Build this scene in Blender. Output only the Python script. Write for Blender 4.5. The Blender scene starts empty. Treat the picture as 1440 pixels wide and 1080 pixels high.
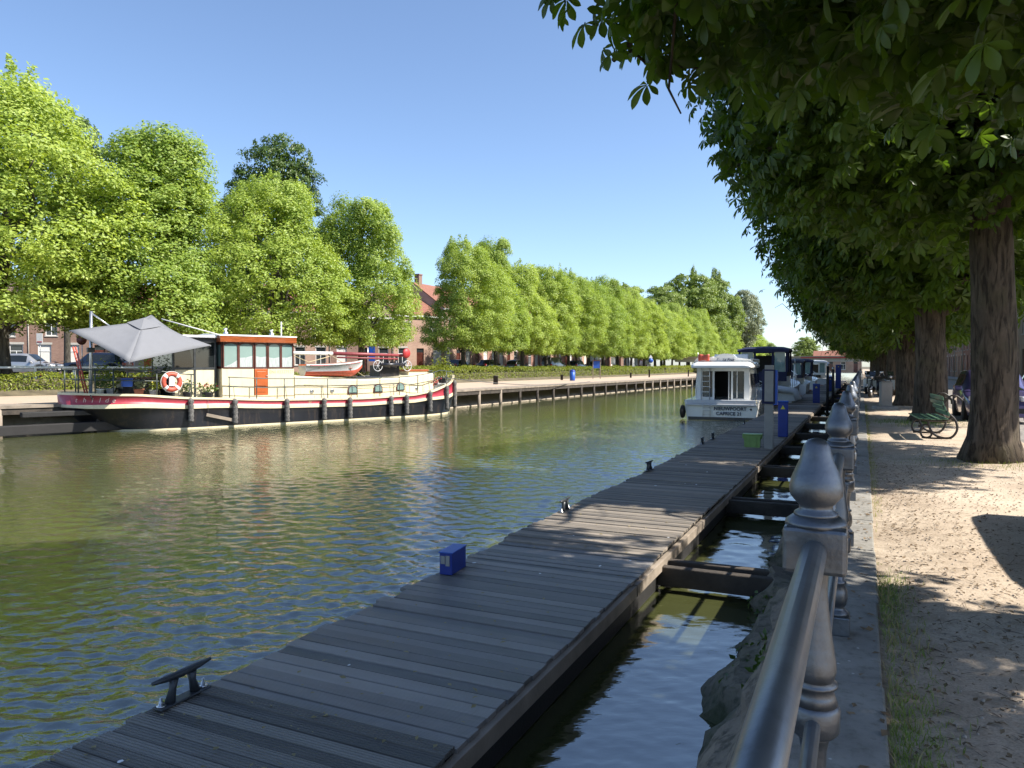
import bpy, bmesh, math, random
import numpy as np
from mathutils import Vector, Matrix, Euler, noise

R = math.radians
scene = bpy.context.scene
col = scene.collection

# ------------------------------------------------------------------ camera, sky, sun, exposure
CAM_PITCH, CAM_YAW, EYE = 1.37, 25.17, 1.55
cam_data = bpy.data.cameras.new("camera")
cam_data.sensor_width = 36.0
cam_data.lens = 36.0 * 1047.0 / 1440.0
cam_data.clip_start = 0.05
cam_data.clip_end = 3000.0
cam = bpy.data.objects.new("camera", cam_data)
cam.location = (0.0, 0.0, EYE)
cam.rotation_euler = (R(90.0 - CAM_PITCH), 0.0, R(CAM_YAW))
col.objects.link(cam)
scene.camera = cam

SUN_EL, SUN_AZ = 47.0, 10.0          # azimuth measured from +X towards +Y
world = bpy.data.worlds.new("World")
scene.world = world
world.use_nodes = True
wn = world.node_tree.nodes
wl = world.node_tree.links
wn.clear()
w_out = wn.new("ShaderNodeOutputWorld")
w_bg = wn.new("ShaderNodeBackground")
w_sky = wn.new("ShaderNodeTexSky")
w_sky.sky_type = 'NISHITA'
w_sky.sun_disc = False
w_sky.sun_elevation = R(SUN_EL)
w_sky.sun_rotation = R(90.0 - SUN_AZ)
w_sky.air_density = 0.8
w_sky.dust_density = 0.7
w_sky.ozone_density = 2.6
w_bg.inputs['Strength'].default_value = 0.125
wl.new(w_sky.outputs[0], w_bg.inputs[0])
wl.new(w_bg.outputs[0], w_out.inputs[0])

sun_data = bpy.data.lights.new("sun", 'SUN')
sun_data.energy = 4.9
sun_data.angle = R(0.53)
sun_data.color = (1.0, 0.94, 0.84)
sun = bpy.data.objects.new("sun", sun_data)
sdir = Vector((math.cos(R(SUN_EL)) * math.cos(R(SUN_AZ)), math.cos(R(SUN_EL)) * math.sin(R(SUN_AZ)), math.sin(R(SUN_EL))))
sun.rotation_euler = sdir.to_track_quat('Z', 'Y').to_euler()
sun.location = sdir * 60
col.objects.link(sun)

scene.view_settings.view_transform = 'Standard'
scene.view_settings.look = 'None'
scene.view_settings.exposure = 1.0
scene.view_settings.gamma = 1.0
scene.cycles.max_bounces = 7
scene.cycles.diffuse_bounces = 4
scene.cycles.glossy_bounces = 3
scene.cycles.transmission_bounces = 4
scene.cycles.caustics_reflective = False
scene.cycles.caustics_refractive = False

# ------------------------------------------------------------------ helpers
class MB:
    """collects shapes, then links them as one mesh object"""
    def __init__(self):
        self.v, self.f, self.m, self.s = [], [], [], []
        self.X = Matrix.Identity(4)
    def add(self, verts, faces, mi=0, smooth=False):
        b = len(self.v)
        X = self.X
        self.v.extend([tuple(X @ Vector(p)) for p in verts])
        for f in faces:
            self.f.append([b + i for i in f]); self.m.append(mi); self.s.append(smooth)
        return self
    def box(self, x0, x1, y0, y1, z0, z1, mi=0, bev=0.0):
        if bev <= 0:
            vs = [(x, y, z) for z in (z0, z1) for y in (y0, y1) for x in (x0, x1)]
            self.add(vs, [(0, 2, 3, 1), (4, 5, 7, 6), (0, 1, 5, 4), (2, 6, 7, 3), (0, 4, 6, 2), (1, 3, 7, 5)], mi)
        else:
            b = min(bev, (x1 - x0) * .49, (y1 - y0) * .49, (z1 - z0) * .49)
            bm = bmesh.new()
            bmesh.ops.create_cube(bm, size=1)
            bmesh.ops.scale(bm, vec=(x1 - x0, y1 - y0, z1 - z0), verts=bm.verts)
            bmesh.ops.translate(bm, vec=((x0 + x1) / 2, (y0 + y1) / 2, (z0 + z1) / 2), verts=bm.verts)
            bmesh.ops.bevel(bm, geom=bm.edges[:], offset=b, segments=2, affect='EDGES', profile=0.5)
            bm.verts.index_update()
            self.add([v.co[:] for v in bm.verts], [[v.index for v in f.verts] for f in bm.faces], mi, False)
            bm.free()
        return self
    def tube(self, pts, r, n=10, mi=0, caps=True, smooth=True, squash=None):
        pts = [Vector(p) for p in pts]
        rs = [r] * len(pts) if isinstance(r, (int, float)) else list(r)
        vs, fs = [], []
        up = None
        for i, p in enumerate(pts):
            if i == 0: t = pts[1] - p
            elif i == len(pts) - 1: t = p - pts[i - 1]
            else: t = (pts[i + 1] - p).normalized() + (p - pts[i - 1]).normalized()
            t.normalize()
            if up is None:
                ref = Vector((0, 0, 1)) if abs(t.z) < .9 else Vector((1, 0, 0))
                a = t.cross(ref).normalized()
            else:
                a = (up - t * up.dot(t)).normalized()
            b = t.cross(a)
            up = a
            for k in range(n):
                th = 2 * math.pi * k / n
                vs.append(tuple(p + (a * math.cos(th) + b * math.sin(th)) * rs[i]))
        for i in range(len(pts) - 1):
            for k in range(n):
                k2 = (k + 1) % n
                fs.append((i * n + k, i * n + k2, (i + 1) * n + k2, (i + 1) * n + k))
        self.add(vs, fs, mi, smooth)
        if caps:
            b0 = len(self.v) - len(vs)
            self.f.append([b0 + k for k in range(n)][::-1]); self.m.append(mi); self.s.append(False)
            e = b0 + (len(pts) - 1) * n
            self.f.append([e + k for k in range(n)]); self.m.append(mi); self.s.append(False)
        return self
    def lathe(self, prof, n=20, c=(0, 0, 0), mi=0, smooth=True, phase=0.0):
        vs, fs = [], []
        for r, z in prof:
            for k in range(n):
                th = 2 * math.pi * k / n + phase
                vs.append((c[0] + r * math.cos(th), c[1] + r * math.sin(th), c[2] + z))
        for i in range(len(prof) - 1):
            for k in range(n):
                k2 = (k + 1) % n
                fs.append((i * n + k, i * n + k2, (i + 1) * n + k2, (i + 1) * n + k))
        self.add(vs, fs, mi, smooth)
        b0 = len(self.v) - len(vs)
        self.f.append([b0 + k for k in range(n)][::-1]); self.m.append(mi); self.s.append(False)
        e = b0 + (len(prof) - 1) * n
        self.f.append([e + k for k in range(n)]); self.m.append(mi); self.s.append(False)
        return self
    def prism(self, poly, d0, d1, axis='y', mi=0):
        """poly = 2-D outline (a, b); extruded along axis; for 'y': (x, z), for 'x': (y, z), for 'z': (x, y)"""
        def P(a, b, d):
            return {'y': (a, d, b), 'x': (d, a, b), 'z': (a, b, d)}[axis]
        n = len(poly)
        vs = [P(a, b, d0) for a, b in poly] + [P(a, b, d1) for a, b in poly]
        fs = [list(range(n))[::-1], list(range(n, 2 * n))] + [(i, (i + 1) % n, n + (i + 1) % n, n + i) for i in range(n)]
        self.add(vs, fs, mi)
        return self
    def quad(self, a, b, c, d, mi=0):
        self.add([a, b, c, d], [(0, 1, 2, 3)], mi); return self
    def sphere(self, c, r, n=12, mi=0, sc=(1, 1, 1)):
        prof = [(max(1e-3, r * math.sin(math.pi * i / n)), -r * math.cos(math.pi * i / n)) for i in range(n + 1)]
        X = self.X
        self.X = X @ Matrix.Translation(c) @ Matrix.Diagonal((sc[0], sc[1], sc[2], 1))
        self.lathe(prof, n + 4, mi=mi)
        self.X = X
        return self
    def build(self, name, mats, parent=None, fixn=True, loc=None):
        me = bpy.data.meshes.new(name)
        me.from_pydata(self.v, [], self.f)
        if not isinstance(mats, (list, tuple)): mats = [mats]
        for m in mats: me.materials.append(m)
        me.polygons.foreach_set('material_index', self.m)
        me.polygons.foreach_set('use_smooth', self.s)
        if fixn:
            bm = bmesh.new(); bm.from_mesh(me)
            bmesh.ops.recalc_face_normals(bm, faces=bm.faces)
            bm.to_mesh(me); bm.free()
        me.update()
        o = bpy.data.objects.new(name, me)
        col.objects.link(o)
        if parent is not None: o.parent = parent
        if loc is not None: o.location = loc
        return o

def tag(o, label=None, cat=None, group=None, kind=None):
    if label: o['label'] = label
    if cat: o['category'] = cat
    if group: o['group'] = group
    if kind: o['kind'] = kind
    return o

def thing(name, label, cat, loc=(0, 0, 0), rz=0.0, group=None):
    o = bpy.data.objects.new(name, None)
    o.empty_display_size = 0.2
    o.location = loc
    o.rotation_euler = (0, 0, rz)
    col.objects.link(o)
    return tag(o, label, cat, group, 'thing')

def copy_tree(o, parent=None):
    c = o.copy(); col.objects.link(c)
    if parent is not None: c.parent = parent
    for ch in list(o.children): copy_tree(ch, c)
    return c

def place(o, loc, rz=None, label=None, group=None, scale=None):
    o.location = loc
    if rz is not None: o.rotation_euler = (0, 0, rz)
    if label: o['label'] = label
    if group: o['group'] = group
    if scale is not None: o.scale = scale
    return o

def raw_mesh(name, V, loops, starts, mats, smooth=False):
    me = bpy.data.meshes.new(name)
    me.vertices.add(len(V)); me.vertices.foreach_set('co', np.ascontiguousarray(V, dtype=np.float32).ravel())
    me.loops.add(len(loops)); me.loops.foreach_set('vertex_index', np.ascontiguousarray(loops, dtype=np.int32))
    me.polygons.add(len(starts)); me.polygons.foreach_set('loop_start', np.ascontiguousarray(starts, dtype=np.int32))
    if smooth: me.polygons.foreach_set('use_smooth', np.ones(len(starts), dtype=bool))
    for m in mats: me.materials.append(m)
    me.update(calc_edges=True); me.validate()
    return me

def scatter_mesh(name, tv, tf, P, Rm, S, mats, smooth=False):
    """copies of a small template (verts tv, faces tf) at P with rotation Rm and size S, as one mesh"""
    tv = np.asarray(tv, float); k = len(tv); N = len(P)
    V = np.einsum('nij,kj->nki', Rm, tv) * S[:, None, None] + P[:, None, :]
    lp = np.concatenate([np.asarray(f) for f in tf]); cnt = np.array([len(f) for f in tf])
    st = np.concatenate([[0], np.cumsum(cnt)[:-1]])
    off = np.arange(N)[:, None]
    loops = (lp[None, :] + off * k).ravel(); starts = (st[None, :] + off * len(lp)).ravel()
    return raw_mesh(name, V.reshape(-1, 3), loops, starts, mats, smooth)

def frames(nrm, rng, roll=None):
    """rotation matrices whose third axis is nrm, with random spin"""
    nrm = nrm / np.linalg.norm(nrm, axis=1, keepdims=True)
    if roll is None:
        t = rng.normal(size=nrm.shape)
    else:
        t = roll
    a = t - nrm * np.sum(t * nrm, axis=1, keepdims=True)
    a /= np.linalg.norm(a, axis=1, keepdims=True) + 1e-9
    b = np.cross(nrm, a)
    return np.stack([a, b, nrm], axis=2)

def link_mesh(name, me, parent=None):
    o = bpy.data.objects.new(name, me); col.objects.link(o)
    if parent is not None: o.parent = parent
    return o

def lettering(name, text, size, mat, parent, M4, extrude=0.004, align='CENTER', shear=0.0, space=1.0, bold=0.0):
    cu = bpy.data.curves.new(name, 'FONT')
    cu.body = text; cu.size = size; cu.extrude = extrude; cu.align_x = align; cu.align_y = 'CENTER'; cu.shear = shear; cu.offset = bold
    cu.space_character = space
    tmp = bpy.data.objects.new(name + "_src", cu); col.objects.link(tmp)
    dg = bpy.context.evaluated_depsgraph_get(); dg.update()
    me = bpy.data.meshes.new_from_object(tmp.evaluated_get(dg))
    bpy.data.objects.remove(tmp)
    me.transform(M4); me.materials.clear(); me.materials.append(mat)
    return link_mesh(name, me, parent)

def axes(o, x, y):
    """4x4 with the text's x and y directions"""
    x = Vector(x).normalized(); y = Vector(y).normalized(); z = x.cross(y)
    m = Matrix((x, y, z)).transposed().to_4x4(); m.translation = Vector(o)
    return m

# ------------------------------------------------------------------ materials
def _nt(name):
    m = bpy.data.materials.new(name); m.use_nodes = True
    nt = m.node_tree
    return m, nt, nt.nodes, nt.links, nt.nodes['Principled BSDF']

def mixc(N, L, fac, a, b, mode='MIX'):
    x = N.new('ShaderNodeMix'); x.data_type = 'RGBA'; x.blend_type = mode
    for s, val in ((0, fac), (6, a), (7, b)):
        if hasattr(val, 'is_output'): L.new(val, x.inputs[s])
        elif s == 0: x.inputs[0].default_value = val
        else: x.inputs[s].default_value = (*val, 1) if len(val) == 3 else val
    return x.outputs[2]

def tex_noise(N, L, vec, scale, detail=4, rough=.55, dist=0.0):
    n = N.new('ShaderNodeTexNoise'); n.inputs['Scale'].default_value = scale
    n.inputs['Detail'].default_value = detail; n.inputs['Roughness'].default_value = rough
    n.inputs['Distortion'].default_value = dist
    L.new(vec, n.inputs['Vector'])
    return n.outputs['Fac']

def ramp(N, L, fac, stops):
    r = N.new('ShaderNodeValToRGB'); L.new(fac, r.inputs[0])
    els = r.color_ramp.elements
    while len(els) < len(stops): els.new(.5)
    for e, (p, c) in zip(els, stops):
        e.position = p; e.color = (c, c, c, 1) if isinstance(c, (int, float)) else (*c, 1)
    return r.outputs[0]

def coords(N, L, scale=(1, 1, 1), rot=(0, 0, 0), world_space=False):
    if world_space:
        g = N.new('ShaderNodeNewGeometry'); out = g.outputs['Position']
    else:
        t = N.new('ShaderNodeTexCoord'); out = t.outputs['Object']
    mp = N.new('ShaderNodeMapping'); mp.inputs['Scale'].default_value = scale; mp.inputs['Rotation'].default_value = rot
    L.new(out, mp.inputs[0])
    return mp.outputs[0]

def bump(N, L, height, strength, dist, bsdf, prev=None):
    b = N.new('ShaderNodeBump'); b.inputs['Strength'].default_value = strength; b.inputs['Distance'].default_value = dist
    L.new(height, b.inputs['Height'])
    if prev is not None: L.new(prev, b.inputs['Normal'])
    if bsdf is not None: L.new(b.outputs[0], bsdf.inputs['Normal'])
    return b.outputs[0]

def mat(name, c, rough=.6, metal=0.0, var=.18, scale=5.0, bmp=0.0, bscale=40.0, spec=.5, coat=0.0, dirt=0.0, dirtc=(.06, .05, .04), stretch=(1, 1, 1)):
    m, nt, N, L, B = _nt(name)
    v = coords(N, L, stretch)
    f = tex_noise(N, L, v, scale, 5)
    lo = tuple(x * (1 - var) for x in c); hi = tuple(min(1, x * (1 + var)) for x in c)
    r = N.new('ShaderNodeMapRange'); r.inputs[1].default_value = .3; r.inputs[2].default_value = .7; L.new(f, r.inputs[0])
    colr = mixc(N, L, r.outputs[0], lo, hi)
    if dirt > 0:
        f2 = tex_noise(N, L, v, scale * 2.7, 8, .7)
        d = ramp(N, L, f2, [(.52, 0.0), (.72, dirt)])
        colr = mixc(N, L, d, colr, dirtc)
    L.new(colr, B.inputs['Base Color'])
    rr = N.new('ShaderNodeMapRange'); rr.inputs[3].default_value = max(0.02, rough * .8); rr.inputs[4].default_value = min(1, rough * 1.2)
    L.new(f, rr.inputs[0]); L.new(rr.outputs[0], B.inputs['Roughness'])
    B.inputs['Metallic'].default_value = metal
    B.inputs['Specular IOR Level'].default_value = spec
    B.inputs['Coat Weight'].default_value = coat
    if bmp > 0:
        bump(N, L, tex_noise(N, L, v, bscale, 6, .65), bmp, .02, B)
    return m

def leaf_mat(name, c_lo, c_hi, trans, gloss=.35, tw=.4, clump=.5):
    m, nt, N, L, B = _nt(name)
    g = N.new('ShaderNodeNewGeometry'); oi = N.new('ShaderNodeObjectInfo')
    t = N.new('ShaderNodeTexCoord')
    f = tex_noise(N, L, t.outputs['Object'], clump, 3)
    a = N.new('ShaderNodeMath'); a.operation = 'MULTIPLY_ADD'; L.new(g.outputs['Random Per Island'], a.inputs[0]); a.inputs[1].default_value = .6
    b = N.new('ShaderNodeMath'); b.operation = 'MULTIPLY_ADD'; L.new(f, b.inputs[0]); b.inputs[1].default_value = .7; b.inputs[2].default_value = -.25
    L.new(b.outputs[0], a.inputs[2])
    o2 = N.new('ShaderNodeMath'); o2.operation = 'MULTIPLY_ADD'; L.new(oi.outputs['Random'], o2.inputs[0]); o2.inputs[1].default_value = .35
    L.new(a.outputs[0], o2.inputs[2]); o2.use_clamp = True
    c = mixc(N, L, o2.outputs[0], c_lo, c_hi)
    L.new(c, B.inputs['Base Color']); B.inputs['Roughness'].default_value = gloss; B.inputs['Specular IOR Level'].default_value = .35
    tr = N.new('ShaderNodeBsdfTranslucent')
    tc = mixc(N, L, 1.0, c, trans, 'MULTIPLY')
    L.new(tc, tr.inputs[0])
    mx = N.new('ShaderNodeMixShader'); mx.inputs[0].default_value = tw
    L.new(B.outputs[0], mx.inputs[1]); L.new(tr.outputs[0], mx.inputs[2])
    L.new(mx.outputs[0], N['Material Output'].inputs[0])
    return m

def glass_mat(name, c, rough=.05, var=.3):
    m, nt, N, L, B = _nt(name)
    f = tex_noise(N, L, coords(N, L), 2.0, 3)
    L.new(mixc(N, L, f, tuple(x * (1 - var) for x in c), tuple(x * (1 + var) for x in c)), B.inputs['Base Color'])
    B.inputs['Roughness'].default_value = rough; B.inputs['Specular IOR Level'].default_value = .7
    return m

MT = {}
MT['black_paint'] = mat('black_paint', (.012, .013, .018), .35, dirt=.6, dirtc=(.095, .065, .045), scale=1.3, stretch=(1.6, 1.6, .35))
MT['cream_paint'] = mat('cream_paint', (.74, .65, .44), .42, var=.06, dirt=.32, dirtc=(.42, .29, .15), scale=1.3, stretch=(2.2, 2.2, .35))
MT['red_paint'] = mat('red_paint', (.36, .035, .055), .4, var=.1, dirt=.15, dirtc=(.5, .2, .2), scale=1.0)
MT['white_paint'] = mat('white_paint', (.78, .78, .76), .4, var=.05, dirt=.12, dirtc=(.4, .4, .36), scale=2)
MT['gelcoat'] = mat('gelcoat', (.80, .80, .78), .22, var=.03, dirt=.08, dirtc=(.5, .5, .45), scale=1.5, coat=.3)
MT['gelcoat_grey'] = mat('gelcoat_grey', (.55, .56, .58), .3, var=.05, scale=2)
MT['varnish'] = mat('varnish', (.30, .075, .02), .3, var=.25, scale=3, stretch=(1, 6, 6), coat=.4)
MT['dark_wood'] = mat('dark_wood', (.085, .022, .015), .35, var=.3, scale=3, coat=.3)
MT['door_orange'] = mat('door_orange', (.42, .10, .025), .35, var=.12, scale=2, coat=.3)
MT['curtain_glass'] = glass_mat('curtain_glass', (.20, .30, .28), .06, .15)
MT['dark_glass'] = glass_mat('dark_glass', (.016, .02, .022), .03)
MT['grey_fabric'] = mat('grey_fabric', (.165, .17, .185), .85, var=.05, scale=3, bmp=.1, bscale=200)
MT['navy_fabric'] = mat('navy_fabric', (.012, .016, .055), .75, var=.15, scale=4)
MT['slate_fabric'] = mat('slate_fabric', (.045, .05, .075), .75, var=.15, scale=4)
MT['steel'] = mat('steel', (.55, .56, .57), .3, 0.9, .1)
MT['dark_steel'] = mat('dark_steel', (.05, .055, .06), .45, .3, .2)
MT['rail_paint'] = mat('rail_paint', (.06, .075, .07), .4, .2, .2)
MT['tyre'] = mat('tyre', (.018, .018, .018), .85, var=.3, scale=20, bmp=.3, bscale=60)
MT['rope_grey'] = mat('rope_grey', (.12, .115, .11), .95, var=.6, scale=18, bmp=1.0, bscale=45)
MT['orange_red'] = mat('orange_red', (.50, .085, .05), .55, var=.18, dirt=.2, dirtc=(.4, .25, .2))
MT['red_plain'] = mat('red_plain', (.42, .035, .035), .5, var=.2)
MT['blue_plain'] = mat('blue_plain', (.02, .09, .42), .45, var=.12)
MT['blue_dark'] = mat('blue_dark', (.012, .035, .24), .45, var=.15, dirt=.15)
MT['letter_ink'] = mat('letter_ink', (.05, .06, .09), .5, var=.05)
MT['letter_pale_grey'] = mat('curtain_cloth', (.42, .46, .45), .6, var=.25, scale=9, stretch=(3, 1, .4))
MT['letter_pale'] = mat('letter_pale', (.75, .5, .45), .5, var=.05)
MT['letter_cream'] = mat('letter_cream', (.5, .42, .25), .5, var=.05)
MT['plastic_green'] = mat('plastic_green', (.22, .35, .10), .5, var=.12, scale=6)
MT['terracotta'] = mat('terracotta', (.30, .11, .06), .8, var=.2)
MT['concrete'] = mat('concrete', (.33, .31, .28), .9, var=.2, scale=2, bmp=.3, bscale=30, dirt=.4, dirtc=(.12, .11, .08))
MT['old_timber'] = mat('old_timber', (.055, .045, .036), .85, var=.5, scale=3, bmp=.6, bscale=25, stretch=(1, 1, 1))
MT['black_timber'] = mat('black_timber', (.016, .015, .015), .75, var=.4, scale=3, bmp=.4)
MT['pale_timber'] = mat('pale_timber', (.26, .215, .17), .85, var=.3, scale=2, bmp=.4, bscale=30)
MT['post_grey'] = mat('post_grey', (.30, .285, .26), .7, var=.12, scale=4, bmp=.15)
MT['interior_dark'] = mat('interior_dark', (.03, .03, .028), .8)
MT['yellow_plain'] = mat('yellow_plain', (.65, .55, .05), .5)
MT['white_plain'] = mat('white_plain', (.8, .8, .8), .5, var=.03)
# ------------------------------------------------------------------ setting: water
WATER = -1.15
def water_material():
    m, nt, N, L, B = _nt('canal_water_surface')
    v = coords(N, L, world_space=True)
    f0 = tex_noise(N, L, v, .12, 3)
    L.new(mixc(N, L, f0, (.048, .054, .019), (.070, .077, .029)), B.inputs['Base Color'])
    B.inputs['Roughness'].default_value = .015
    B.inputs['IOR'].default_value = 3.0
    B.inputs['Specular IOR Level'].default_value = .5
    # wind ripples: short crested wavelets over a slower swell, patches of calm
    patch = ramp(N, L, tex_noise(N, L, coords(N, L, (.16, .07, 1), world_space=True), 1.0, 2), [(.30, .35), (.62, 1.0)])
    rot = N.new('ShaderNodeMapping'); rot.inputs['Rotation'].default_value = (0, 0, R(-27)); L.new(v, rot.inputs[0])
    def wave(sx, sy, det, ro, di):
        mp = N.new('ShaderNodeMapping'); mp.inputs['Scale'].default_value = (sx, sy, 1); L.new(rot.outputs[0], mp.inputs[0])
        return tex_noise(N, L, mp.outputs[0], 1.0, det, ro, di)
    r1 = wave(7.0, 16.0, 3, .55, .5)
    r2 = wave(1.1, 2.8, 2, .5, .4)
    r3 = tex_noise(N, L, coords(N, L, (.45, .7, 1), (0, 0, R(15)), True), 1.0, 1)
    s1 = N.new('ShaderNodeMath'); s1.operation = 'MULTIPLY'; L.new(r1, s1.inputs[0]); L.new(patch, s1.inputs[1])
    # the strip between dock and quay wall lies sheltered
    gx = N.new('ShaderNodeSeparateXYZ'); L.new(v, gx.inputs[0])
    sh = N.new('ShaderNodeMapRange'); sh.inputs[1].default_value = -4.2; sh.inputs[2].default_value = -2.6; sh.inputs[3].default_value = 1.0; sh.inputs[4].default_value = .22
    L.new(gx.outputs[0], sh.inputs[0])
    p2 = N.new('ShaderNodeMath'); p2.operation = 'MULTIPLY'; L.new(patch, p2.inputs[0]); L.new(sh.outputs[0], p2.inputs[1]); L.new(p2.outputs[0], s1.inputs[1])
    s2 = N.new('ShaderNodeMath'); s2.operation = 'MULTIPLY'; L.new(r2, s2.inputs[0]); L.new(sh.outputs[0], s2.inputs[1])
    b = bump(N, L, s1.outputs[0], .6, .016, None)
    b = bump(N, L, s2.outputs[0], .3, .012, None, b)
    b = bump(N, L, r3, .12, .04, B, b)
    return m

def water_sheet():
    """one sheet with real wind wavelets; finer near the viewpoint, where single wavelets can be told apart"""
    rg = np.random.default_rng(8)
    rr = [.6]
    while rr[-1] < 460:
        g = .05 if rr[-1] < 2.4 else (.0050 if rr[-1] < 75 else .02)
        rr.append(rr[-1] * (1 + g))
    rr = np.array(rr)
    th = np.radians(np.concatenate([np.arange(-118, -72, 1.0), np.arange(-72, 22, .125), np.arange(22, 63, 1.0)]))     # measured from +Y, negative towards -X
    Rg, Tg = np.meshgrid(rr, th, indexing='ij')
    X = Rg * np.sin(Tg); Y = Rg * np.cos(Tg)
    cell = np.maximum(np.gradient(rr)[:, None] * np.ones_like(Tg), Rg * np.gradient(th)[None, :])
    Z = np.zeros_like(X)
    shelter = np.clip((-2.5 - X) / 1.8, .16, 1.0)
    patch = .72 + .34 * np.sin(X * .21 + Y * .09 + 1.0) * np.sin(Y * .13 - X * .05) + .16 * np.sin(X * .6 - Y * .33)
    for i in range(64):
        lam = .075 * 7.0 ** (rg.random() ** 1.35)
        ang = np.radians(-65 + rg.normal() * 30)                          # direction the wavelets run
        k = 2 * np.pi / lam
        slope = .039 * (lam / .25) ** .05
        fade = np.clip((lam - 2.0 * cell) / (1.6 * cell), 0, 1)
        Z += fade * slope / k * np.sin(k * (X * np.cos(ang) + Y * np.sin(ang)) + rg.uniform(0, 6.28))
    Z = Z * shelter * patch
    Xc = np.clip(X, -95, 1.5)
    V = np.stack([Xc, Y, WATER + Z], 2).reshape(-1, 3)
    nr, nt_ = X.shape
    idx = np.arange(nr * nt_).reshape(nr, nt_)
    q = np.stack([idx[:-1, :-1], idx[:-1, 1:], idx[1:, 1:], idx[1:, :-1]], 2).reshape(-1, 4)
    xm = X.reshape(-1)[q]
    q = q[(xm.min(1) < 1.5) & (xm.max(1) > -95)]
    return raw_mesh('canal_water', V, q[:, ::-1].ravel(), np.arange(len(q)) * 4, [water_material()], True)
wm_ = water_sheet()
if wm_.polygons[len(wm_.polygons) // 2].normal.z < 0: wm_.flip_normals()
tag(link_mesh('canal_water', wm_), kind='structure')

# ------------------------------------------------------------------ left bank line and what is offset from it
BANK = [(-52.0, -50.0), (-36.4, -1.0), (-30.5, 17.8), (-26.7, 29.0), (-23.9, 41.0), (-23.2, 63.0), (-21.6, 103.0), (-20.0, 180.0), (-20.0, 420.0)]
def offset(line, d):
    out = []
    for i, p in enumerate(line):
        a = Vector(line[max(0, i - 1)]); b = Vector(line[min(len(line) - 1, i + 1)])
        t = (b - a).normalized(); n = Vector((-t.y, t.x))
        out.append((p[0] + n.x * d, p[1] + n.y * d))
    return out
def along(line, s):
    for i in range(len(line) - 1):
        a, b = Vector(line[i]), Vector(line[i + 1]); l = (b - a).length
        if s <= l or i == len(line) - 2:
            t = (b - a) / l
            return a + t * s, math.atan2(t.y, t.x)
        s -= l
def strip(mb, la, za, lb, zb, mi=0):
    n = len(la)
    vs = [(p[0], p[1], za) for p in la] + [(p[0], p[1], zb) for p in lb]
    mb.add(vs, [(i, i + 1, n + i + 1, n + i) for i in range(n - 1)], mi)
STREET = .85

m, nt, N, L, B = _nt('brick_promenade')
br = N.new('ShaderNodeTexBrick'); L.new(coords(N, L, world_space=True), br.inputs[0])
br.inputs['Scale'].default_value = 2.4
for i, c in ((1, (.42, .27, .19)), (2, (.48, .33, .24)), (3, (.33, .27, .2))): br.inputs[i].default_value = (*c, 1)
f = tex_noise(N, L, coords(N, L, world_space=True), .8, 5)
L.new(mixc(N, L, f, br.outputs[0], (.42, .36, .28)), B.inputs['Base Color']); B.inputs['Roughness'].default_value = .9
MT['brick_promenade'] = m
MT['asphalt'] = mat('asphalt', (.075, .072, .07), .9, var=.25, scale=1.2, bmp=.3, bscale=60)
MT['earth'] = mat('earth', (.11, .09, .055), .95, var=.4, scale=1.5, bmp=.5)
MT['revetment'] = mat('revetment', (.40, .34, .26), .9, var=.25, scale=1.0, bmp=.5, bscale=9, dirt=.5, dirtc=(.1, .1, .06))

mb = MB()
strip(mb, offset(BANK, .9), -.03, offset(BANK, 10.6), 0.0)
tag(mb.build('promenade_path', MT['brick_promenade'], fixn=False), kind='structure')
mb = MB()
strip(mb, offset(BANK, -.25), WATER - .3, offset(BANK, 1.6), -.06)
tag(mb.build('stone_revetment', MT['revetment'], fixn=False), 'pale sloping stone revetment below the boardwalk along the far bank', 'quay wall', kind='thing')
mb = MB()
strip(mb, offset(BANK, 10.6), -.004, offset(BANK, 13.6), STREET - .01)
tag(mb.build('hedge_bed_ground', MT['earth'], fixn=False), kind='structure')
mb = MB()
strip(mb, offset(BANK, 13.6), STREET - .01, offset(BANK, 260), STREET - .01)
tag(mb.build('far_street', MT['asphalt'], fixn=False), kind='structure')
mb = MB()
mb.add([(-1500, 400, -.4), (1500, 400, -.4), (1500, 2600, -.4), (-1500, 2600, -.4)], [(0, 1, 2, 3)])
tag(mb.build('distant_land', MT['earth'], fixn=False), kind='structure')

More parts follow.
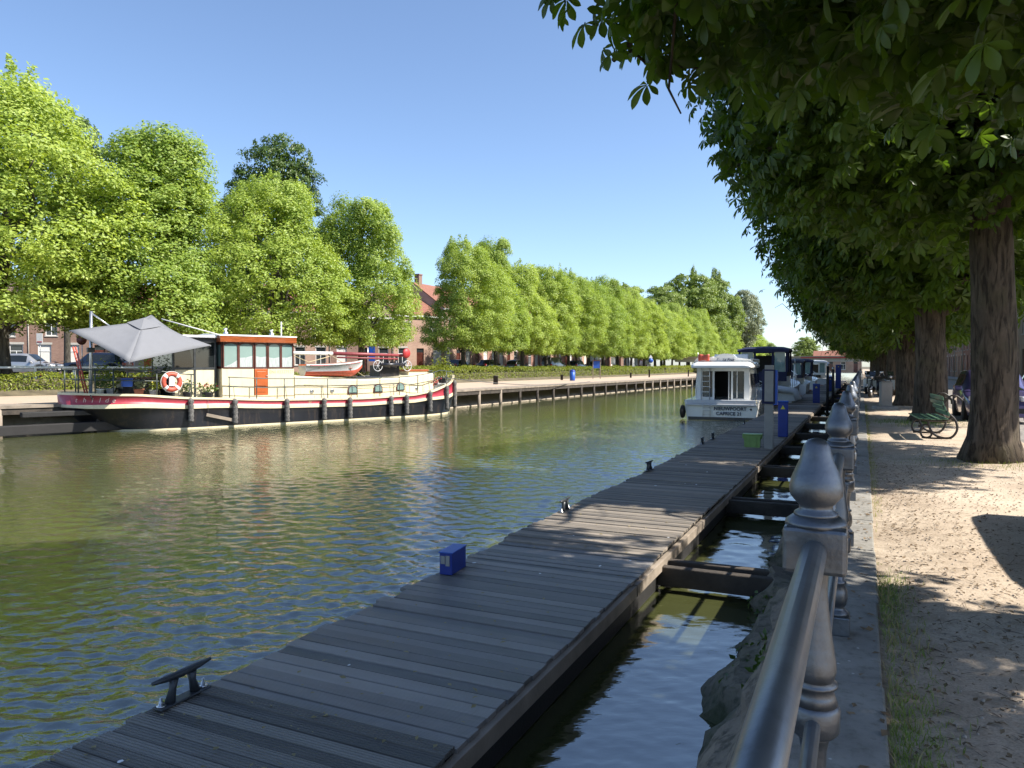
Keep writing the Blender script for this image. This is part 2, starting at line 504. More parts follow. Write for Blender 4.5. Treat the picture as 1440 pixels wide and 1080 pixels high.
# ------------------------------------------------------------------ right bank: path, street, kerb, quay wall
def path_material():
    m, nt, N, L, B = _nt('sandy_path')
    v = coords(N, L, world_space=True)
    a = tex_noise(N, L, v, .55, 6, .6)
    b = tex_noise(N, L, v, 5.0, 8, .7)
    c = tex_noise(N, L, v, 70.0, 3, .6)
    base = mixc(N, L, ramp(N, L, a, [(.35, 0), (.65, 1)]), (.42, .335, .255), (.58, .485, .38))
    base = mixc(N, L, ramp(N, L, b, [(.48, 0.0), (.72, .42)]), base, (.26, .195, .135))
    base = mixc(N, L, ramp(N, L, c, [(.35, .35), (.55, 0.0)]), base, (.12, .09, .06))
    vo = N.new('ShaderNodeTexVoronoi'); vo.inputs['Scale'].default_value = 38; L.new(v, vo.inputs['Vector'])
    peb = ramp(N, L, vo.outputs['Distance'], [(.07, .4), (.15, 0.0)])
    base = mixc(N, L, peb, base, (.48, .42, .34))
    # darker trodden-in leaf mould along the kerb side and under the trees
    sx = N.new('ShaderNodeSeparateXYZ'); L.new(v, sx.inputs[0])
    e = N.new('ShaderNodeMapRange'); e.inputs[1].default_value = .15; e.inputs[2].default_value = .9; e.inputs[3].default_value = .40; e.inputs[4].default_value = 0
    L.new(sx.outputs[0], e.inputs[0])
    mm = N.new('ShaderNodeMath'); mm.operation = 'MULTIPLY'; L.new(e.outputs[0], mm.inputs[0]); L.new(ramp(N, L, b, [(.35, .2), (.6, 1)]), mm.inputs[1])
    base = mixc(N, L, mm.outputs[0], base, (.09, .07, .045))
    L.new(base, B.inputs['Base Color']); B.inputs['Roughness'].default_value = .95; B.inputs['Specular IOR Level'].default_value = .2
    n1 = bump(N, L, b, .6, .04, None)
    bump(N, L, c, .5, .008, B, n1)
    return m
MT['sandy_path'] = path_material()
def ground_z(x, y):
    p = Vector((x * .7, y * .45, 0))
    q = Vector((x * 3.1, y * 3.1, 7))
    edge = min(1.0, max(0.0, (x - .1) / .5))
    return -.025 + (noise.noise(p) * .05 + noise.noise(q) * .012) * edge
mb = MB()
xs = [.10, .22, .35] + [.5 + .25 * i for i in range(11)]
ys = [-14 + .5 * i for i in range(28)] + [.25 * i for i in range(80)] + [20 + 1.0 * i for i in range(30)] + [50 + 15 * i for i in range(26)]
vs = [(x, y, ground_z(x, y)) for y in ys for x in xs]
nx = len(xs)
mb.add(vs, [(j * nx + i, j * nx + i + 1, (j + 1) * nx + i + 1, (j + 1) * nx + i) for j in range(len(ys) - 1) for i in range(nx - 1)], smooth=True)
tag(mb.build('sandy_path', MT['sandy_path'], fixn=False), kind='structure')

m, nt, N, L, B = _nt('cobbles')
vo = N.new('ShaderNodeTexVoronoi'); vo.inputs['Scale'].default_value = 7; L.new(coords(N, L, (1, .7, 1), world_space=True), vo.inputs['Vector'])
cc = mixc(N, L, ramp(N, L, vo.outputs['Distance'], [(.3, 0), (.6, 1)]), (.27, .25, .235), (.08, .075, .07))
cc = mixc(N, L, tex_noise(N, L, coords(N, L, world_space=True), .6, 4), cc, (.30, .27, .24))
L.new(cc, B.inputs['Base Color']); B.inputs['Roughness'].default_value = .8
iv = N.new('ShaderNodeMath'); iv.operation = 'SUBTRACT'; iv.inputs[0].default_value = 1; L.new(vo.outputs['Distance'], iv.inputs[1])
bump(N, L, iv.outputs[0], .6, .02, B)
mb = MB()
mb.add([(3.0, -60, -.06), (60, -60, -.06), (60, 420, -.06), (3.0, 420, -.06)], [(0, 1, 2, 3)])
tag(mb.build('near_street', m, fixn=False), kind='structure')
mb = MB()
mb.box(9.4, 11.8, -40, 420, -.06, .07, bev=.02)
tag(mb.build('pavement', MT['concrete']), kind='structure')

def kerb_material():
    m, nt, N, L, B = _nt('bluestone_kerb')
    v = coords(N, L, world_space=True)
    a = tex_noise(N, L, v, 2.5, 8, .65)
    b = tex_noise(N, L, v, 16, 8, .7)
    c = mixc(N, L, ramp(N, L, a, [(.3, 0), (.7, 1)]), (.17, .16, .145), (.30, .285, .255))
    c = mixc(N, L, ramp(N, L, b, [(.5, 0), (.7, .6)]), c, (.09, .085, .06))
    vo = N.new('ShaderNodeTexVoronoi'); vo.inputs['Scale'].default_value = 9; L.new(v, vo.inputs['Vector'])
    c = mixc(N, L, ramp(N, L, vo.outputs['Distance'], [(.05, .7), (.09, 0)]), c, (.55, .54, .5))
    L.new(c, B.inputs['Base Color']); B.inputs['Roughness'].default_value = .85
    bump(N, L, b, .5, .012, B)
    return m
MT['kerb'] = kerb_material()
rng = random.Random(3)
mb = MB()
y = -8.0
while y < 150:
    l = rng.uniform(1.15, 1.5) if y < 60 else 8
    j = rng.uniform(-.008, .008)
    mb.box(-.36 + j, .115 + rng.uniform(-.012, .012), y + .006, y + l - .006, -.28, 0 + rng.uniform(-.006, .006), bev=.012)
    y += l
tag(mb.build('quay_kerb', MT['kerb']), kind='structure')

def quay_wall_material():
    m, nt, N, L, B = _nt('old_quay_stone')
    v = coords(N, L, world_space=True)
    a = tex_noise(N, L, v, 1.6, 8, .7)
    b = tex_noise(N, L, v, 11, 8, .7)
    c = mixc(N, L, ramp(N, L, a, [(.3, 0), (.7, 1)]), (.14, .115, .09), (.32, .26, .205))
    c = mixc(N, L, ramp(N, L, b, [(.48, 0), (.62, .8)]), c, (.05, .045, .035))
    g = N.new('ShaderNodeSeparateXYZ'); L.new(v, g.inputs[0])
    e = N.new('ShaderNodeMapRange'); e.inputs[1].default_value = -1.15; e.inputs[2].default_value = -.55; e.inputs[3].default_value = 1; e.inputs[4].default_value = .1
    L.new(g.outputs[2], e.inputs[0])
    mm = N.new('ShaderNodeMath'); mm.operation = 'MULTIPLY'; L.new(e.outputs[0], mm.inputs[0]); L.new(ramp(N, L, a, [(.4, .1), (.6, .9)]), mm.inputs[1])
    c = mixc(N, L, mm.outputs[0], c, (.035, .05, .012))
    L.new(c, B.inputs['Base Color']); B.inputs['Roughness'].default_value = .85
    bump(N, L, b, .8, .03, B)
    return m
MT['quay_wall'] = quay_wall_material()
# a leaning slope of old rough stone, built as a displaced sheet
mb = MB()
ns = 16
ysw = [-6 + .12 * i for i in range(0, 260)] + [25.2 + .8 * i for i in range(60)] + [73.2 + 10 * i for i in range(10)]
vs = []
for y in ysw:
    for i in range(ns):
        t = i / (ns - 1)
        x = -.30 - 1.0 * t ** .85; z = -.12 - 1.32 * t
        # courses of rough blocks: cells pushed in and out
        cell = noise.cell(Vector((y * 1.1 + math.floor(t * 4) * .37, math.floor(t * 4) * 1.7, 2)))
        d = (cell - .5) * .16 + noise.noise(Vector((x * 3, y * 2.2, z * 3))) * .13 + noise.noise(Vector((x * 9, y * 8, z * 9))) * .04
        d *= min(1, t * 5)
        vs.append((x - d * .7, y, z + d * .5))
mb.add(vs, [(j * ns + i, (j + 1) * ns + i, (j + 1) * ns + i + 1, j * ns + i + 1) for j in range(len(ysw) - 1) for i in range(ns - 1)])
qw = mb.build('quay_wall', MT['quay_wall'], fixn=False)
tag(qw, 'rough sloping stone quay wall under the silver railing', 'quay wall', kind='thing')

# ------------------------------------------------------------------ near dock
DZ = -.75
def plank_material(name, c_lo, c_hi, period, rib, rough):
    m, nt, N, L, B = _nt(name)
    v = coords(N, L, world_space=True)
    g = N.new('ShaderNodeNewGeometry')
    a = tex_noise(N, L, coords(N, L, (1.2, 7, 1), world_space=True), 1.0, 8, .7)
    f = N.new('ShaderNodeMath'); f.operation = 'MULTIPLY_ADD'; L.new(g.outputs['Random Per Island'], f.inputs[0]); f.inputs[1].default_value = .75
    f2 = N.new('ShaderNodeMath'); f2.operation = 'MULTIPLY_ADD'; L.new(a, f2.inputs[0]); f2.inputs[1].default_value = 1.2; f2.inputs[2].default_value = -.45
    L.new(f2.outputs[0], f.inputs[2]); f.use_clamp = True
    c = mixc(N, L, f.outputs[0], c_lo, c_hi)
    sp = tex_noise(N, L, v, 26, 4, .6)
    c = mixc(N, L, ramp(N, L, sp, [(.68, 0), (.73, .6)]), c, (.34, .34, .32))
    big = tex_noise(N, L, v, .9, 4)
    c = mixc(N, L, ramp(N, L, big, [(.5, 0), (.75, .35)]), c, (.10, .09, .075))
    L.new(c, B.inputs['Base Color']); 
    rg = ramp(N, L, a, [(.3, rough * .8), (.7, min(1, rough * 1.25))]); L.new(rg, B.inputs['Roughness'])
    w = N.new('ShaderNodeTexWave'); w.wave_type = 'BANDS'; w.bands_direction = 'Y'; w.inputs['Scale'].default_value = period
    w.inputs['Distortion'].default_value = .15; L.new(v, w.inputs['Vector'])
    n1 = bump(N, L, w.outputs['Fac'], rib, .01, None)
    bump(N, L, a, .35, .01, B, n1)
    return m
MT['ribbed_planks'] = plank_material('ribbed_planks', (.07, .066, .058), (.26, .24, .21), 12.0, 1.0, .7)
MT['composite_planks'] = plank_material('composite_planks', (.10, .094, .088), (.34, .31, .28), 20.0, .5, .5)
MT['weathered_planks'] = plank_material('weathered_planks', (.085, .076, .064), (.36, .305, .245), 9.0, .6, .75)

dock = thing('wooden_dock', 'long dark plank dock running beside the stone quay', 'dock', (0, 0, 0))
secs = [(-7.0, 3.86, 'ribbed_planks', .012), (3.86, 8.75, 'composite_planks', .0), (8.75, 13.6, 'weathered_planks', .03), (13.6, 18.4, 'weathered_planks', .0),
        (18.4, 23.2, 'weathered_planks', .015), (23.2, 30, 'weathered_planks', 0), (30, 40, 'weathered_planks', .01), (40, 60, 'weathered_planks', .0), (60, 132, 'weathered_planks', 0)]
rng = random.Random(11)
for (y0, y1, mn, dz) in secs:
    mb = MB()
    pw = .145 if mn == 'composite_planks' else .125
    if y0 >= 30: pw = .3
    if y0 >= 60: pw = .8
    n = round((y1 - y0) / pw); pw = (y1 - y0) / n
    for i in range(n):
        a = y0 + i * pw
        lift = rng.uniform(-.004, .004) + (.012 if rng.random() < .06 else 0)
        left = -4.26 + rng.uniform(-.03, .02) + (rng.uniform(-.05, .05) if rng.random() < .15 else 0)
        right = -2.19 + rng.uniform(-.012, .012)
        zt = DZ + dz + lift
        mb.X = Matrix.Translation((0, a + pw / 2, zt)) @ Euler((rng.uniform(-.012, .012), rng.uniform(-.002, .002), rng.uniform(-.002, .002))).to_matrix().to_4x4()
        g = .008 if rng.random() < .8 else .016
        mb.box(left, right, -pw / 2 + g / 2, pw / 2 - g / 2, -.035, 0, bev=.004 if y0 < 24 else 0)
        mb.X = Matrix.Identity(4)
    mb.build('deck', MT[mn], dock)
mb = MB()
for x in (-4.15, -3.2):
    mb.box(x, x + .09, -7, 132, DZ - .23, DZ - .05)
mb.box(-2.3, -2.21, -7, 132, WATER + .01, DZ - .05)  # added black skirt to the waterline, deepens the dark reflection beside the dock
mb.build('bearer_and_dark_skirt', MT['black_timber'], dock)
mb = MB()
for y0 in [-7 + 4.9 * i for i in range(28)]:
    mb.box(-2.205, -2.14, y0 + .01, y0 + 4.88, DZ - .16, DZ - .035, bev=.006)
mb.build('edge_board', MT['pale_timber'], dock)
for y0 in (-4.5, 9.0, 13.9, 18.8, 23.6, 28.5, 33.4, 38.3, 48, 58, 68, 78, 88, 98, 108):
    mb = MB()
    for dy in (-.16, .16):
        mb.box(-2.2, -.66 + rng.uniform(-.1, .1), y0 + dy - .06, y0 + dy + .06, DZ - .33, DZ - .10, bev=.012)
    mb.box(-4.2, -2.22, y0 - .08, y0 + .08, DZ - .42, DZ - .24)
    mb.build('cross_beam', MT['old_timber'], dock)
    for x in (-4.0, -2.42):
        mb = MB(); mb.tube([(x, y0, -2.2), (x, y0, DZ - .25)], .11, 10)
        mb.build('pile', MT['black_timber'], dock)

rng2 = random.Random(5)
mb = MB()
for i in range(16):
    x, y = rng2.uniform(-4.2, -2.25), 2.6 + 20 * rng2.random() ** 1.3
    r = rng2.uniform(.008, .026); k = 9
    pts = [(x + r * rng2.uniform(.5, 1.3) * math.cos(2 * math.pi * j / k), y + r * rng2.uniform(.5, 1.3) * math.sin(2 * math.pi * j / k) * 1.5, DZ + .037) for j in range(k)]
    mb.add(pts, [list(range(k))])
for i in range(9):
    x, y = rng2.uniform(-.30, .08), 2.0 + 9 * rng2.random()
    r = rng2.uniform(.008, .024); k = 9
    pts = [(x + r * rng2.uniform(.5, 1.3) * math.cos(2 * math.pi * j / k), y + r * rng2.uniform(.5, 1.3) * math.sin(2 * math.pi * j / k), .0085) for j in range(k)]
    mb.add(pts, [list(range(k))])
tag(mb.build('bird_droppings', MT['white_plain'], fixn=False), kind='stuff')

# ------------------------------------------------------------------ mooring cleats on the dock
def make_cleat():
    t = thing('mooring_cleat', 'dark steel two-legged mooring cleat at the near end of the dock edge', 'cleat', group='mooring cleats along the dock edge')
    mb = MB(); mb.box(-.045, .045, -.21, .21, 0, .016, bev=.006)
    mb.build('base_plate', MT['dark_steel'], t)
    for s in (-1, 1):
        mb = MB(); mb.tube([(0, s * .105, .016), (0, s * .082, .10), (0, s * .075, .165)], [.036, .024, .034], 10)
        mb.build('leg', MT['dark_steel'], t)
    mb = MB()
    mb.tube([(0, -.24, .192), (0, -.14, .185), (0, 0, .18), (0, .14, .185), (0, .24, .192)], [.012, .022, .027, .022, .012], 10)
    mb.build('horn_bar', MT['dark_steel'], t)
    for s in (-1, 1):
        mb = MB(); mb.lathe([(.03, .016), (.032, .024), (.016, .026), (.014, .05), (.009, .052), (.008, .075)], 8, (0, s * .175, 0))
        mb.build('bolt', MT['steel'], t)
    return t
cl = make_cleat()
for i, (x, y, lab) in enumerate([(-4.20, 3.62, None),
        (-4.2, 10.9, 'pale mooring cleat at the edge of the dock just beyond the small blue socket box'),
        (-4.2, 16.0, 'small mooring cleat about halfway between the blue socket box and the green crate'),
        (-4.2, 22.0, 'mooring cleat on the dock edge level with the green crate, nearer of two'),
        (-4.2, 23.7, 'mooring cleat on the dock edge level with the green crate, farther of two'),
        (-4.2, 30.5, 'far mooring cleat on the dock edge just before the white cabin cruiser')]):
    o = cl if i == 0 else copy_tree(cl)
    place(o, (x, y, DZ + .018), R([0, 3, -4, 2, 0, 5][i]), lab)

# ------------------------------------------------------------------ small blue socket box on the dock edge
sb = thing('socket_box', 'small bright blue power socket box standing on the edge of the dock', 'power box', (-4.14, 7.25, DZ + .005), R(6))
mb = MB(); mb.box(-.075, .075, -.20, .20, 0, .24, bev=.008); mb.build('housing', MT['blue_dark'], sb)
mb = MB(); mb.box(-.085, .085, -.21, .21, .24, .252, bev=.003); mb.build('lid', MT['blue_plain'], sb)
mb = MB(); mb.box(-.058, -.004, -.213, -.20, .12, .21, bev=.004); mb.box(.002, .05, -.212, -.20, .10, .215, bev=.004)
mb.build('socket', MT['post_grey'], sb)

# ------------------------------------------------------------------ pedestals, posts and the crate on the dock
def pedestal(x, y, h, label, rz=0.0, w=.15):
    t = thing('power_pedestal', label, 'power pedestal', (x, y, DZ + .01), rz, 'blue power pedestals on the dock')
    mb = MB(); mb.box(-w, w, -w * .8, w * .8, 0, h, bev=.015); mb.build('column', MT['blue_dark'], t)
    mb = MB(); mb.box(-w - .015, w + .015, -w * .8 - .015, w * .8 + .015, h, h + .05, bev=.015); mb.build('cap', MT['blue_plain'], t)
    mb = MB(); mb.prism([(-.07, h - .22), (.07, h - .22), (0, h - .09)], -w * .8 - .006, -w * .8 - .001); mb.build('warning_sign', MT['yellow_plain'], t)
    return t
pedestal(-2.30, 25.6, 1.12, 'bright blue power pedestal with yellow warning triangle just behind the grey post')
pedestal(-2.55, 50.0, 1.15, 'blue power pedestal standing further along the dock beyond the motor yachts', w=.2)
pedestal(-2.6, 74, 1.3, 'distant thin blue power pedestal near the white-roofed boat', w=.22)
pedestal(-2.2, 84, 2.4, 'tallest distant blue pedestal beside the white-roofed boat at the end of the dock', w=.26)

ep = thing('electricity_post', 'tall grey steel post with blue electricity cabinet beside the green crate', 'electricity post', (-2.32, 21.7, DZ + .01), R(2))
mb = MB(); mb.box(-.115, .115, -.11, .11, 0, 2.32, bev=.012); mb.build('column', MT['post_grey'], ep)
mb = MB(); mb.box(-.18, .17, -.16, -.112, 1.25, 2.2, bev=.01); mb.box(-.18, -.132, -.112, .14, 1.25, 2.2, bev=.01); mb.build('cabinet', MT['navy_fabric'], ep)
mb = MB(); mb.box(.118, .22, -.155, .16, 1.22, 2.18, bev=.012); mb.build('cabinet_door', MT['blue_plain'], ep)
mb = MB(); mb.box(-.11, .12, -.18, -.162, 1.32, 2.16, bev=.004); mb.build('front_panel', MT['post_grey'], ep)

cr = thing('plastic_crate', 'pale green plastic storage crate on the dock next to the grey post', 'crate', (-2.78, 21.9, DZ + .02), R(3))
mb = MB()
mb.prism([(-.20, 0), (.20, 0), (.235, .34), (-.235, .34)], -.14, .14)
for x in (-.2, -.1, .1, .2): mb.box(x - .012, x + .012, -.158, -.141, .02, .30)
mb.build('tub', MT['plastic_green'], cr)
mb = MB(); mb.box(-.265, .265, -.175, .175, .34, .375, bev=.01); mb.build('lid', MT['plastic_green'], cr)
for s in (-1, 1):
    mb = MB(); mb.box(s * .25 - .018, s * .25 + .018, -.06, .06, .24, .335, bev=.006); mb.build('handle', MT['plastic_green'], cr)

for (x, y, h, r, lab) in ((-1.82, 47.5, 2.75, .085, 'tall thin dark mooring pole rising beside the dock near the far railing posts'),
                          (-1.62, 50.5, 2.55, .085, 'thin dark mooring pole just behind and right of the taller one')):
    t = thing('mooring_pole', lab, 'mooring pole', (x, y, -1.6), 0, 'mooring poles beside the dock')
    mb = MB(); mb.tube([(0, 0, 0), (0, 0, h + .4)], [r, r * .9], 10); mb.build('shaft', MT['black_timber'], t)
    mb = MB(); mb.lathe([(r * .9, h + .4), (r * 1.15, h + .41), (r * .8, h + .5), (.01, h + .55)], 10); mb.build('cap', MT['steel'], t)

# ------------------------------------------------------------------ silver railing on the kerb
MT['silver'] = mat('silver_paint', (.15, .16, .175), .40, .78, .22, 7, bmp=.2, bscale=18, dirt=.4, dirtc=(.07, .07, .068))
MT['silver_rail'] = mat('silver_rail', (.21, .225, .245), .40, .72, .15, 5, bmp=.08, bscale=30, dirt=.4, dirtc=(.08, .08, .08))
railing = thing('quay_railing', 'silver painted cast iron railing of bulbous posts and pipe rails along the quay', 'railing', (-.118, 0, 0))
fin = [(.062, 1.112), (.060, 1.122), (.047, 1.130), (.046, 1.142), (.054, 1.150), (.072, 1.172), (.0755, 1.195), (.070, 1.220), (.060, 1.245), (.049, 1.270), (.042, 1.295), (.036, 1.318), (.024, 1.334), (.006, 1.340)]
shaft = [(.040, .955), (.036, .94), (.034, .90), (.038, .84), (.048, .76), (.058, .69), (.061, .66), (.054, .630), (.050, .628), (.064, .622), (.064, .612), (.050, .605), (.058, .585), (.066, .56)]
low = [(.055, .47), (.044, .455), (.036, .42), (.034, .36), (.036, .31), (.050, .302), (.050, .290), (.040, .284), (.054, .25), (.057, .20), (.050, .165), (.038, .15), (.046, .135), (.060, .122), (.066, .105)]
def post_mesh_parts():
    a = MB(); a.lathe(fin, 24); 
    b = MB(); b.box(-.086, .086, -.080, .080, .955, 1.088, bev=.012); b.lathe([(.086, 1.085), (.084, 1.097), (.070, 1.108), (.062, 1.114)], 24)
    c = MB(); c.lathe(shaft[::-1], 22); c.lathe(low[::-1], 22)
    d = MB(); d.lathe([(.060, .468), (.070, .48), (.072, .545), (.064, .562)], 22)
    e = MB(); e.box(-.07, .07, -.07, .07, -.005, .105, bev=.008)
    return a, b, c, d, e
proto_post = None
PY = [2.35 + 2.36 * i for i in range(-2, 28)]
for i, y in enumerate(PY):
    if proto_post is None:
        a, b, c, d, e = post_mesh_parts()
        p = c.build('post', MT['silver'], railing)
        a.build('finial', MT['silver'], p); b.build('block', MT['silver'], p); d.build('collar', MT['silver'], p); e.build('plinth', MT['silver'], p)
        proto_post = p
    else:
        p = copy_tree(proto_post, railing)
    p.location = (0, y, 0)
for i in range(len(PY) - 1):
    mb = MB(); mb.tube([(0, PY[i] + .06, 1.020), (0, PY[i + 1] - .06, 1.020)], .0345, 18)
    mb.build('top_rail', MT['silver_rail'], railing)
    mb = MB(); mb.tube([(0, PY[i] + .05, .512), (0, PY[i + 1] - .05, .512)], .022, 12)
    mb.build('lower_rail', MT['silver_rail'], railing)
# ------------------------------------------------------------------ trees
MT['linden_leaf'] = leaf_mat('linden_leaf', (.16, .262, .046), (.43, .515, .108), (1.25, 1.25, .5), .45, .40, .35)
MT['mid_leaf_hazed'] = leaf_mat('mid_leaf_hazed', (.14, .21, .045), (.29, .36, .09), (1.2, 1.2, .6), .4, .36, .3)  # leaf colour lightened to stand in for haze over the distant trees
MT['dark_leaf'] = leaf_mat('dark_leaf', (.048, .090, .018), (.105, .165, .035), (1.1, 1.2, .6), .4, .32, .3)
MT['chestnut_leaf'] = leaf_mat('chestnut_leaf', (.042, .080, .015), (.105, .16, .028), (1.7, 1.9, .5), .42, .42, .6)
MT['willow_leaf'] = leaf_mat('willow_leaf', (.22, .25, .14), (.34, .37, .23), (1, 1.05, .8), .5, .3, .3)
MT['hedge_leaf'] = leaf_mat('hedge_leaf', (.10, .145, .012), (.27, .29, .035), (1.1, 1.2, .5), .45, .35, .8)

def bark_material(name, lo, hi):
    m, nt, N, L, B = _nt(name)
    v = coords(N, L, (1, 1, .28))
    a = tex_noise(N, L, v, 7, 8, .7, .6)
    b = tex_noise(N, L, coords(N, L), 1.3, 4)
    fis = tex_noise(N, L, coords(N, L, (1, 1, .16)), 13, 7, .6, .9)
    crack = ramp(N, L, fis, [(.36, 0), (.50, 1)])
    c = mixc(N, L, ramp(N, L, a, [(.3, 0), (.7, 1)]), lo, hi)
    c = mixc(N, L, ramp(N, L, b, [(.5, 0), (.7, .45)]), c, (.075, .075, .035))
    c = mixc(N, L, crack, tuple(x * .7 for x in lo), c)
    L.new(c, B.inputs['Base Color']); B.inputs['Roughness'].default_value = .9; B.inputs['Specular IOR Level'].default_value = .25
    n1 = bump(N, L, crack, .7, .03, None)
    bump(N, L, a, .7, .03, B, n1)
    return m
MT['bark'] = bark_material('chestnut_bark', (.05, .038, .028), (.145, .112, .082))
MT['bark_grey'] = bark_material('linden_bark', (.05, .045, .038), (.12, .11, .09))

QV = [(0, 0, 0), (.5, -.28, .06), (1, 0, -.06), (.5, .28, .06)]      # one folded leaf, one unit long
QF = [(0, 1, 2), (0, 2, 3)]

def trunk_shape(mb, r0, h, rng, lean=.02, flare=1.45, n=16):
    pts, rs = [], []
    k = 9
    for i in range(k):
        t = i / (k - 1)
        pts.append((rng.normal() * lean * t * h * .2, rng.normal() * lean * t * h * .2, h * t))
        rs.append(r0 * (1 - .32 * t) * (1 + (flare - 1) * math.exp(-t * h / .35)))
    mb.tube(pts, rs, n)
    return Vector(pts[-1]), rs[-1]

def limb(mb, a, b, r0, r1, rng, k=6, wob=.08, n=7):
    a, b = Vector(a), Vector(b); l = (b - a).length
    pts, rs = [], []
    for i in range(k):
        t = i / (k - 1)
        p = a.lerp(b, t) + Vector(rng.normal(size=3)) * l * wob * math.sin(math.pi * t) * .5
        p.z += l * .10 * math.sin(math.pi * t)
        pts.append(p); rs.append(r0 + (r1 - r0) * t)
    mb.tube(pts, rs, n)
    return pts

def crown_tree(seed, H, base, Rr, nclump, per, leaf, env='ovate', sig=(.34, .34, .5), spikes=14, up=.35):
    """clump centres and leaves of a crown, at the origin; returns the leaf mesh and the trunk mesh"""
    rng = np.random.default_rng(seed)
    C = []
    hh = H - base
    lobes = [(rng.uniform(0, 2 * math.pi), rng.uniform(.1, .95), rng.uniform(.66, 1.28)) for _ in range(16)]
    def rad(t, th):
        if env == 'ovate': r = math.sin(math.pi * min(1, max(0, .2 + .745 * t ** .88))) ** .62
        elif env == 'round': r = math.sqrt(max(0, 1 - (2 * t - 1) ** 2)) ** .9
        elif env == 'column': r = math.sin(math.pi * min(1, .07 + .9 * t)) ** .5
        else: r = math.sin(math.pi * min(1, .12 + .85 * t)) ** .7
        k = 1.0
        for (a, tt, s) in lobes:
            d = math.cos(th - a) - 1
            k += (s - 1) * math.exp(d * 2.5) * math.exp(-((t - tt) / .22) ** 2) * 1.1
        return Rr * r * k
    while len(C) < nclump:
        t = rng.random(); th = rng.uniform(0, 2 * math.pi)
        if rng.random() > rad(t, th) / (Rr * 1.25) + .12: continue
        q = rng.uniform(.18, 1) ** .34
        r = rad(t, th) * q
        C.append((r * math.cos(th), r * math.sin(th), base + hh * t, th, q))
    P, Nn = [], []
    for (x, y, z, th, q) in C:
        # each spray is a small dome of leaves: lit on top, dark beneath
        n = int(per * rng.uniform(.6, 1.3))
        s = rng.uniform(.7, 1.35)
        d = rng.normal(size=(n, 3)); d[:, 2] = np.abs(d[:, 2]) - .35 * rng.random(n)
        d /= np.linalg.norm(d, axis=1, keepdims=True)
        g = d * (np.array(sig) * 2.0 * s) * rng.uniform(.62, 1.12, (n, 1))
        g[:, 0] *= 1 + .25 * math.cos(th); g[:, 1] *= 1 + .25 * math.sin(th)
        P.append(g + np.array([x, y, z]))
        o = np.array([math.cos(th) * .45, math.sin(th) * .45, up])
        Nn.append(d * .8 + rng.normal(size=(n, 3)) * .42 + o)
    ni = nclump * 5
    for _ in range(ni):
        t = rng.uniform(.04, .92); th = rng.uniform(0, 2 * math.pi); r = rad(t, th) * rng.uniform(0, .68)
        P.append(np.array([[r * math.cos(th), r * math.sin(th), base + hh * t]])); Nn.append(rng.normal(size=(1, 3)) * .6 + np.array([0, 0, .5]))
    for i in range(spikes):        # upright leading shoots that break the outline
        th = rng.uniform(0, 2 * math.pi); t = rng.uniform(.55, .97); r = rad(t, th) * rng.uniform(.2, .95)
        n = int(per * .8); L0 = rng.uniform(.8, 1.9)
        k = rng.random(n)
        g = rng.normal(size=(n, 3)) * np.array([.13, .13, .1]) * (1.25 - k)[:, None] * 1.6
        g[:, 2] += k * L0
        P.append(g + np.array([r * math.cos(th), r * math.sin(th), base + hh * t]))
        Nn.append(rng.normal(size=(n, 3)) * .7 + np.array([math.cos(th), math.sin(th), .5]))
    PL = P
    P = np.concatenate(P); Nn = np.concatenate(Nn)
    S = leaf * rng.uniform(.65, 1.3, len(P)); inner_ = slice(sum(len(p) for p in PL[:nclump]), sum(len(p) for p in PL[:nclump]) + ni); S[inner_] *= 2.4
    me = scatter_mesh('crown', QV, QF, P, frames(Nn, rng), S, [])
    mb = MB()
    top, rt = trunk_shape(mb, .23 * Rr / 4, base + hh * .25, rng, n=10)
    limb(mb, top, (0, 0, base + hh * .85), rt, .03, rng)
    for i in range(9):
        x, y, z, th, q = C[rng.integers(len(C))]
        limb(mb, (0, 0, base * .85 + rng.uniform(0, hh * .3)), (x * .9, y * .9, z), rt * .5, .02, rng)
    return me, mb

def plant_tree(name, label, cat, cm, tm, loc, rz, s, sz, leafm, group=None):
    t = thing(name, label, cat, loc, rz, group)
    t.scale = (s, s, sz)
    link_mesh('crown', cm, t); link_mesh('trunk', tm, t)
    return t

def finish(cm, tmb, leafm, barkm):
    cm.materials.clear(); cm.materials.append(leafm)
    o = tmb.build('trunk', barkm); me = o.data; bpy.data.objects.remove(o)
    return cm, me

LIND = [finish(*crown_tree(20 + k, 14.0 - .3 * k, 2.3, 4.25 + .1 * k, 450, 190, .152, sig=(.28, .28, .37), spikes=40), MT['linden_leaf'], MT['bark_grey']) for k in range(4)]
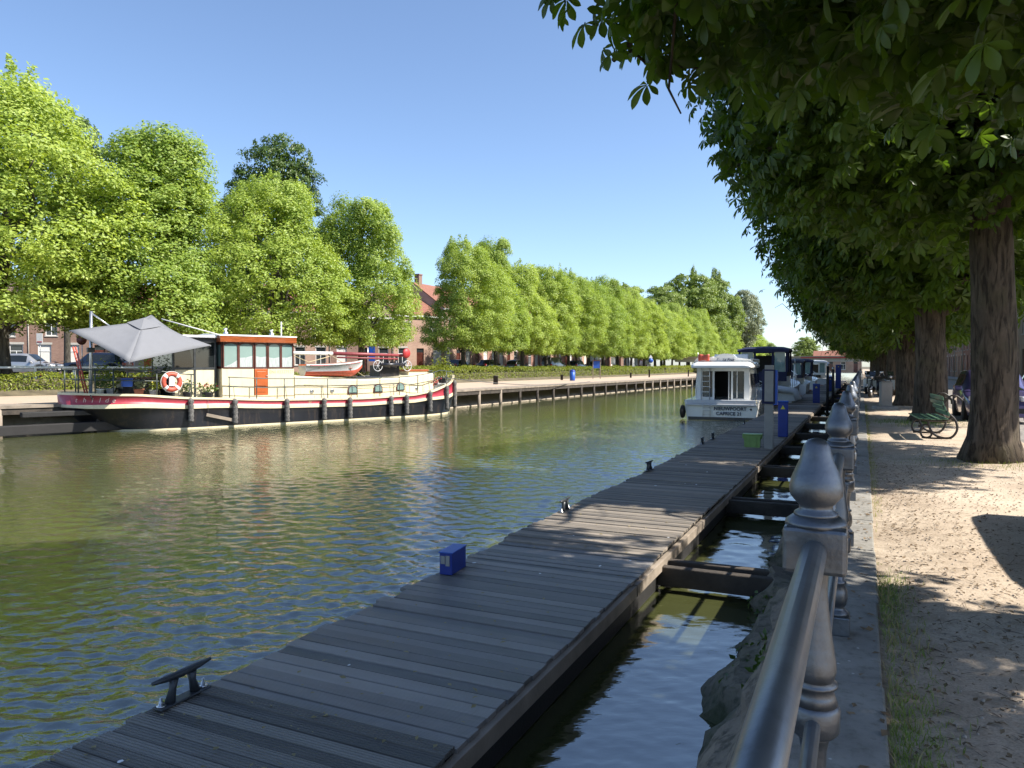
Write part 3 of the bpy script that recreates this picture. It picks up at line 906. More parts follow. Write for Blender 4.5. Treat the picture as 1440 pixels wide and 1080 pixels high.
# row on the far bank, first the four big ones behind the barge, then after the gap the long regular row
def polar(u, d, z=STREET - .05):
    lat = (u - 720) / 1047.0 * d; th = R(CAM_YAW)
    return (lat * math.cos(th) - d * math.sin(th), lat * math.sin(th) + d * math.cos(th), z)
rowspec = [   # (u pixel column in the photo, top row, half width px) turned into positions on the planting line once, here kept as metres
    (polar(4, 42.0), 16.6, 6.3, 'tallest light green linden, cut off by the left edge of the picture'),
    (polar(228, 47.5), 14.8, 6.1, 'light green linden on the far bank rising right above the grey parasol'),
    (polar(393, 53.5), 14.3, 5.1, 'mid green linden on the far bank directly behind the barge wheelhouse'),
    (polar(508, 58.5), 13.9, 4.5, 'greener linden on the far bank at the left side of the house gap'),
    ((-37.6, 68.0), 13.4, 4.1, 'linden on the far bank, first to the right of the house gap'),
    ((-37.4, 75.2), 14.4, 4.1, 'tall spiky-topped linden on the far bank, second to the right of the house gap'),
    ((-37.3, 82.3), 13.4, 4.1, 'linden on the far bank, third to the right of the house gap'),
    ((-37.2, 89.6), 13.8, 4.2, 'linden on the far bank, fourth to the right of the house gap'),
    ((-37.0, 97.2), 13.4, 4.2, 'linden on the far bank, fifth to the right of the house gap'),
]
rng = np.random.default_rng(5)
k = 0
for (p, h, r, lab) in rowspec:
    cm, tm = LIND[(k * 3 + 1) % 4]
    plant_tree('linden_tree', lab, 'tree', cm, tm, (p[0], p[1], STREET - .05), rng.uniform(0, 6.28), r / 4.0, h / 14.0, None, 'lindens along the far bank')
    k += 1
y = 105.0
while y < 300:
    cm, tm = LIND[k % 4]
    plant_tree('linden_tree', 'yellow-green linden in the distant unbroken part of the far bank row', 'tree', cm, tm,
               (-36.9 + .2 * math.sin(k), y, STREET - .05), rng.uniform(0, 6.28), rng.uniform(.92, 1.15), rng.uniform(.88, 1.08), None, 'distant lindens of the far bank row')
    y += 7.8; k += 1

BIG = finish(*crown_tree(51, 22.0, 6.0, 5.4, 300, 120, .27, 'round', (.36, .36, .28), 6), MT['dark_leaf'], MT['bark_grey'])
BIG2 = finish(*crown_tree(52, 20.0, 3.0, 6.0, 420, 110, .34, 'round', (.42, .42, .34), 4), MT['mid_leaf_hazed'], MT['bark_grey'])
POP = finish(*crown_tree(53, 24.0, 3.0, 2.2, 200, 80, .34, 'column', (.22, .22, .5), 14), MT['mid_leaf_hazed'], MT['bark_grey'])
WIL = finish(*crown_tree(54, 18.0, 1.5, 5.2, 380, 100, .34, 'round', (.34, .34, .42), 12), MT['willow_leaf'], MT['bark_grey'])
for (u, d, T, s, sz, nm, lab) in [
        (95, 62, BIG, .85, .98, 'deciduous_tree', 'dark sparse-topped tree peeping out behind the tallest linden at the left'),
        (398, 72, BIG, .92, 1.02, 'deciduous_tree', 'tall dark green round-topped tree standing above the linden row behind the wheelhouse'),
        (330, 75, BIG, .6, .80, 'deciduous_tree', 'lower dark tree filling the gap between lindens above the wheelhouse roof'),
        (880, 175, BIG2, 1.15, .98, 'deciduous_tree', 'rounded mid green tree topping the far row where it begins to rise'),
        (930, 185, BIG2, 1.1, 1.02, 'deciduous_tree', 'round tree at the left of the wooded rise at the end of the far row'),
        (968, 200, BIG2, 1.35, 1.26, 'deciduous_tree', 'largest round tree in the wooded rise at the end of the far row'),
        (1006, 215, BIG2, 1.2, 1.28, 'deciduous_tree', 'round green tree right of the largest one, below the two poplars'),
        (974, 235, POP, .8, 1.30, 'poplar_tree', 'narrow dark poplar, left one of two rising above the far trees'),
        (1006, 240, POP, 1.15, 1.30, 'poplar_tree', 'wider feathery poplar, right one of two rising above the far trees'),
        (1046, 232, WIL, 1.0, 1.32, 'willow_tree', 'pale grey-green willow at the right end of the far tree row'),
        (1082, 330, BIG2, .55, .55, 'deciduous_tree', 'small distant tree just right of the navy canopy top'),
        (1133, 300, BIG2, .75, .62, 'deciduous_tree', 'small round tree above the distant bridge'),
        (1176, 300, BIG2, .6, .5, 'deciduous_tree', 'small distant tree by the right end of the bridge'),
        (-60, 60, BIG2, .9, .8, 'deciduous_tree', 'dark tree behind the lindens at the left edge')]:
    if u == -60: continue
    plant_tree(nm, lab, 'tree', T[0], T[1], polar(u, d), u * 1.7, s, sz, None)

# ---- horse chestnuts on the near bank
def palmate():
    V, F = [], []
    lens = [.60, .82, 1.0, .98, .84, .64]
    angs = [-112, -66, -22, 22, 66, 112]
    for a, l in zip(angs, lens):
        ca, sa = math.cos(R(a)), math.sin(R(a))
        b = len(V)
        def P(s, w, fold):
            x = s * l; z = -.50 * s * s * l + fold
            yy = w * l
            return (x * ca - yy * sa, x * sa + yy * ca, z)
        V += [P(.02, 0, 0), P(.42, -.145, .03), P(.42, 0, -.02), P(.42, .145, .03), P(.74, -.225, .04), P(.74, 0, -.02), P(.74, .225, .04), P(1.0, 0, 0)]
        F += [[b, b + 1, b + 2], [b, b + 2, b + 3], [b + 1, b + 4, b + 5, b + 2], [b + 2, b + 5, b + 6, b + 3], [b + 4, b + 7, b + 5], [b + 5, b + 7, b + 6]]
    return V, F
def palmate_fine():
    V, F = [], []
    st = [(.04, .012, 0), (.24, .07, .02), (.44, .145, .035), (.62, .21, .04), (.78, .225, .04), (.91, .14, .025)]
    for a, l in zip([-112, -66, -22, 22, 66, 112], [.60, .82, 1.0, .98, .84, .64]):
        ca, sa = math.cos(R(a)), math.sin(R(a)); b = len(V)
        def P(s, w, fold):
            x = s * l; z = -.50 * s * s * l + fold; yy = w * l
            return (x * ca - yy * sa, x * sa + yy * ca, z)
        for s_, w, f in st: V.extend([P(s_, -w, f), P(s_, 0, -.02), P(s_, w, f)])
        V.append(P(1.0, 0, 0))
        for i in range(len(st) - 1):
            o = b + 3 * i; F.extend([[o, o + 3, o + 4, o + 1], [o + 1, o + 4, o + 5, o + 2]])
        o = b + 3 * (len(st) - 1); F.extend([[o, o + 3, o + 1], [o + 1, o + 3, o + 2]])
    return V, F
PALM_FINE = palmate_fine()
PALM = palmate()
def palmate_lo():
    V, F = [], []
    for a, l in zip([-100, -50, 0, 50, 100], [.7, .95, 1, .95, .7]):
        ca, sa = math.cos(R(a)), math.sin(R(a)); b = len(V)
        for (s, w, z) in [(.03, 0, 0), (.65, -.17, -.2), (1, 0, -.45), (.65, .17, -.2)]:
            V.append((s * l * ca - w * l * sa, s * l * sa + w * l * ca, z * l))
        F += [[b, b + 1, b + 2, b + 3]]
    return V, F
PALM_LO = palmate_lo()

def chestnut(seed, n, tmpl, leaf, rx, ry, z0, z1, trunk_r=.40, ex=2.7, gaps=(), inner=.22):
    rng = np.random.default_rng(seed)
    hh = (z1 - z0)
    # shoots: tips on a lumpy, box-like envelope, leaves in whorls along them
    lob = [(rng.normal(size=3), rng.uniform(-.16, .12)) for _ in range(26)]
    lob = [(a / np.linalg.norm(a), b) for a, b in lob]
    P, Nn, Rl = [], [], []
    cnt = 0
    while cnt < n:
        d = rng.normal(size=3); d /= np.linalg.norm(d)
        k = 1 / (abs(d[0]) ** ex + abs(d[1]) ** ex + abs(d[2]) ** ex) ** (1 / ex)
        for a, b in lob: k += b * math.exp((a @ d - 1) * 9)
        q = 1 - inner * rng.random() ** 1.6 if rng.random() < .82 else rng.uniform(.35, .8)
        p = d * k * q * np.array([rx, ry, hh / 2]) + np.array([0, 0, (z0 + z1) / 2])
        if p[2] < z0 - .5: continue
        if any((p[0] - g[0]) ** 2 + (p[1] - g[1]) ** 2 + (p[2] - g[2]) ** 2 < g[3] ** 2 for g in gaps): continue
        m = rng.integers(4, 8)
        out = np.array([d[0], d[1], .25 * d[2] + .15])
        for i in range(m):
            P.append(p + rng.normal(size=3) * .19)
            Nn.append(out * .75 + np.array([0, 0, .55]) + rng.normal(size=3) * .38)
            Rl.append(out + rng.normal(size=3) * .6 + np.array([0, 0, -.55]))
        cnt += m
    P = np.array(P); Nn = np.array(Nn); Rl = np.array(Rl)
    # the shaded inside of the crown: sparse larger sprays that close the gaps between the outer shoots
    S = leaf * rng.uniform(.6, 1.2, len(P))
    ni = 5200
    D = rng.normal(size=(ni, 3)); D /= np.linalg.norm(D, axis=1, keepdims=True)
    K = 1 / (np.abs(D) ** 2.7).sum(1) ** (1 / 2.7) * rng.uniform(.3, .86, ni)
    PI_ = D * K[:, None] * np.array([rx, ry, hh / 2]) + np.array([0, 0, (z0 + z1) / 2])
    ok = np.ones(ni, bool)
    for g in gaps: ok &= ((PI_ - np.array(g[:3])) ** 2).sum(1) > (g[3] + .25) ** 2
    PI_ = PI_[ok]
    inner_me = scatter_mesh('inner', PALM_LO[0], PALM_LO[1], PI_, frames(rng.normal(size=PI_.shape) * .5 + np.array([0, 0, 1.]), rng), .33 * rng.uniform(.7, 1.2, len(PI_)), [])
    me = scatter_mesh('crown', tmpl[0], tmpl[1], P, frames(Nn, rng, Rl), S, [])
    bmj = bmesh.new(); bmj.from_mesh(me); bmj.from_mesh(inner_me); bmj.to_mesh(me); bmj.free()
    mb = MB()
    k, pts, rs = 14, [], []
    H = z0 + hh * .25
    for i in range(k):
        t = i / (k - 1)
        pts.append((.05 * math.sin(t * 5 + seed), .05 * math.cos(t * 4 + seed), -.12 + H * t))
        rs.append(trunk_r * (1 - .22 * t) * (1 + .30 * math.exp(-t * H / .22)) + rng.normal() * .008)
    mb.tube(pts, rs, 26)
    # root flare and burls make the section irregular
    for i, (x, y, z) in enumerate(mb.v):
        a = math.atan2(y, x); f = 1 + .06 * math.sin(3 * a + seed) * math.exp(-max(0, z) * 1.6) + .15 * max(0, math.sin(5 * a + seed * 1.7)) ** 2 * math.exp(-max(0, z + .05) * 4.5) + .035 * math.sin(5 * a + seed * 2 + z * 1.3) + .02 * math.sin(9 * a + z * 3)
        mb.v[i] = (x * f, y * f, z)
    top = Vector(pts[-1])
    for i in range(16):
        a = 2 * math.pi * i / 16 + rng.uniform(-.2, .2)
        q = rng.uniform(.55, .92)
        b = (rx * q * math.cos(a), ry * q * math.sin(a), z0 + hh * rng.uniform(.10, .75))
        pp = limb(mb, top - Vector((0, 0, rng.uniform(0, 1.6))), b, .14, .025, rng, 7, .12, 8)
        for j in range(4):
            s = pp[rng.integers(3, 7)]
            limb(mb, s, s + Vector(rng.normal(size=3) * np.array([.9, .9, .6])), .022, .007, rng, 5, .2, 5)
    limb(mb, top, (0, 0, z1 - 1.2), .22, .05, rng)
    return me, mb
def hole(tree, start, rr, ts):
    # an opening in a crown along the way the sun takes
    return [(start[0] + sdir.x * t - tree[0], start[1] + sdir.y * t - tree[1], start[2] + sdir.z * t, rr) for t in ts]
TS = [4.5 + .7 * i for i in range(20)]
GAP_A = hole((1.96, 14.75), (-3.3, 10.6, DZ), 1.35, TS) + hole((1.96, 14.75), (1.3, 8.9, 0), 1.1, TS) + hole((1.96, 14.75), (1.3, 10.0, 0), 1.0, TS)
GAP_B = [(math.cos(-.4) * g[0] - math.sin(-.4) * g[1], math.sin(-.4) * g[0] + math.cos(-.4) * g[1], g[2], g[3]) for g in hole((1.85, 5.3), (1.4, 7.9, 0), 1.0, TS) + hole((1.85, 5.3), (1.3, 8.9, 0), 1.1, TS)]
CH_A = finish(*chestnut(101, 21000, PALM, .215, 5.0, 4.5, 3.95, 12.0, .36, gaps=GAP_A), MT['chestnut_leaf'], MT['bark'])
CH_B = finish(*chestnut(107, 20000, PALM_FINE, .205, 4.5, 5.1, 3.45, 12.2, .40, 2.3, gaps=GAP_B), MT['chestnut_leaf'], MT['bark'])
CH_C = finish(*chestnut(103, 9500, PALM_LO, .33, 5.3, 4.5, 2.9, 9.6, .44), MT['chestnut_leaf'], MT['bark'])
CH_D = finish(*chestnut(104, 9500, PALM_LO, .33, 5.4, 4.6, 2.5, 9.8, .43), MT['chestnut_leaf'], MT['bark'])
chest = [((1.85, 5.3), CH_B, 0.4, 'horse chestnut nearest to the camera whose big leaves hang into the top right corner'),
         ((1.96, 14.75), CH_A, 0.0, 'horse chestnut with its thick trunk in full view at the right edge of the path'),
         ((1.75, 24.2), CH_C, 1.2, 'horse chestnut whose flared trunk stands right behind the green bench'),
         ((1.62, 33.8), CH_D, 2.2, 'horse chestnut just behind and left of the trunk by the bench'),
         ((1.55, 45.0), CH_C, 3.4, 'horse chestnut beside the parked scooters, third trunk beyond the bench'),
         ((1.5, 54.2), CH_D, 4.0, 'fourth horse chestnut beyond the bench, trunk mostly hidden'),
         ((1.5, 63.4), CH_C, 5.0, None), ((1.5, 72.5), CH_D, 5.7, None), ((1.5, 81.0), CH_C, .7, None), ((1.5, 91.0), CH_D, 1.6, None), ((1.5, 101.0), CH_C, 2.7, None), ((1.5, 112.0), CH_D, 3.7, None), ((1.5, 124.0), CH_C, .1, None)]
for (p, T, rz, lab) in chest:
    plant_tree('chestnut_tree', lab or 'distant dark horse chestnut at the far end of the near bank row', 'tree', T[0], T[1], (p[0], p[1], 0), rz, 1, 1, None,
               'horse chestnuts along the near bank' if lab else 'distant horse chestnuts of the near row')

# ------------------------------------------------------------------ hedge on the far bank
def hedge(name, label, s0, s1, off, w, h, seed, leafm, dens=420, leaf=.11, group=None):
    rng = np.random.default_rng(seed)
    line = offset(BANK, off)
    n = int((s1 - s0) * dens)
    P = []; Nn = []
    ss = rng.uniform(s0, s1, n)
    for s in ss:
        p, a = along(line, s)
        hh = h * (1 + .16 * noise.noise(Vector((s * .35, seed, 0))) + .1 * noise.noise(Vector((s * 1.3, seed, 3))))
        side = rng.random()
        if side < .45: q = (w * rng.uniform(-.5, .5), hh * rng.uniform(.86, 1.08)); nn = (0, 1)
        elif side < .95: q = (-w * .5 + rng.normal() * .07, hh * rng.uniform(.05, 1.0)); nn = (-1, .4)
        else: q = (w * .5, hh * rng.random()); nn = (1, .4)
        nx_, ny_ = -math.sin(a), math.cos(a)
        P.append((p.x + nx_ * q[0], p.y + ny_ * q[0], q[1] + .05))
        Nn.append((nx_ * nn[0], ny_ * nn[0], nn[1]))
    P = np.array(P); Nn = np.array(Nn) + rng.normal(size=(n, 3)) * .5
    me = scatter_mesh('foliage', QV, QF, P, frames(Nn, rng), leaf * rng.uniform(.7, 1.4, n), [leafm])
    mid, _ = along(line, (s0 + s1) / 2)
    me.transform(Matrix.Translation((-mid.x, -mid.y, 0)))
    t = thing(name, label, 'hedge', (mid.x, mid.y, 0), 0, group)
    link_mesh('foliage', me, t)
    mb = MB()
    for s in np.arange(s0 + .2, s1 - .2, .55):
        p, a = along(line, s)
        mb.tube([(p.x - mid.x, p.y - mid.y, -.1), (p.x - mid.x + rng.normal() * .1, p.y - mid.y + rng.normal() * .1, h * .8)], [.02, .012], 5)
    mb.build('stems', MT['bark_grey'], t)
    return t
for (s0, s1, lab, h, dn) in [(48, 78, 'bright clipped hedge on the far bank left of and behind the barge stern', 1.0, 430),
                      (79, 101, 'hedge on the far bank mostly hidden behind the barge middle', 1.0, 300),
                      (102, 122, 'clipped green hedge on the far bank just beyond the barge bow', 1.4, 420),
                      (122.6, 150, 'green hedge on the far bank in front of the dark parked cars', 1.35, 330),
                      (150.6, 185, 'yellow-green hedge on the far bank beside the blue waste bin and notice board', 1.35, 260),
                      (186, 240, 'farthest yellow-green hedge on the far bank near the road sign', 1.5, 200)]:
    hedge('clipped_hedge', lab, s0, s1, 12.2, 1.2, h, int(s0), MT['hedge_leaf'], dn, .13 if s0 < 140 else .17, 'clipped hedges along the far bank')
# ------------------------------------------------------------------ the barge (x towards the bow, y to port, z above the water)
BS = Vector((-27.483, 19.22, WATER)); BE = Vector((-20.707, 36.131, WATER))
BA = math.atan2(BE.y - BS.y, BE.x - BS.x)
BM = Matrix.Translation(BS) @ Matrix.Rotation(BA, 4, 'Z')
def bw(x, y, z): return tuple(BM @ Vector((x, y, z)))
def lerp_tab(tab, x):
    if x <= tab[0][0]: return tab[0][1]
    for (a, va), (b, vb) in zip(tab, tab[1:]):
        if x <= b:
            t = (x - a) / (b - a); t = t * t * (3 - 2 * t) * .5 + t * .5
            return va + (vb - va) * t
    return tab[-1][1]
SHEER = [(-.45, 1.64), (1.7, 1.57), (4.3, 1.36), (8, 1.18), (12.6, 1.12), (15.5, 1.2), (16.9, 1.36), (18.4, 1.68), (19.95, 2.2)]
REDH = [(-.45, .40), (1.7, .32), (6, .20), (14, .20), (16.8, .26), (18.4, .52), (19.95, .80)]
CREAMH = [(-.45, .12), (.5, .17), (6, .15), (16, .14), (19.95, .20)]
BW2 = 2.1
def hb_deck(x):
    if x < 2.3: q = (x + .45) / 2.75; return BW2 * math.sqrt(max(0, 1 - (1 - q) ** 2.3))
    if x > 15.2: q = (x - 15.2) / 4.75; return BW2 * max(0, 1 - q ** 2.6) ** .75
    return BW2
def hb_wl(x):
    if x < 5.0: q = max(0, (x - .6) / 4.4); return BW2 * (math.sin(q * math.pi / 2)) ** .55 * .985
    if x > 15.0: q = (x - 15.0) / 4.65; return BW2 * .985 * max(0, 1 - q ** 2.4) ** .8
    return BW2 * .985
barge = thing('canal_barge', 'long black, red and cream houseboat barge moored at the far bank', 'barge', BS, BA)
def hull_mesh():
    mb = MB()
    sx = [i / 60 for i in range(61)]
    def xs_deck(q): return -.45 + 20.4 * (1 - math.cos(math.pi * q)) / 2
    def xs_wl(q): return .6 + 19.05 * (1 - math.cos(math.pi * q)) / 2
    rows = []
    for side in (-1, 1):
        grid = []
        for q in sx:
            xd, xw = xs_deck(q), xs_wl(q)
            sh = lerp_tab(SHEER, xd); rh = lerp_tab(REDH, xd); ch = lerp_tab(CREAMH, xd)
            y, w = hb_deck(xd), hb_wl(xw)
            zc = sh - .09 - rh - ch
            xm = xd * .55 + xw * .45
            r = [(xw + (.3 if q < .1 else 0), w * .93, -.5), (xw, w, 0.0), (xw, w * 1.0, .07), (xm, y * .72 + w * .28, zc * .62), (xd, y * .995, zc), (xd, y + .035, zc + .01),
                 (xd, y + .035, zc + ch - .01), (xd, y, zc + ch), (xd - .03 if q < .1 else xd, y, sh - .09), (xd, y + .05, sh - .085), (xd, y + .05, sh), (xd, max(0, y - .12), sh), (xd, max(0, y - .12), sh - .30)]
            grid.append([(px, BW2 + side * py, pz) for px, py, pz in r])
        nr = len(grid[0]); b = []
        vs = [p for g in grid for p in g]
        mids = [0, 1, 0, 0, 1, 1, 1, 2, 1, 1, 1, 1]
        for k in range(nr - 1):
            fs = [(i * nr + k, (i + 1) * nr + k, (i + 1) * nr + k + 1, i * nr + k + 1) for i in range(len(sx) - 1)]
            mb.add([], []) if False else None
            rows.append((vs, fs, mids[k]))
        for i in range(len(sx) - 1): pass
        base = len(mb.v)
        mb.v.extend(vs)
        for k in range(nr - 1):
            for i in range(len(sx) - 1):
                mb.f.append([base + j for j in (i * nr + k, (i + 1) * nr + k, (i + 1) * nr + k + 1, i * nr + k + 1)])
                mb.m.append(mids[k]); mb.s.append(k in (0, 2, 3, 7))
    return mb
h = hull_mesh().build('hull', [MT['black_paint'], MT['cream_paint'], MT['red_paint']], barge)
mb = MB()
vs, fs = [], []
for i in range(61):
    xd = -.45 + 20.4 * (1 - math.cos(math.pi * i / 60)) / 2
    sh = lerp_tab(SHEER, xd) - (.18 if xd < 16 else .3); y = max(0.01, hb_deck(xd) - .1)
    vs += [(xd, BW2 - y, sh), (xd, BW2 + y, sh)]
mb.add(vs, [(2 * i, 2 * i + 1, 2 * i + 3, 2 * i + 2) for i in range(60)])
mb.build('deck', MT['gelcoat_grey'], barge)
mb = MB(); mb.prism([(.35, -.6), (.35, .95), (.9, .9), (.9, -.6)], BW2 - .06, BW2 + .06); mb.build('rudder', MT['black_paint'], barge)

# coachroof with portholes
def coach_z(x): return lerp_tab([(9, 2.24), (12.6, 2.02), (15, 2.06), (17.6, 2.30)], x)
def coach_w(x): return 1.72 if x < 15.2 else 1.72 - (x - 15.2) * .27
mb = MB()
vs = []
cx = [9.02 + .46 * i for i in range(20)]
for x in cx:
    w = coach_w(x); z = coach_z(x)
    vs += [(x, BW2 - w, .9), (x, BW2 - w, z - .05), (x, BW2 - w + .06, z), (x, BW2, z + .07), (x, BW2 + w - .06, z), (x, BW2 + w, z - .05), (x, BW2 + w, .9)]
n = len(cx)
mb.add(vs, [(i * 7 + k, (i + 1) * 7 + k, (i + 1) * 7 + k + 1, i * 7 + k + 1) for i in range(n - 1) for k in range(6)] + [list(range(7)), [(n - 1) * 7 + k for k in range(7)][::-1]])
coach = mb.build('coachroof', MT['cream_paint'], barge)
mb = MB()
for k in range(2):
    pts = [(x, BW2 - coach_w(x) - .012, coach_z(x) - .42 + .0 * k) for x in cx[1:]]
    if k == 0: mb.tube(pts, .022, 6)
mb.build('rubbing_strip', MT['cream_paint'], coach)
def arch(w, h, n=8, rise=.22):
    pts = [(-w / 2, 0), (w / 2, 0), (w / 2, h - rise * w)]
    for i in range(1, n):
        a = math.pi * i / n
        pts.append((w / 2 * math.cos(a), h - rise * w + rise * w * math.sin(a)))
    pts.append((-w / 2, h - rise * w))
    return pts
for (x, z, w, hh) in ((12.15, 1.28, .58, .48), (13.65, 1.32, .55, .46), (15.05, 1.40, .52, .44)):
    w0 = BW2 - coach_w(x)
    mb = MB(); mb.prism([(x + a, z + b) for a, b in arch(w, hh, rise=.5)], w0 - .035, w0 + .01); f = mb.build('porthole', MT['dark_wood'], barge)
    mb = MB(); mb.prism([(x + a * .78, z + .05 + b * .78) for a, b in arch(w, hh, rise=.5)], w0 - .045, w0 - .036); mb.build('pane', MT['curtain_glass'], f)
for x in (9.9, 11.0, 16.3):
    mb = MB(); w0 = BW2 - coach_w(x)
    mb.lathe([(.10, 0), (.11, .02), (.07, .035), (.05, .03)], 14); mb.build('round_vent', MT['steel'], barge, loc=(x, w0 - .002, 1.48)).rotation_euler = (R(90), 0, 0)
mb = MB(); mb.box(16.3, 17.6, BW2 - .7, BW2 + .6, 2.2, 2.42, bev=.03); hatch = mb.build('hatch', MT['cream_paint'], barge)
mb = MB(); mb.box(16.25, 17.65, BW2 - .76, BW2 + .66, 2.42, 2.52, bev=.02); mb.build('hatch_lid', MT['varnish'], hatch)
mb = MB(); mb.box(12.6, 14.2, BW2 - 1.3, BW2 + 1.2, 2.09, 2.17, bev=.03); mb.build('solar_panel', MT['dark_glass'], barge)

# wheelhouse
WX0, WX1, WY0, WY1 = 5.55, 9.0, .42, 3.78
mb = MB()
mb.box(WX0, 7.02, WY0, WY0 + .06, 1.0, 2.60); mb.box(7.70, WX1, WY0, WY0 + .06, 1.0, 2.60); mb.box(7.02, 7.70, WY0, WY0 + .06, 1.0, 1.36)
mb.box(WX0, WX1, WY1 - .06, WY1, 1.0, 2.60)
mb.box(WX0, WX0 + .06, WY0 + .062, WY1 - .062, 1.0, 2.58); mb.box(WX1 - .06, WX1, WY0 + .062, WY1 - .062, 1.0, 2.58)
house = mb.build('wheelhouse', MT['cream_paint'], barge)
mb = MB()
mb.box(WX0 - .12, WX1 + .08, WY0 - .14, WY1 + .14, 3.78, 4.06, bev=.02)
mb.build('roof_fascia', MT['varnish'], house)
mb = MB()
mb.prism([(WY0 - .16, 4.06), (WY1 + .16, 4.06), (WY1 + .1, 4.10), (BW2, 4.20), (WY0 - .1, 4.10)], WX0 - .15, WX1 + .1, 'x')
mb.build('roof', MT['white_paint'], house)
def arched_window(x0, x1, z0, z1, y, parent, glass, thick=.05, frame=.055):
    """frame with an arched opening in a wall facing -y"""
    w, hh = x1 - x0, z1 - z0
    mb = MB()
    inner = [(x0 + w / 2 + a * (w - 2 * frame) / w, z0 + frame + b) for a, b in arch(w, hh - 2 * frame, 10, .16)]
    k = len(inner)
    # outer ring points chosen to match the inner count
    outer = []
    for (a, b) in inner:
        if b <= z0 + frame + 1e-6: outer.append((x0 if a < x0 + w / 2 else x1, z0))
        elif b < z1 - frame - .16 * w + .001 : outer.append((x0 if a < x0 + w / 2 else x1, b))
        else: outer.append((min(max(x0 + w / 2 + (a - x0 - w / 2) * w / (w - 2 * frame), x0), x1), z1))
    vs = []
    for d in (y - thick, y):
        vs += [(a, d, b) for a, b in inner] + [(a, d, b) for a, b in outer]
    fs = []
    for i in range(k):
        j = (i + 1) % k
        fs += [(i, j, k + j, k + i), (2 * k + i, 3 * k + i, 3 * k + j, 2 * k + j), (i, 2 * k + i, 2 * k + j, j), (k + i, k + j, 3 * k + j, 3 * k + i)]
    # corners above the arch
    mb.add(vs, fs)
    o = mb.build('window_frame', MT['dark_wood'], parent)
    mb = MB(); mb.box(x0 + .02, x1 - .02, y - .018, y - .010, z0 + .02, z1 - .02); mb.build('pane', glass, o)
    return o
wx = [(5.60, 6.31), (6.31, 7.03), (7.06, 7.68), (7.70, 8.34), (8.34, 8.98)]
for k, (a, b) in enumerate(wx):
    wf = arched_window(a, b, 2.60, 3.78, WY0 + .03, barge, MT['curtain_glass'])
    # white curtains drawn across the lower part, slanting as they hang
    l0, l1 = [(.02, .30), (.42, .52), (.50, .48), (.44, .46), (.44, .52)][k]
    mb = MB(); mb.prism([(a + .06, 2.665), (b - .06, 2.665), (b - .06, 2.665 + l1), ((a + b) / 2, 2.665 + (l0 + l1) / 2 - .04), (a + .06, 2.665 + l0)], WY0 + .0095, WY0 + .0115)
    mb.build('curtain', MT['letter_pale_grey'], wf)
for (x, y0, y1) in ((WX1, WY0, BW2), (WX1, BW2, WY1), (WX0 + .05, WY0, BW2), (WX0 + .05, BW2, WY1)):
    mb = MB(); mb.box(x - .05, x, y0 + .04, y0 + .12, 2.60, 3.78); mb.box(x - .05, x, y1 - .12, y1 - .04, 2.60, 3.78); mb.box(x - .049, x - .001, y0 + .12, y1 - .12, 2.6, 2.70); mb.box(x - .049, x - .001, y0 + .12, y1 - .12, 3.66, 3.78)
    o = mb.build('window_frame', MT['dark_wood'], barge)
    mb = MB(); mb.box(x - .03, x - .02, y0 + .10, y1 - .10, 2.66, 3.72); mb.build('pane', MT['curtain_glass'], o)
mb = MB(); mb.box(WX0 + .04, WX1 - .04, WY1 - .04, WY1 - .01, 2.6, 3.78); mb.build('port_windows', MT['dark_glass'], house)
mb = MB(); mb.box(WX0 + .1, WX1 - .1, WY0 + .45, WY1 - .2, 2.2, 2.55); mb.build('console', MT['interior_dark'], house)
mb = MB(); mb.box(7.06, 7.68, WY0 - .01, WY0 + .045, 1.37, 2.58, bev=.01); door = mb.build('door', MT['door_orange'], barge)
mb = MB(); mb.box(7.16, 7.58, WY0 - .028, WY0 - .011, 1.50, 2.46, bev=.008); mb.build('panel', MT['door_orange'], door)
mb = MB(); mb.lathe([(.03, 0), (.03, .03), (.012, .05)], 10); mb.build('handle', MT['steel'], door, loc=(7.62, WY0 - .01, 2.25)).rotation_euler = (R(90), 0, 0)
for x in (6.45, 8.72):
    mb = MB(); mb.lathe([(.12, 4.1), (.12, 4.3), (.06, 4.33), (.06, 4.42), (.10, 4.44), (.10, 4.48), (.02, 4.5)], 12, (x, 2.2, 0)); mb.build('roof_vent', MT['steel'], house)
mb = MB(); mb.tube([(8.85, 1.4, 4.1), (8.85, 1.4, 4.85)], .03, 8); mb.build('chimney_pipe', MT['white_paint'], house)
mb = MB(); mb.tube([(5.5, .5, 4.1), (3.3, 1.3, 4.75)], .018, 6); mb.tube([(5.5, .62, 4.1), (3.4, 1.55, 4.75)], .018, 6); mb.build('roof_poles', MT['white_paint'], house)
house_l = lettering('lettering', 'ENI 02327527', .20, MT['letter_cream'], house, axes((8.37, WY0 - .006, 2.43), (1, 0, 0), (0, 0, 1)), .003, space=1.05)

# dark glazed aft cabin
AX0, AX1 = 3.55, 5.44
ac = None
for y, ya in ((.75, .752), (3.4, 3.402)):
    mb = MB()
    for x in (AX0, 4.45, AX1 - .09): mb.box(x, x + .09, y, y + .09, 1.1, 3.95)
    mb.box(AX0, AX1, ya, ya + .086, 2.55, 2.65); mb.box(AX0, AX1, ya, ya + .086, 3.75, 3.93)
    o = mb.build('aft_cabin_frame', MT['dark_steel'], barge)
    ac = ac or o
mb = MB(); mb.box(AX0 - .1, AX1 + .02, .6, 3.6, 3.95, 4.06, bev=.03); mb.build('roof', MT['gelcoat_grey'], ac)
mb = MB(); mb.box(AX0 + .02, AX1 - .02, .78, .80, 2.65, 3.75); mb.box(AX0 + .02, AX0 + .04, .85, 3.4, 1.2, 3.9); mb.box(AX0 + .02, AX1 - .02, 3.43, 3.45, 1.2, 3.9); mb.build('glazing', MT['dark_glass'], ac)
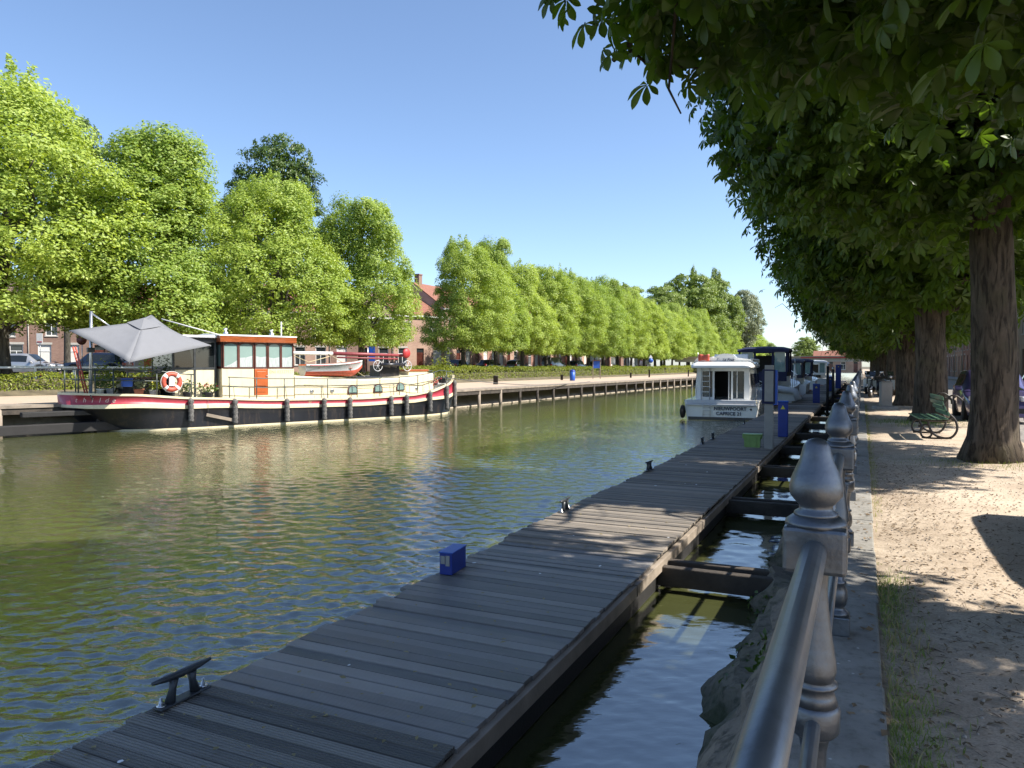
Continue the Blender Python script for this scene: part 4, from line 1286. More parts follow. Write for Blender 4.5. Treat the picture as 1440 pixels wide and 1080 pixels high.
mb = MB(); mb.box(AX0 + .06, AX1, .77, .81, 1.15, 2.55); mb.build('side_panel', MT['cream_paint'], ac)

# deck rails, both sides
def rail_y(x): return BW2 - max(.05, hb_deck(x) - .10)
mb = MB()
stan = [.0, .5, 1.1, 2.7, 4.1]
for (xs_, zt, zm) in ((stan, lambda x: lerp_tab([(-1, 2.58), (1, 2.56), (2.7, 2.50), (4.1, 2.34)], x), .45),):
    top = [(x, rail_y(x), zt(x)) for x in np.linspace(-.15, 4.2, 14)]
    mb.tube(top, .025, 8); mb.tube([(x, y, z - .42) for x, y, z in top], .02, 8)
    for x in xs_: mb.tube([(x, rail_y(x), lerp_tab(SHEER, x) - .05), (x, rail_y(x), zt(x))], .028, 8)
    top2 = [(x, 2 * BW2 - y, z) for x, y, z in top]
    mb.tube(top2, .025, 8); mb.tube([(x, y, z - .42) for x, y, z in top2], .02, 8)
    for x in xs_: mb.tube([(x, 2 * BW2 - rail_y(x), lerp_tab(SHEER, x) - .05), (x, 2 * BW2 - rail_y(x), zt(x))], .028, 8)
mb.build('stern_railing', MT['rail_paint'], barge)
mb = MB()
def zt2(x): return lerp_tab(SHEER, x) + lerp_tab([(5.5, .92), (9, .95), (13, .95), (17.6, .95), (19.4, .45)], x)
xs2 = [5.75, 7.0, 8.35, 10.6, 12.25, 13.6, 14.8, 16.0, 17.2, 18.4]
for side in (0, 1):
    f = (lambda y: y) if side == 0 else (lambda y: 2 * BW2 - y)
    tp = [(x, f(rail_y(x)), zt2(x)) for x in np.linspace(5.7, 19.2, 28)]
    mb.tube(tp, .022, 8); mb.tube([(x, y, z - .42) for x, y, z in tp], .016, 8)
    for x in xs2: mb.tube([(x, f(rail_y(x)), lerp_tab(SHEER, x) - .04), (x, f(rail_y(x)), zt2(x))], .024, 8)
mb.build('side_railing', MT['rail_paint'], barge)

# lowered mast: white heel, red spar
mb = MB(); mb.tube([(9.2, BW2, 3.36), (12.0, BW2, 3.36)], .09, 12); mast = mb.build('mast_heel', MT['white_paint'], barge)
mb = MB(); mb.tube([(12.0, BW2, 3.36), (16.5, BW2, 3.30)], [.10, .08], 12); mb.tube([(12.2, BW2 - .15, 3.16), (16.0, BW2 - .1, 3.10)], .045, 8); mb.build('mast_spar', mat('spar_paint', (.24, .045, .05), .5, var=.2, dirt=.3, dirtc=(.3, .18, .15)), barge)
mb = MB(); mb.tube([(9.6, BW2 - .1, 3.3), (10.4, BW2 - .5, 2.9), (11.6, BW2 - .4, 3.2)], .02, 6); mb.tube([(11.6, BW2, 3.45), (13.3, BW2 - 1.2, 2.1)], .018, 6); mb.tube([(9.3, BW2, 3.3), (9.2, BW2 - .3, 3.8), (9.4, BW2 - .5, 2.3)], .02, 6)
mb.build('rigging', MT['letter_cream'], barge)
mb = MB()
for x in (9.6, 16.0): mb.box(x - .05, x + .05, BW2 - .06, BW2 + .06, 2.05, 3.3)
mb.build('mast_crutch', MT['dark_steel'], barge)
# anchor winch
mb = MB(); mb.box(14.55, 15.85, BW2 - .5, BW2 + .5, 2.10, 2.75, bev=.04); mb.tube([(14.4, BW2 - .75, 2.78), (16.0, BW2 - .75, 2.78)], .10, 10)
for x in (14.55, 15.0, 15.45, 15.85): mb.tube([(x, BW2 - .72, 2.62), (x, BW2 - .72, 3.0)], .07, 8)
w_ = mb.build('anchor_winch', MT['black_paint'], barge)
for x in (14.25, 16.15):
    mb = MB(); mb.tube([(.28 * math.cos(2 * math.pi * i / 20), .0, .28 * math.sin(2 * math.pi * i / 20)) for i in range(21)], .018, 6, caps=False)
    for i in range(3): a = math.pi * i / 3; mb.tube([(-.27 * math.cos(a), 0, -.27 * math.sin(a)), (.27 * math.cos(a), 0, .27 * math.sin(a))], .011, 6)
    mb.build('hand_wheel', MT['gelcoat_grey'], w_, loc=(x, BW2 - .8, 2.72))
# name on the stern quarter
nm = 'Clothilde'[2:] if False else 'thilde'
lx = [-.08 + .23 * i for i in range(6)]
mbn = []
for ch, x in zip(nm, lx):
    y = BW2 - hb_deck(x); dx = .05
    d = Vector((2 * dx, -(hb_deck(x + dx) - hb_deck(x - dx)), 0)).normalized()
    z = lerp_tab(SHEER, x) - .09 - lerp_tab(REDH, x) * .52
    nrm = d.cross(Vector((0, 0, 1)))
    mbn.append((ch, Vector((x, y, z)) + nrm * .008, d))
for ch, p, d in mbn:
    lettering('name_letter', ch, .27, MT['letter_pale'], barge, axes(p, d, (0, 0, 1)), .004, shear=.25)
lettering('number_letter', '52', .16, MT['letter_cream'], barge, axes((9.6, -.007, 1.0), (1, 0, 0), (0, 0, 1)), .003)

# ------------------------------------------------------------------ things on and against the barge
FX = [(3.99, 1.34, .30, 1), (5.9, 1.26, .12, 1), (8.36, 1.20, .08, 1), (10.28, 1.17, .08, 1), (11.7, 1.16, .08, 1), (14.13, 1.16, .10, 1), (15.1, 1.2, .14, 1), (16.7, 1.36, .18, 1), (18.15, 1.62, .25, 1), (19.25, 1.9, .3, 1)]
fl = ['grey rope fender hanging below the lifebuoy, first from the barge stern', 'rope fender hanging on the barge left of the orange cabin door', 'rope fender on the barge below the forward end of the wheelhouse',
      'rope fender on the barge below the small dinghy', 'rope fender on the barge just left of the first porthole', 'rope fender between the second and third barge portholes', 'rope fender right of the third barge porthole',
      'rope fender near the bow, third from the front of the barge', 'rope fender second from the barge bow', 'foremost rope fender right at the barge bow']
for (x, zt, zb, _), lab in zip(FX, fl):
    y = BW2 - hb_deck(x) - .15
    t = thing('rope_fender', lab, 'fender', bw(x, y, zb), BA, 'rope fenders hanging along the barge')
    l = zt - zb
    mb = MB()
    prof = [(.02, 0), (.10, .03)] + [(.115 + .018 * math.sin(i * 2.4), .03 + (l - .12) * i / 12) for i in range(1, 12)] + [(.10, l - .06), (.03, l)]
    mb.lathe(prof, 10); mb.build('woven_body', MT['rope_grey'], t)
    mb = MB(); mb.tube([(0, 0, l - .02), (0, .12, l + .30), (0, .16, l + .55)], .012, 5); mb.build('lanyard', MT['rope_grey'], t)

# plank hung on two lines against the hull
t = thing('fender_plank', 'pale plank hung slanting on two lines against the black barge hull', 'fender board', bw(5.25, -.10, .45), BA)
mb = MB(); mb.X = Matrix.Rotation(R(14), 4, 'Y'); mb.box(-.62, .62, -.03, .03, -.07, .07, bev=.01); mb.X = Matrix.Identity(4); mb.build('plank', MT['pale_timber'], t)
mb = MB(); mb.tube([(-.5, 0, .16), (-.5, .06, .85)], .008, 5); mb.tube([(.5, 0, -.05), (.5, .06, .85)], .008, 5); mb.build('lines', MT['rope_grey'], t)

# grey cantilever parasol
um = thing('cantilever_parasol', 'large grey square cantilever parasol tilted over the barge stern', 'parasol', bw(.45, 1.0, 1.45), BA)
o0 = Vector((.45, 1.0, 1.45))
def L_(*p): return tuple(Vector(p) - o0)
mb = MB(); mb.tube([L_(.45, 1.0, 1.50), L_(.50, 1.0, 4.92)], .06, 12); mb.build('pole', MT['steel'], um)
mb = MB(); mb.tube([L_(.50, 1.0, 4.86), L_(1.41, .8, 4.12)], .032, 8); mb.tube([L_(.48, 1.0, 3.82), L_(1.41, .8, 4.0), L_(2.36, .5, 4.64)], .03, 8); mb.build('arm', MT['steel'], um)
mb = MB(); mb.box(.33 - o0.x, .60 - o0.x, -.1, .1, 3.25 - o0.z, 3.45 - o0.z, bev=.03); mb.build('crank_box', MT['dark_steel'], um)
Lc, Fc, Rc, Bc, Pk = Vector((-.32, .9, 4.11)), Vector((1.17, -1.6, 2.84)), Vector((4.93, 0.0, 3.60)), Vector((3.30, 2.6, 4.98)), Vector((2.36, .5, 4.56))
mb = MB()
NS = 8
for a, b in ((Lc, Fc), (Fc, Rc), (Rc, Bc), (Bc, Lc)):
    vs, fs = [], []
    for i in range(NS + 1):
        s = i / NS
        p, q = Pk.lerp(a, s), Pk.lerp(b, s)
        for j in range(NS + 1):
            w = j / NS
            pt = p.lerp(q, w)
            pt.z -= .16 * s * math.sin(math.pi * w) * 1.0      # cloth sags between ribs
            mid = (a + b) / 2
            pt += (Pk - mid).normalized() * .22 * math.sin(math.pi * w) * s * s
            vs.append(tuple(pt - o0))
    for i in range(NS):
        for j in range(NS):
            k = i * (NS + 1) + j
            fs.append((k, k + 1, k + NS + 2, k + NS + 1))
    mb.add(vs, fs, smooth=True)
cano = mb.build('canopy', MT['grey_fabric'], um, fixn=False)
mod = cano.modifiers.new('thickness', 'SOLIDIFY'); mod.thickness = .012
mb = MB()
for c in (Lc, Fc, Rc, Bc): mb.tube([tuple(Pk - o0 - Vector((0, 0, .06))), tuple(c - o0 - Vector((0, 0, .03)))], .016, 6)
mb.build('ribs', MT['steel'], um)
mb = MB()
vv = []
for c in (Lc, Fc, Rc, Bc): vv.append(tuple(Pk.lerp(c, .24) - o0 + Vector((0, 0, .05))))
pk = tuple(Pk - o0 + Vector((0, 0, .16)))
for i in range(4): mb.add([pk, vv[i], vv[(i + 1) % 4]], [(0, 1, 2)])
ve = mb.build('vent', MT['grey_fabric'], um, fixn=False); mod = ve.modifiers.new('thickness', 'SOLIDIFY'); mod.thickness = .015

# lifebuoy on the rail
lb = thing('lifebuoy', 'red and white lifebuoy hanging on the barge stern rail', 'lifebuoy', bw(3.26, .0, 2.04), BA)
def ring(Rm, r, a0, a1, n=14, m=12):
    mb = MB()
    mb.tube([(Rm * math.cos(a0 + (a1 - a0) * i / n), 0, Rm * math.sin(a0 + (a1 - a0) * i / n)) for i in range(n + 1)], r, m, caps=False)
    return mb
mb = ring(.325, .10, 0, 2 * math.pi, 40); mb.build('ring', MT['orange_red'], lb)
for k in range(4):
    a = math.pi / 4 + k * math.pi / 2
    ring(.325, .106, a - .16, a + .16, 6).build('band', MT['white_plain'], lb)
mb = MB(); mb.tube([(.44 * math.cos(i * math.pi / 16), -.02, .44 * math.sin(i * math.pi / 16)) for i in range(33)], .012, 5); mb.build('grab_line', MT['white_plain'], lb)
mb = MB(); mb.box(-.11, .11, -.05, .05, -.18, .30, bev=.03); mb.build('line_holder', MT['white_plain'], lb)

# red ladder leaning at the stern
ld = thing('wooden_ladder', 'narrow red-brown ladder leaning at the barge stern beside the parasol pole', 'ladder', bw(.49, 1.8, 1.5), BA)
mb = MB()
for dy in (-.2, .2): mb.tube([(0, dy, 0), (-.32, dy + .5, 2.0)], .035, 6)
mb.build('rails', MT['orange_red'], ld)
for i in range(7):
    mb = MB(); t_ = .12 + i * .13; mb.tube([(-.32 * t_, -.2 + .5 * t_, 2.0 * t_), (-.32 * t_, .2 + .5 * t_, 2.0 * t_)], .02, 6); mb.build('rung', MT['dark_wood'], ld)

# blue box, folding chairs, planters at the stern
bx = thing('plastic_box', 'bright blue plastic box on the barge stern rail', 'box', bw(1.62, .35, 1.86), BA)
mb = MB(); mb.box(-.19, .19, -.12, .12, 0, .30, bev=.02); mb.build('body', MT['blue_plain'], bx)
mb = MB(); mb.box(-.21, .21, -.14, .14, .30, .345, bev=.01); mb.build('lid', MT['blue_plain'], bx)
def pot_plant(x, y, z, w, h, label, leafm, seed, potm, flower=None, n=160, leaf=.11, pr=None, ph=.3):
    t = thing('potted_plant', label, 'potted plant', bw(x, y, z), BA)
    mb = MB(); pr = pr or w * .4; mb.lathe([(pr * .7, 0), (pr, ph), (pr * 1.1, ph), (pr * 1.1, ph + .04), (pr * .9, ph + .04)], 14); mb.build('pot', potm, t)
    rg = np.random.default_rng(seed)
    P = rg.normal(size=(n, 3)) * np.array([w * .33, w * .33, h * .25]) + np.array([0, 0, ph + h * .45])
    Nn = rg.normal(size=(n, 3)) * .6 + np.array([0, 0, .6]) + P * .5
    link_mesh('foliage', scatter_mesh('foliage', QV, QF, P, frames(Nn, rg), leaf * rg.uniform(.6, 1.4, n), [leafm]), t)
    if flower:
        P = rg.normal(size=(28, 3)) * np.array([w * .35, w * .35, h * .12]) + np.array([0, 0, ph + h * .8])
        link_mesh('flowers', scatter_mesh('flowers', QV, QF, P, frames(rg.normal(size=(28, 3)) + np.array([0, 0, 1.]), rg), .10 * rg.uniform(.6, 1.4, 28), [flower]), t)
    return t
pot_plant(2.15, .6, 1.42, .5, .55, 'low pale bushy plant in a pot left of the lifebuoy', MT['willow_leaf'], 1, MT['terracotta'], None)
pot_plant(2.75, .7, 1.36, .42, .5, 'potted plant with yellowish leaves between the pale bush and the lifebuoy', MT['hedge_leaf'], 2, MT['gelcoat_grey'], MT['yellow_plain'])
pot_plant(4.1, .55, 1.25, .5, .6, 'dark-potted green plant just right of the lifebuoy', MT['dark_leaf'], 3, MT['black_paint'])
pot_plant(4.95, .5, 1.22, .62, .40, 'red flowering plant in a dark planter beside the cabin wall', MT['dark_leaf'], 4, MT['black_paint'], MT['red_plain'])
pot_plant(1.5, 2.6, 1.42, 1.2, 1.1, 'broad leafy green bush at the barge stern below the parasol', MT['hedge_leaf'], 5, MT['black_paint'], None, 500, .13, .35)
pot_plant(3.2, 2.9, 1.4, .6, 2.2, 'tall slender green plant under the parasol near the aft cabin', MT['linden_leaf'], 7, MT['terracotta'], None, 260, .12, .25)
pot_plant(19.05, 1.9, 1.72, .85, 1.35, 'lush yellow-green plant growing at the barge bow', MT['hedge_leaf'], 6, MT['black_paint'], None, 420, .15, .3)
pot_plant(.7, .6, 1.45, .35, .45, 'small plant in a white pot at the foot of the parasol pole', MT['dark_leaf'], 8, MT['white_paint'])
pot_plant(1.15, .9, 1.45, .4, .75, 'dark green shrub in a grey pot behind the stern rail near the parasol pole', MT['dark_leaf'], 9, MT['gelcoat_grey'])

# two black barrels and a covered barbecue at the stern
t = thing('covered_table', 'dark covered garden table and benches under the grey parasol', 'table', bw(2.6, 2.3, 1.45), BA)
mb = MB(); mb.prism([(-.75, 0), (.75, 0), (.72, .72), (-.72, .72)], -.5, .5); mb.build('cover', MT['black_paint'], t)
mb = MB(); mb.box(-.8, .8, -.55, .55, .72, .77, bev=.02); mb.build('tabletop', MT['dark_wood'], t)
t = thing('deck_chair', 'grey metal deck chair on the barge between lifebuoy and aft cabin', 'chair', bw(3.95, 1.0, 1.38), BA + R(20))
mb = MB(); mb.box(-.24, .24, -.22, .22, .42, .46, bev=.01); mb.build('seat', MT['slate_fabric'], t)
mb = MB(); mb.X = Matrix.Translation((.24, 0, .45)) @ Matrix.Rotation(R(14), 4, 'Y'); mb.box(-.015, .015, -.22, .22, 0, .62, bev=.01); mb.X = Matrix.Identity(4); mb.build('backrest', MT['gelcoat_grey'], t)
for x, y in ((-.22, -.2), (-.22, .2), (.22, -.2), (.22, .2)):
    mb = MB(); mb.tube([(x, y, 0), (x, y, .43)], .014, 6); mb.build('leg', MT['steel'], t)

# dinghy on the coachroof
dg_ = thing('small_dinghy', 'grey, orange and white dinghy lying on the barge coachroof under the red mast', 'dinghy', bw(9.6, .75, 2.17), BA)
mb = MB()
K = 16
grid = []
for i in range(K + 1):
    q = i / K; x = 3.35 * q
    b = .62 * (math.sin(min(1, q * 1.9) * math.pi / 2) * .35 + .65) * (1 - max(0, (q - .35) / .65) ** 2.4) if q < 1 else 0.01
    b = max(b, .01); sh = .62 + .22 * q ** 2.2
    kz = .02 + .45 * max(0, (q - .78) / .22) ** 2
    grid.append([(x, 0, kz), (x, b * .65, kz + .08), (x, b * .9, kz + (sh - kz) * .42), (x, b, sh - .06), (x, b + .02, sh - .055), (x, b + .02, sh), (x, max(b - .05, 0), sh), (x, max(b - .06, 0), sh * .5 + kz * .5)])
for s in (1, -1):
    vs = [(x, s * y, z) for g in grid for x, y, z in g]; nr = 8
    base = len(mb.v); mb.v.extend(vs)
    for i in range(K):
        for k in range(nr - 1):
            mb.f.append([base + j for j in (i * nr + k, (i + 1) * nr + k, (i + 1) * nr + k + 1, i * nr + k + 1)]); mb.m.append([0, 0, 1, 2, 2, 2, 3][k]); mb.s.append(k < 3)
g0 = grid[0]
mb.add([(x, y, z) for x, y, z in g0[:4]] + [(x, -y, z) for x, y, z in g0[:4]], [(0, 1, 5), (1, 2, 6, 5), (2, 3, 7, 6)], 1)
mb.build('hull', [MT['orange_red'], MT['gelcoat_grey'], MT['white_paint'], MT['varnish']], dg_)
for x in (.6, 1.5, 2.3):
    mb = MB(); mb.box(x, x + .2, -.5, .5, .42, .45); mb.build('thwart', MT['varnish'], dg_)
mb = MB()
mb.tube([(i * .2 + .1, .58 * (1 - max(0, (i * .2 / 3.3 - .35) / .65) ** 2.4) * 1.0 + .01 if i < 16 else .1, .56 + .22 * (i * .2 / 3.35) ** 2.2) for i in range(16)], .02, 5)
mb.tube([(i * .2 + .1, -(.58 * (1 - max(0, (i * .2 / 3.3 - .35) / .65) ** 2.4) + .01), .56 + .22 * (i * .2 / 3.35) ** 2.2) for i in range(16)], .02, 5)
mb.build('gunwale_stripe', MT['red_paint'], dg_)
# round red float on the mast end
t = thing('red_float', 'round red float hanging at the forward end of the lowered mast', 'buoy', bw(16.45, 1.8, 3.42), BA)
mb = MB(); mb.X = Matrix.Rotation(R(90), 4, 'X'); mb.lathe([(.02, -.07), (.22, -.06), (.27, 0), (.22, .06), (.02, .07)], 20); mb.X = Matrix.Identity(4); mb.build('disc', MT['red_plain'], t)
mb = MB(); mb.tube([(0, 0, .25), (.05, .3, .30)], .012, 5); mb.build('lashing', MT['rope_grey'], t)
# little red and white flowers hung on the fore rail
t = thing('flower_basket', 'small red flower basket hung on the barge fore rail', 'flower basket', bw(17.3, .25, 1.75), BA)
mb = MB(); mb.lathe([(.06, -.1), (.13, 0), (.14, .02)], 12); mb.build('basket', MT['dark_steel'], t)
rg = np.random.default_rng(77); P = rg.normal(size=(60, 3)) * .1 + np.array([0, 0, .1])
link_mesh('flowers', scatter_mesh('flowers', QV, QF, P, frames(rg.normal(size=(60, 3)), rg), .11 * rg.uniform(.6, 1.4, 60), [MT['red_plain']]), t)
# ------------------------------------------------------------------ white cabin cruiser (x = beam, y forward, z above the water)
def loft(mb, secs, mi=0, smooth=False, close=True, cap=True):
    n = len(secs[0]); base = len(mb.v)
    for s in secs: mb.v.extend([tuple(mb.X @ Vector(p)) for p in s])
    m = n if close else n - 1
    for i in range(len(secs) - 1):
        for k in range(m):
            k2 = (k + 1) % n
            mb.f.append([base + i * n + k, base + i * n + k2, base + (i + 1) * n + k2, base + (i + 1) * n + k]); mb.m.append(mi if not callable(mi) else mi(i, k)); mb.s.append(smooth)
    if cap:
        mb.f.append([base + k for k in range(n)][::-1]); mb.m.append(mi if not callable(mi) else mi(0, 0)); mb.s.append(False)
        e = base + (len(secs) - 1) * n
        mb.f.append([e + k for k in range(n)]); mb.m.append(mi if not callable(mi) else mi(len(secs) - 2, 0)); mb.s.append(False)

cc_ = thing('cabin_cruiser', 'white cabin cruiser with a ladder and open aft door, its stern to the camera', 'motor cruiser', (-6.42, 38.4, WATER), R(1.5))
def hull_secs(Lh, W, z_aft, z_fwd, black=.10):
    S1 = []
    for i in range(13):
        q = i / 12; y = Lh * q
        b = W / 2 * (1 - max(0, (q - .45) / .55) ** 2.3); b = max(b, .03)
        sh = z_aft + (z_fwd - z_aft) * q ** 1.7
        rake = .25 * (1 - q)
        S1.append([(-b * .86, y, -.35), (-b * .94, y, black), (-b * .985, y - .02, sh * .55), (-b, y, sh - .10), (-b - .03, y, sh - .09), (-b - .03, y, sh), (b + .03, y, sh), (b + .03, y, sh - .09), (b, y, sh - .10), (b * .985, y - .02, sh * .55), (b * .94, y, black), (b * .86, y, -.35)])
    return S1
mb = MB(); loft(mb, hull_secs(9.2, 3.6, .98, 1.45), lambda i, k: 1 if k in (10, 11) or (k == 0 and i > 0) else 0)
mb.build('hull', [MT['gelcoat'], MT['black_paint']], cc_)
# cabin aft bulkhead with openings, sides, roof
CZ0, CZ1 = .96, 2.45
mb = MB()
segs = [(-1.28, -1.0), (-.50, -.40), (.42, .52), (1.06, 1.32)]
for a, b in segs: mb.box(a, b, .55, .63, CZ0, CZ1)
mb.box(-1.28, 1.32, .552, .628, CZ1, CZ1 + .22)
mb.box(-1.0, -.5, .553, .627, CZ0, 1.12); mb.box(.52, 1.06, .553, .627, CZ0, 1.05)
for s in (-1, 1):
    sec = []
    for (y, w, z0, z1) in ((.63, 1.36, .95, 2.66), (2.5, 1.40, 1.0, 2.66), (5.0, 1.30, 1.1, 2.62), (6.4, .95, 1.2, 2.3)):
        sec.append([(s * w, y, z0), (s * (w + .02), y, z0 + .5), (s * (w - .08), y, z1), (s * (w - .14), y, z1), (s * (w - .04), y, z0 + .5), (s * (w - .06), y, z0)])
    loft(mb, sec)
cab = mb.build('cabin', MT['gelcoat'], cc_)
mb = MB(); mb.box(-1.2, 1.2, 6.2, 6.3, 1.0, 2.4); mb.box(-1.15, 1.15, 2.9, 2.95, .95, 2.6); mb.box(-1.2, 1.2, .7, 6.2, .92, .96); mb.box(-1.2, -.62, 1.1, 2.6, .96, 1.5); mb.build('interior', MT['interior_dark'], cab)
mb = MB(); mb.box(-.98, -.52, .58, .60, 1.14, CZ1); mb.build('pane', MT['dark_glass'], cab)
mb = MB(); mb.box(.54, 1.04, .58, .60, 1.07, CZ1); mb.build('pane', MT['dark_glass'], cab)
mb = MB(); mb.box(.30, .34, .50, .545, CZ0, CZ1 - .02); mb.box(.70, .74, .535, .548, 1.07, CZ1 - .02); mb.build('sliding_door_frame', MT['white_paint'], cab)
for s in (-1, 1):
    for (y0, y1) in ((.95, 1.9), (2.1, 3.2), (3.4, 4.6)):
        mb = MB(); mb.add([(s * 1.435, y0, 1.62), (s * 1.44, y1, 1.62), (s * 1.385, y1, 2.32), (s * 1.38, y0, 2.32)], [(0, 1, 2, 3)]); mb.build('side_window', MT['dark_glass'], cab)
# roof with rounded overhang and flybridge coaming
mb = MB()
sec = []
for (y, w, z, t_) in ((-.10, 1.42, 2.62, .10), (.15, 1.52, 2.60, .28), (1.0, 1.56, 2.62, .34), (3.5, 1.52, 2.64, .34), (5.2, 1.30, 2.66, .30), (6.3, 1.0, 2.5, .1)):
    sec.append([(-w, y, z), (-w - .02, y, z + t_ * .35), (-w + .10, y, z + t_ * .8), (-w + .28, y, z + t_), (w - .28, y, z + t_), (w - .10, y, z + t_ * .8), (w + .02, y, z + t_ * .35), (w, y, z)])
loft(mb, sec, smooth=True)
roof = mb.build('roof', MT['gelcoat'], cc_)
mb = MB()
prof = [(-1.45, 2.94), (-1.30, 3.12), (-1.1, 3.16), (-.35, 3.16), (-.18, 3.30), (0.0, 3.34), (.25, 3.34), (.5, 3.30), (.68, 3.14), (1.30, 3.05), (1.48, 2.90)]
vs = [(x, .75, 2.88) for x, z in prof] + [(x, .62, z) for x, z in prof] + [(x, .95, z) for x, z in prof] + [(x, 1.05, 2.88) for x, z in prof]
n = len(prof); mb.add(vs, [(r * n + i, r * n + i + 1, (r + 1) * n + i + 1, (r + 1) * n + i) for r in range(3) for i in range(n - 1)], smooth=False)
for s in (-1, 1):
    mb.box(s * 1.36 - .06, s * 1.36 + .06, 1.0, 4.6, 2.88, 3.08, bev=.03)
mb.build('flybridge_coaming', MT['gelcoat'], cc_)
mb = MB(); mb.box(-.9, .9, 3.8, 4.1, 2.9, 3.35, bev=.05); mb.build('helm_console', MT['gelcoat'], cc_)
# transom: bathing platform lip, ladder, lettering
mb = MB(); mb.box(-1.74, 1.74, -.16, .0, .70, .80, bev=.03); mb.box(-1.70, 1.70, -.06, .02, .80, 1.0, bev=.03); mb.build('transom_lip', MT['gelcoat_grey'], cc_)
mb = MB()
for x in (-1.05, -.62): mb.tube([(x, .45, .98), (x, .42, 2.75), (x, .62, 2.95)], .022, 8)
mb.build('ladder_rails', MT['steel'], cc_)
for i in range(6):
    mb = MB(); mb.box(-1.04, -.63, .40, .47, 1.1 + .27 * i, 1.13 + .27 * i); mb.build('ladder_rung', MT['white_paint'], cc_)
mb = MB()
for x in (-.85, -.50): mb.tube([(x, -.175, .78), (x, -.18, .15)], .016, 6)
for z in (.25, .45, .62): mb.tube([(-.85, -.18, z), (-.50, -.18, z)], .014, 6)
mb.build('swim_ladder', MT['steel'], cc_)
tx = axes((.46, -.045, .56), (1, 0, 0), (0, 0, 1))
lettering('lettering', 'NIEUWPOORT', .235, MT['letter_ink'], cc_, tx, .004, space=1.02, bold=.007)
lettering('lettering', 'CAPRICE 21', .235, MT['letter_ink'], cc_, axes((.40, -.045, .31), (1, 0, 0), (0, 0, 1)), .004, space=1.02, bold=.007)
mb = MB(); mb.box(-1.62, 1.62, -.035, -.022, -.3, .13); mb.build('boot_stripe', MT['black_paint'], cc_)
lettering('lettering', 'Le Boat', .18, MT['letter_ink'], cc_, axes((.26, .60, 3.02), (1, 0, 0), (0, .4, 1)), .004, shear=.3, bold=.006)
mb = MB(); mb.tube([(-.28, .60, 3.04), (-.22, .595, 3.10), (-.14, .59, 3.12)], .008, 5); mb.tube([(-.36, .60, 3.0), (-.24, .60, 3.03), (-.10, .60, 3.0)], .008, 5); mb.build('emblem', MT['letter_ink'], cc_)
mb = MB(); mb.lathe([(.05, 0), (.05, .012), (.02, .02)], 10); mb.build('exhaust', MT['dark_steel'], cc_, loc=(1.45, -.03, .55)).rotation_euler = (R(90), 0, 0)
mb = MB()
for s in (-1, 1):
    mb.tube([(s * 1.62, 1.0, 1.0), (s * 1.62, 1.0, 1.6), (s * 1.6, 5.5, 1.75), (s * .7, 8.4, 2.0), (0, 8.9, 2.0)], .02, 6)
    for y in (2.5, 4, 5.5): mb.tube([(s * 1.62, y, 1.0), (s * 1.61, y, 1.7)], .016, 6)
mb.build('guard_rail', MT['steel'], cc_)
t = thing('tyre_fender', 'black tyre fender at the left corner of the white cruiser stern', 'fender', (-8.30, 38.25, WATER + .38), 0)
mb = MB(); mb.X = Matrix.Rotation(R(90), 4, 'Y')
mb.tube([(.24 * math.cos(2 * math.pi * i / 20), .24 * math.sin(2 * math.pi * i / 20), 0) for i in range(21)], .10, 8, caps=False); mb.X = Matrix.Identity(4); mb.build('tyre', MT['tyre'], t)
mb = MB(); mb.tube([(0, 0, .3), (.08, .1, .62)], .012, 5); mb.build('lanyard', MT['rope_grey'], t)
t = thing('orange_flag', 'small orange-red flag lying on the white cruiser roof edge', 'flag', (-7.35, 38.85, WATER + 2.98), 0)
mb = MB()
vs = [(-.28 + .07 * i, -.06 - .03 * math.sin(i * 1.3), .32 - .04 * j - .04 * j * (1 if j else 0) + .02 * math.sin(i + j)) for j in range(5) for i in range(9)]
mb.add(vs, [(j * 9 + i, j * 9 + i + 1, (j + 1) * 9 + i + 1, (j + 1) * 9 + i) for j in range(4) for i in range(8)], smooth=True)
o = mb.build('cloth', MT['orange_red'], t, fixn=False); o.modifiers.new('thickness', 'SOLIDIFY').thickness = .01
mb = MB(); mb.tube([(-.3, 0, -.05), (-.3, -.06, .42)], .012, 6); mb.build('staff', MT['steel'], t)

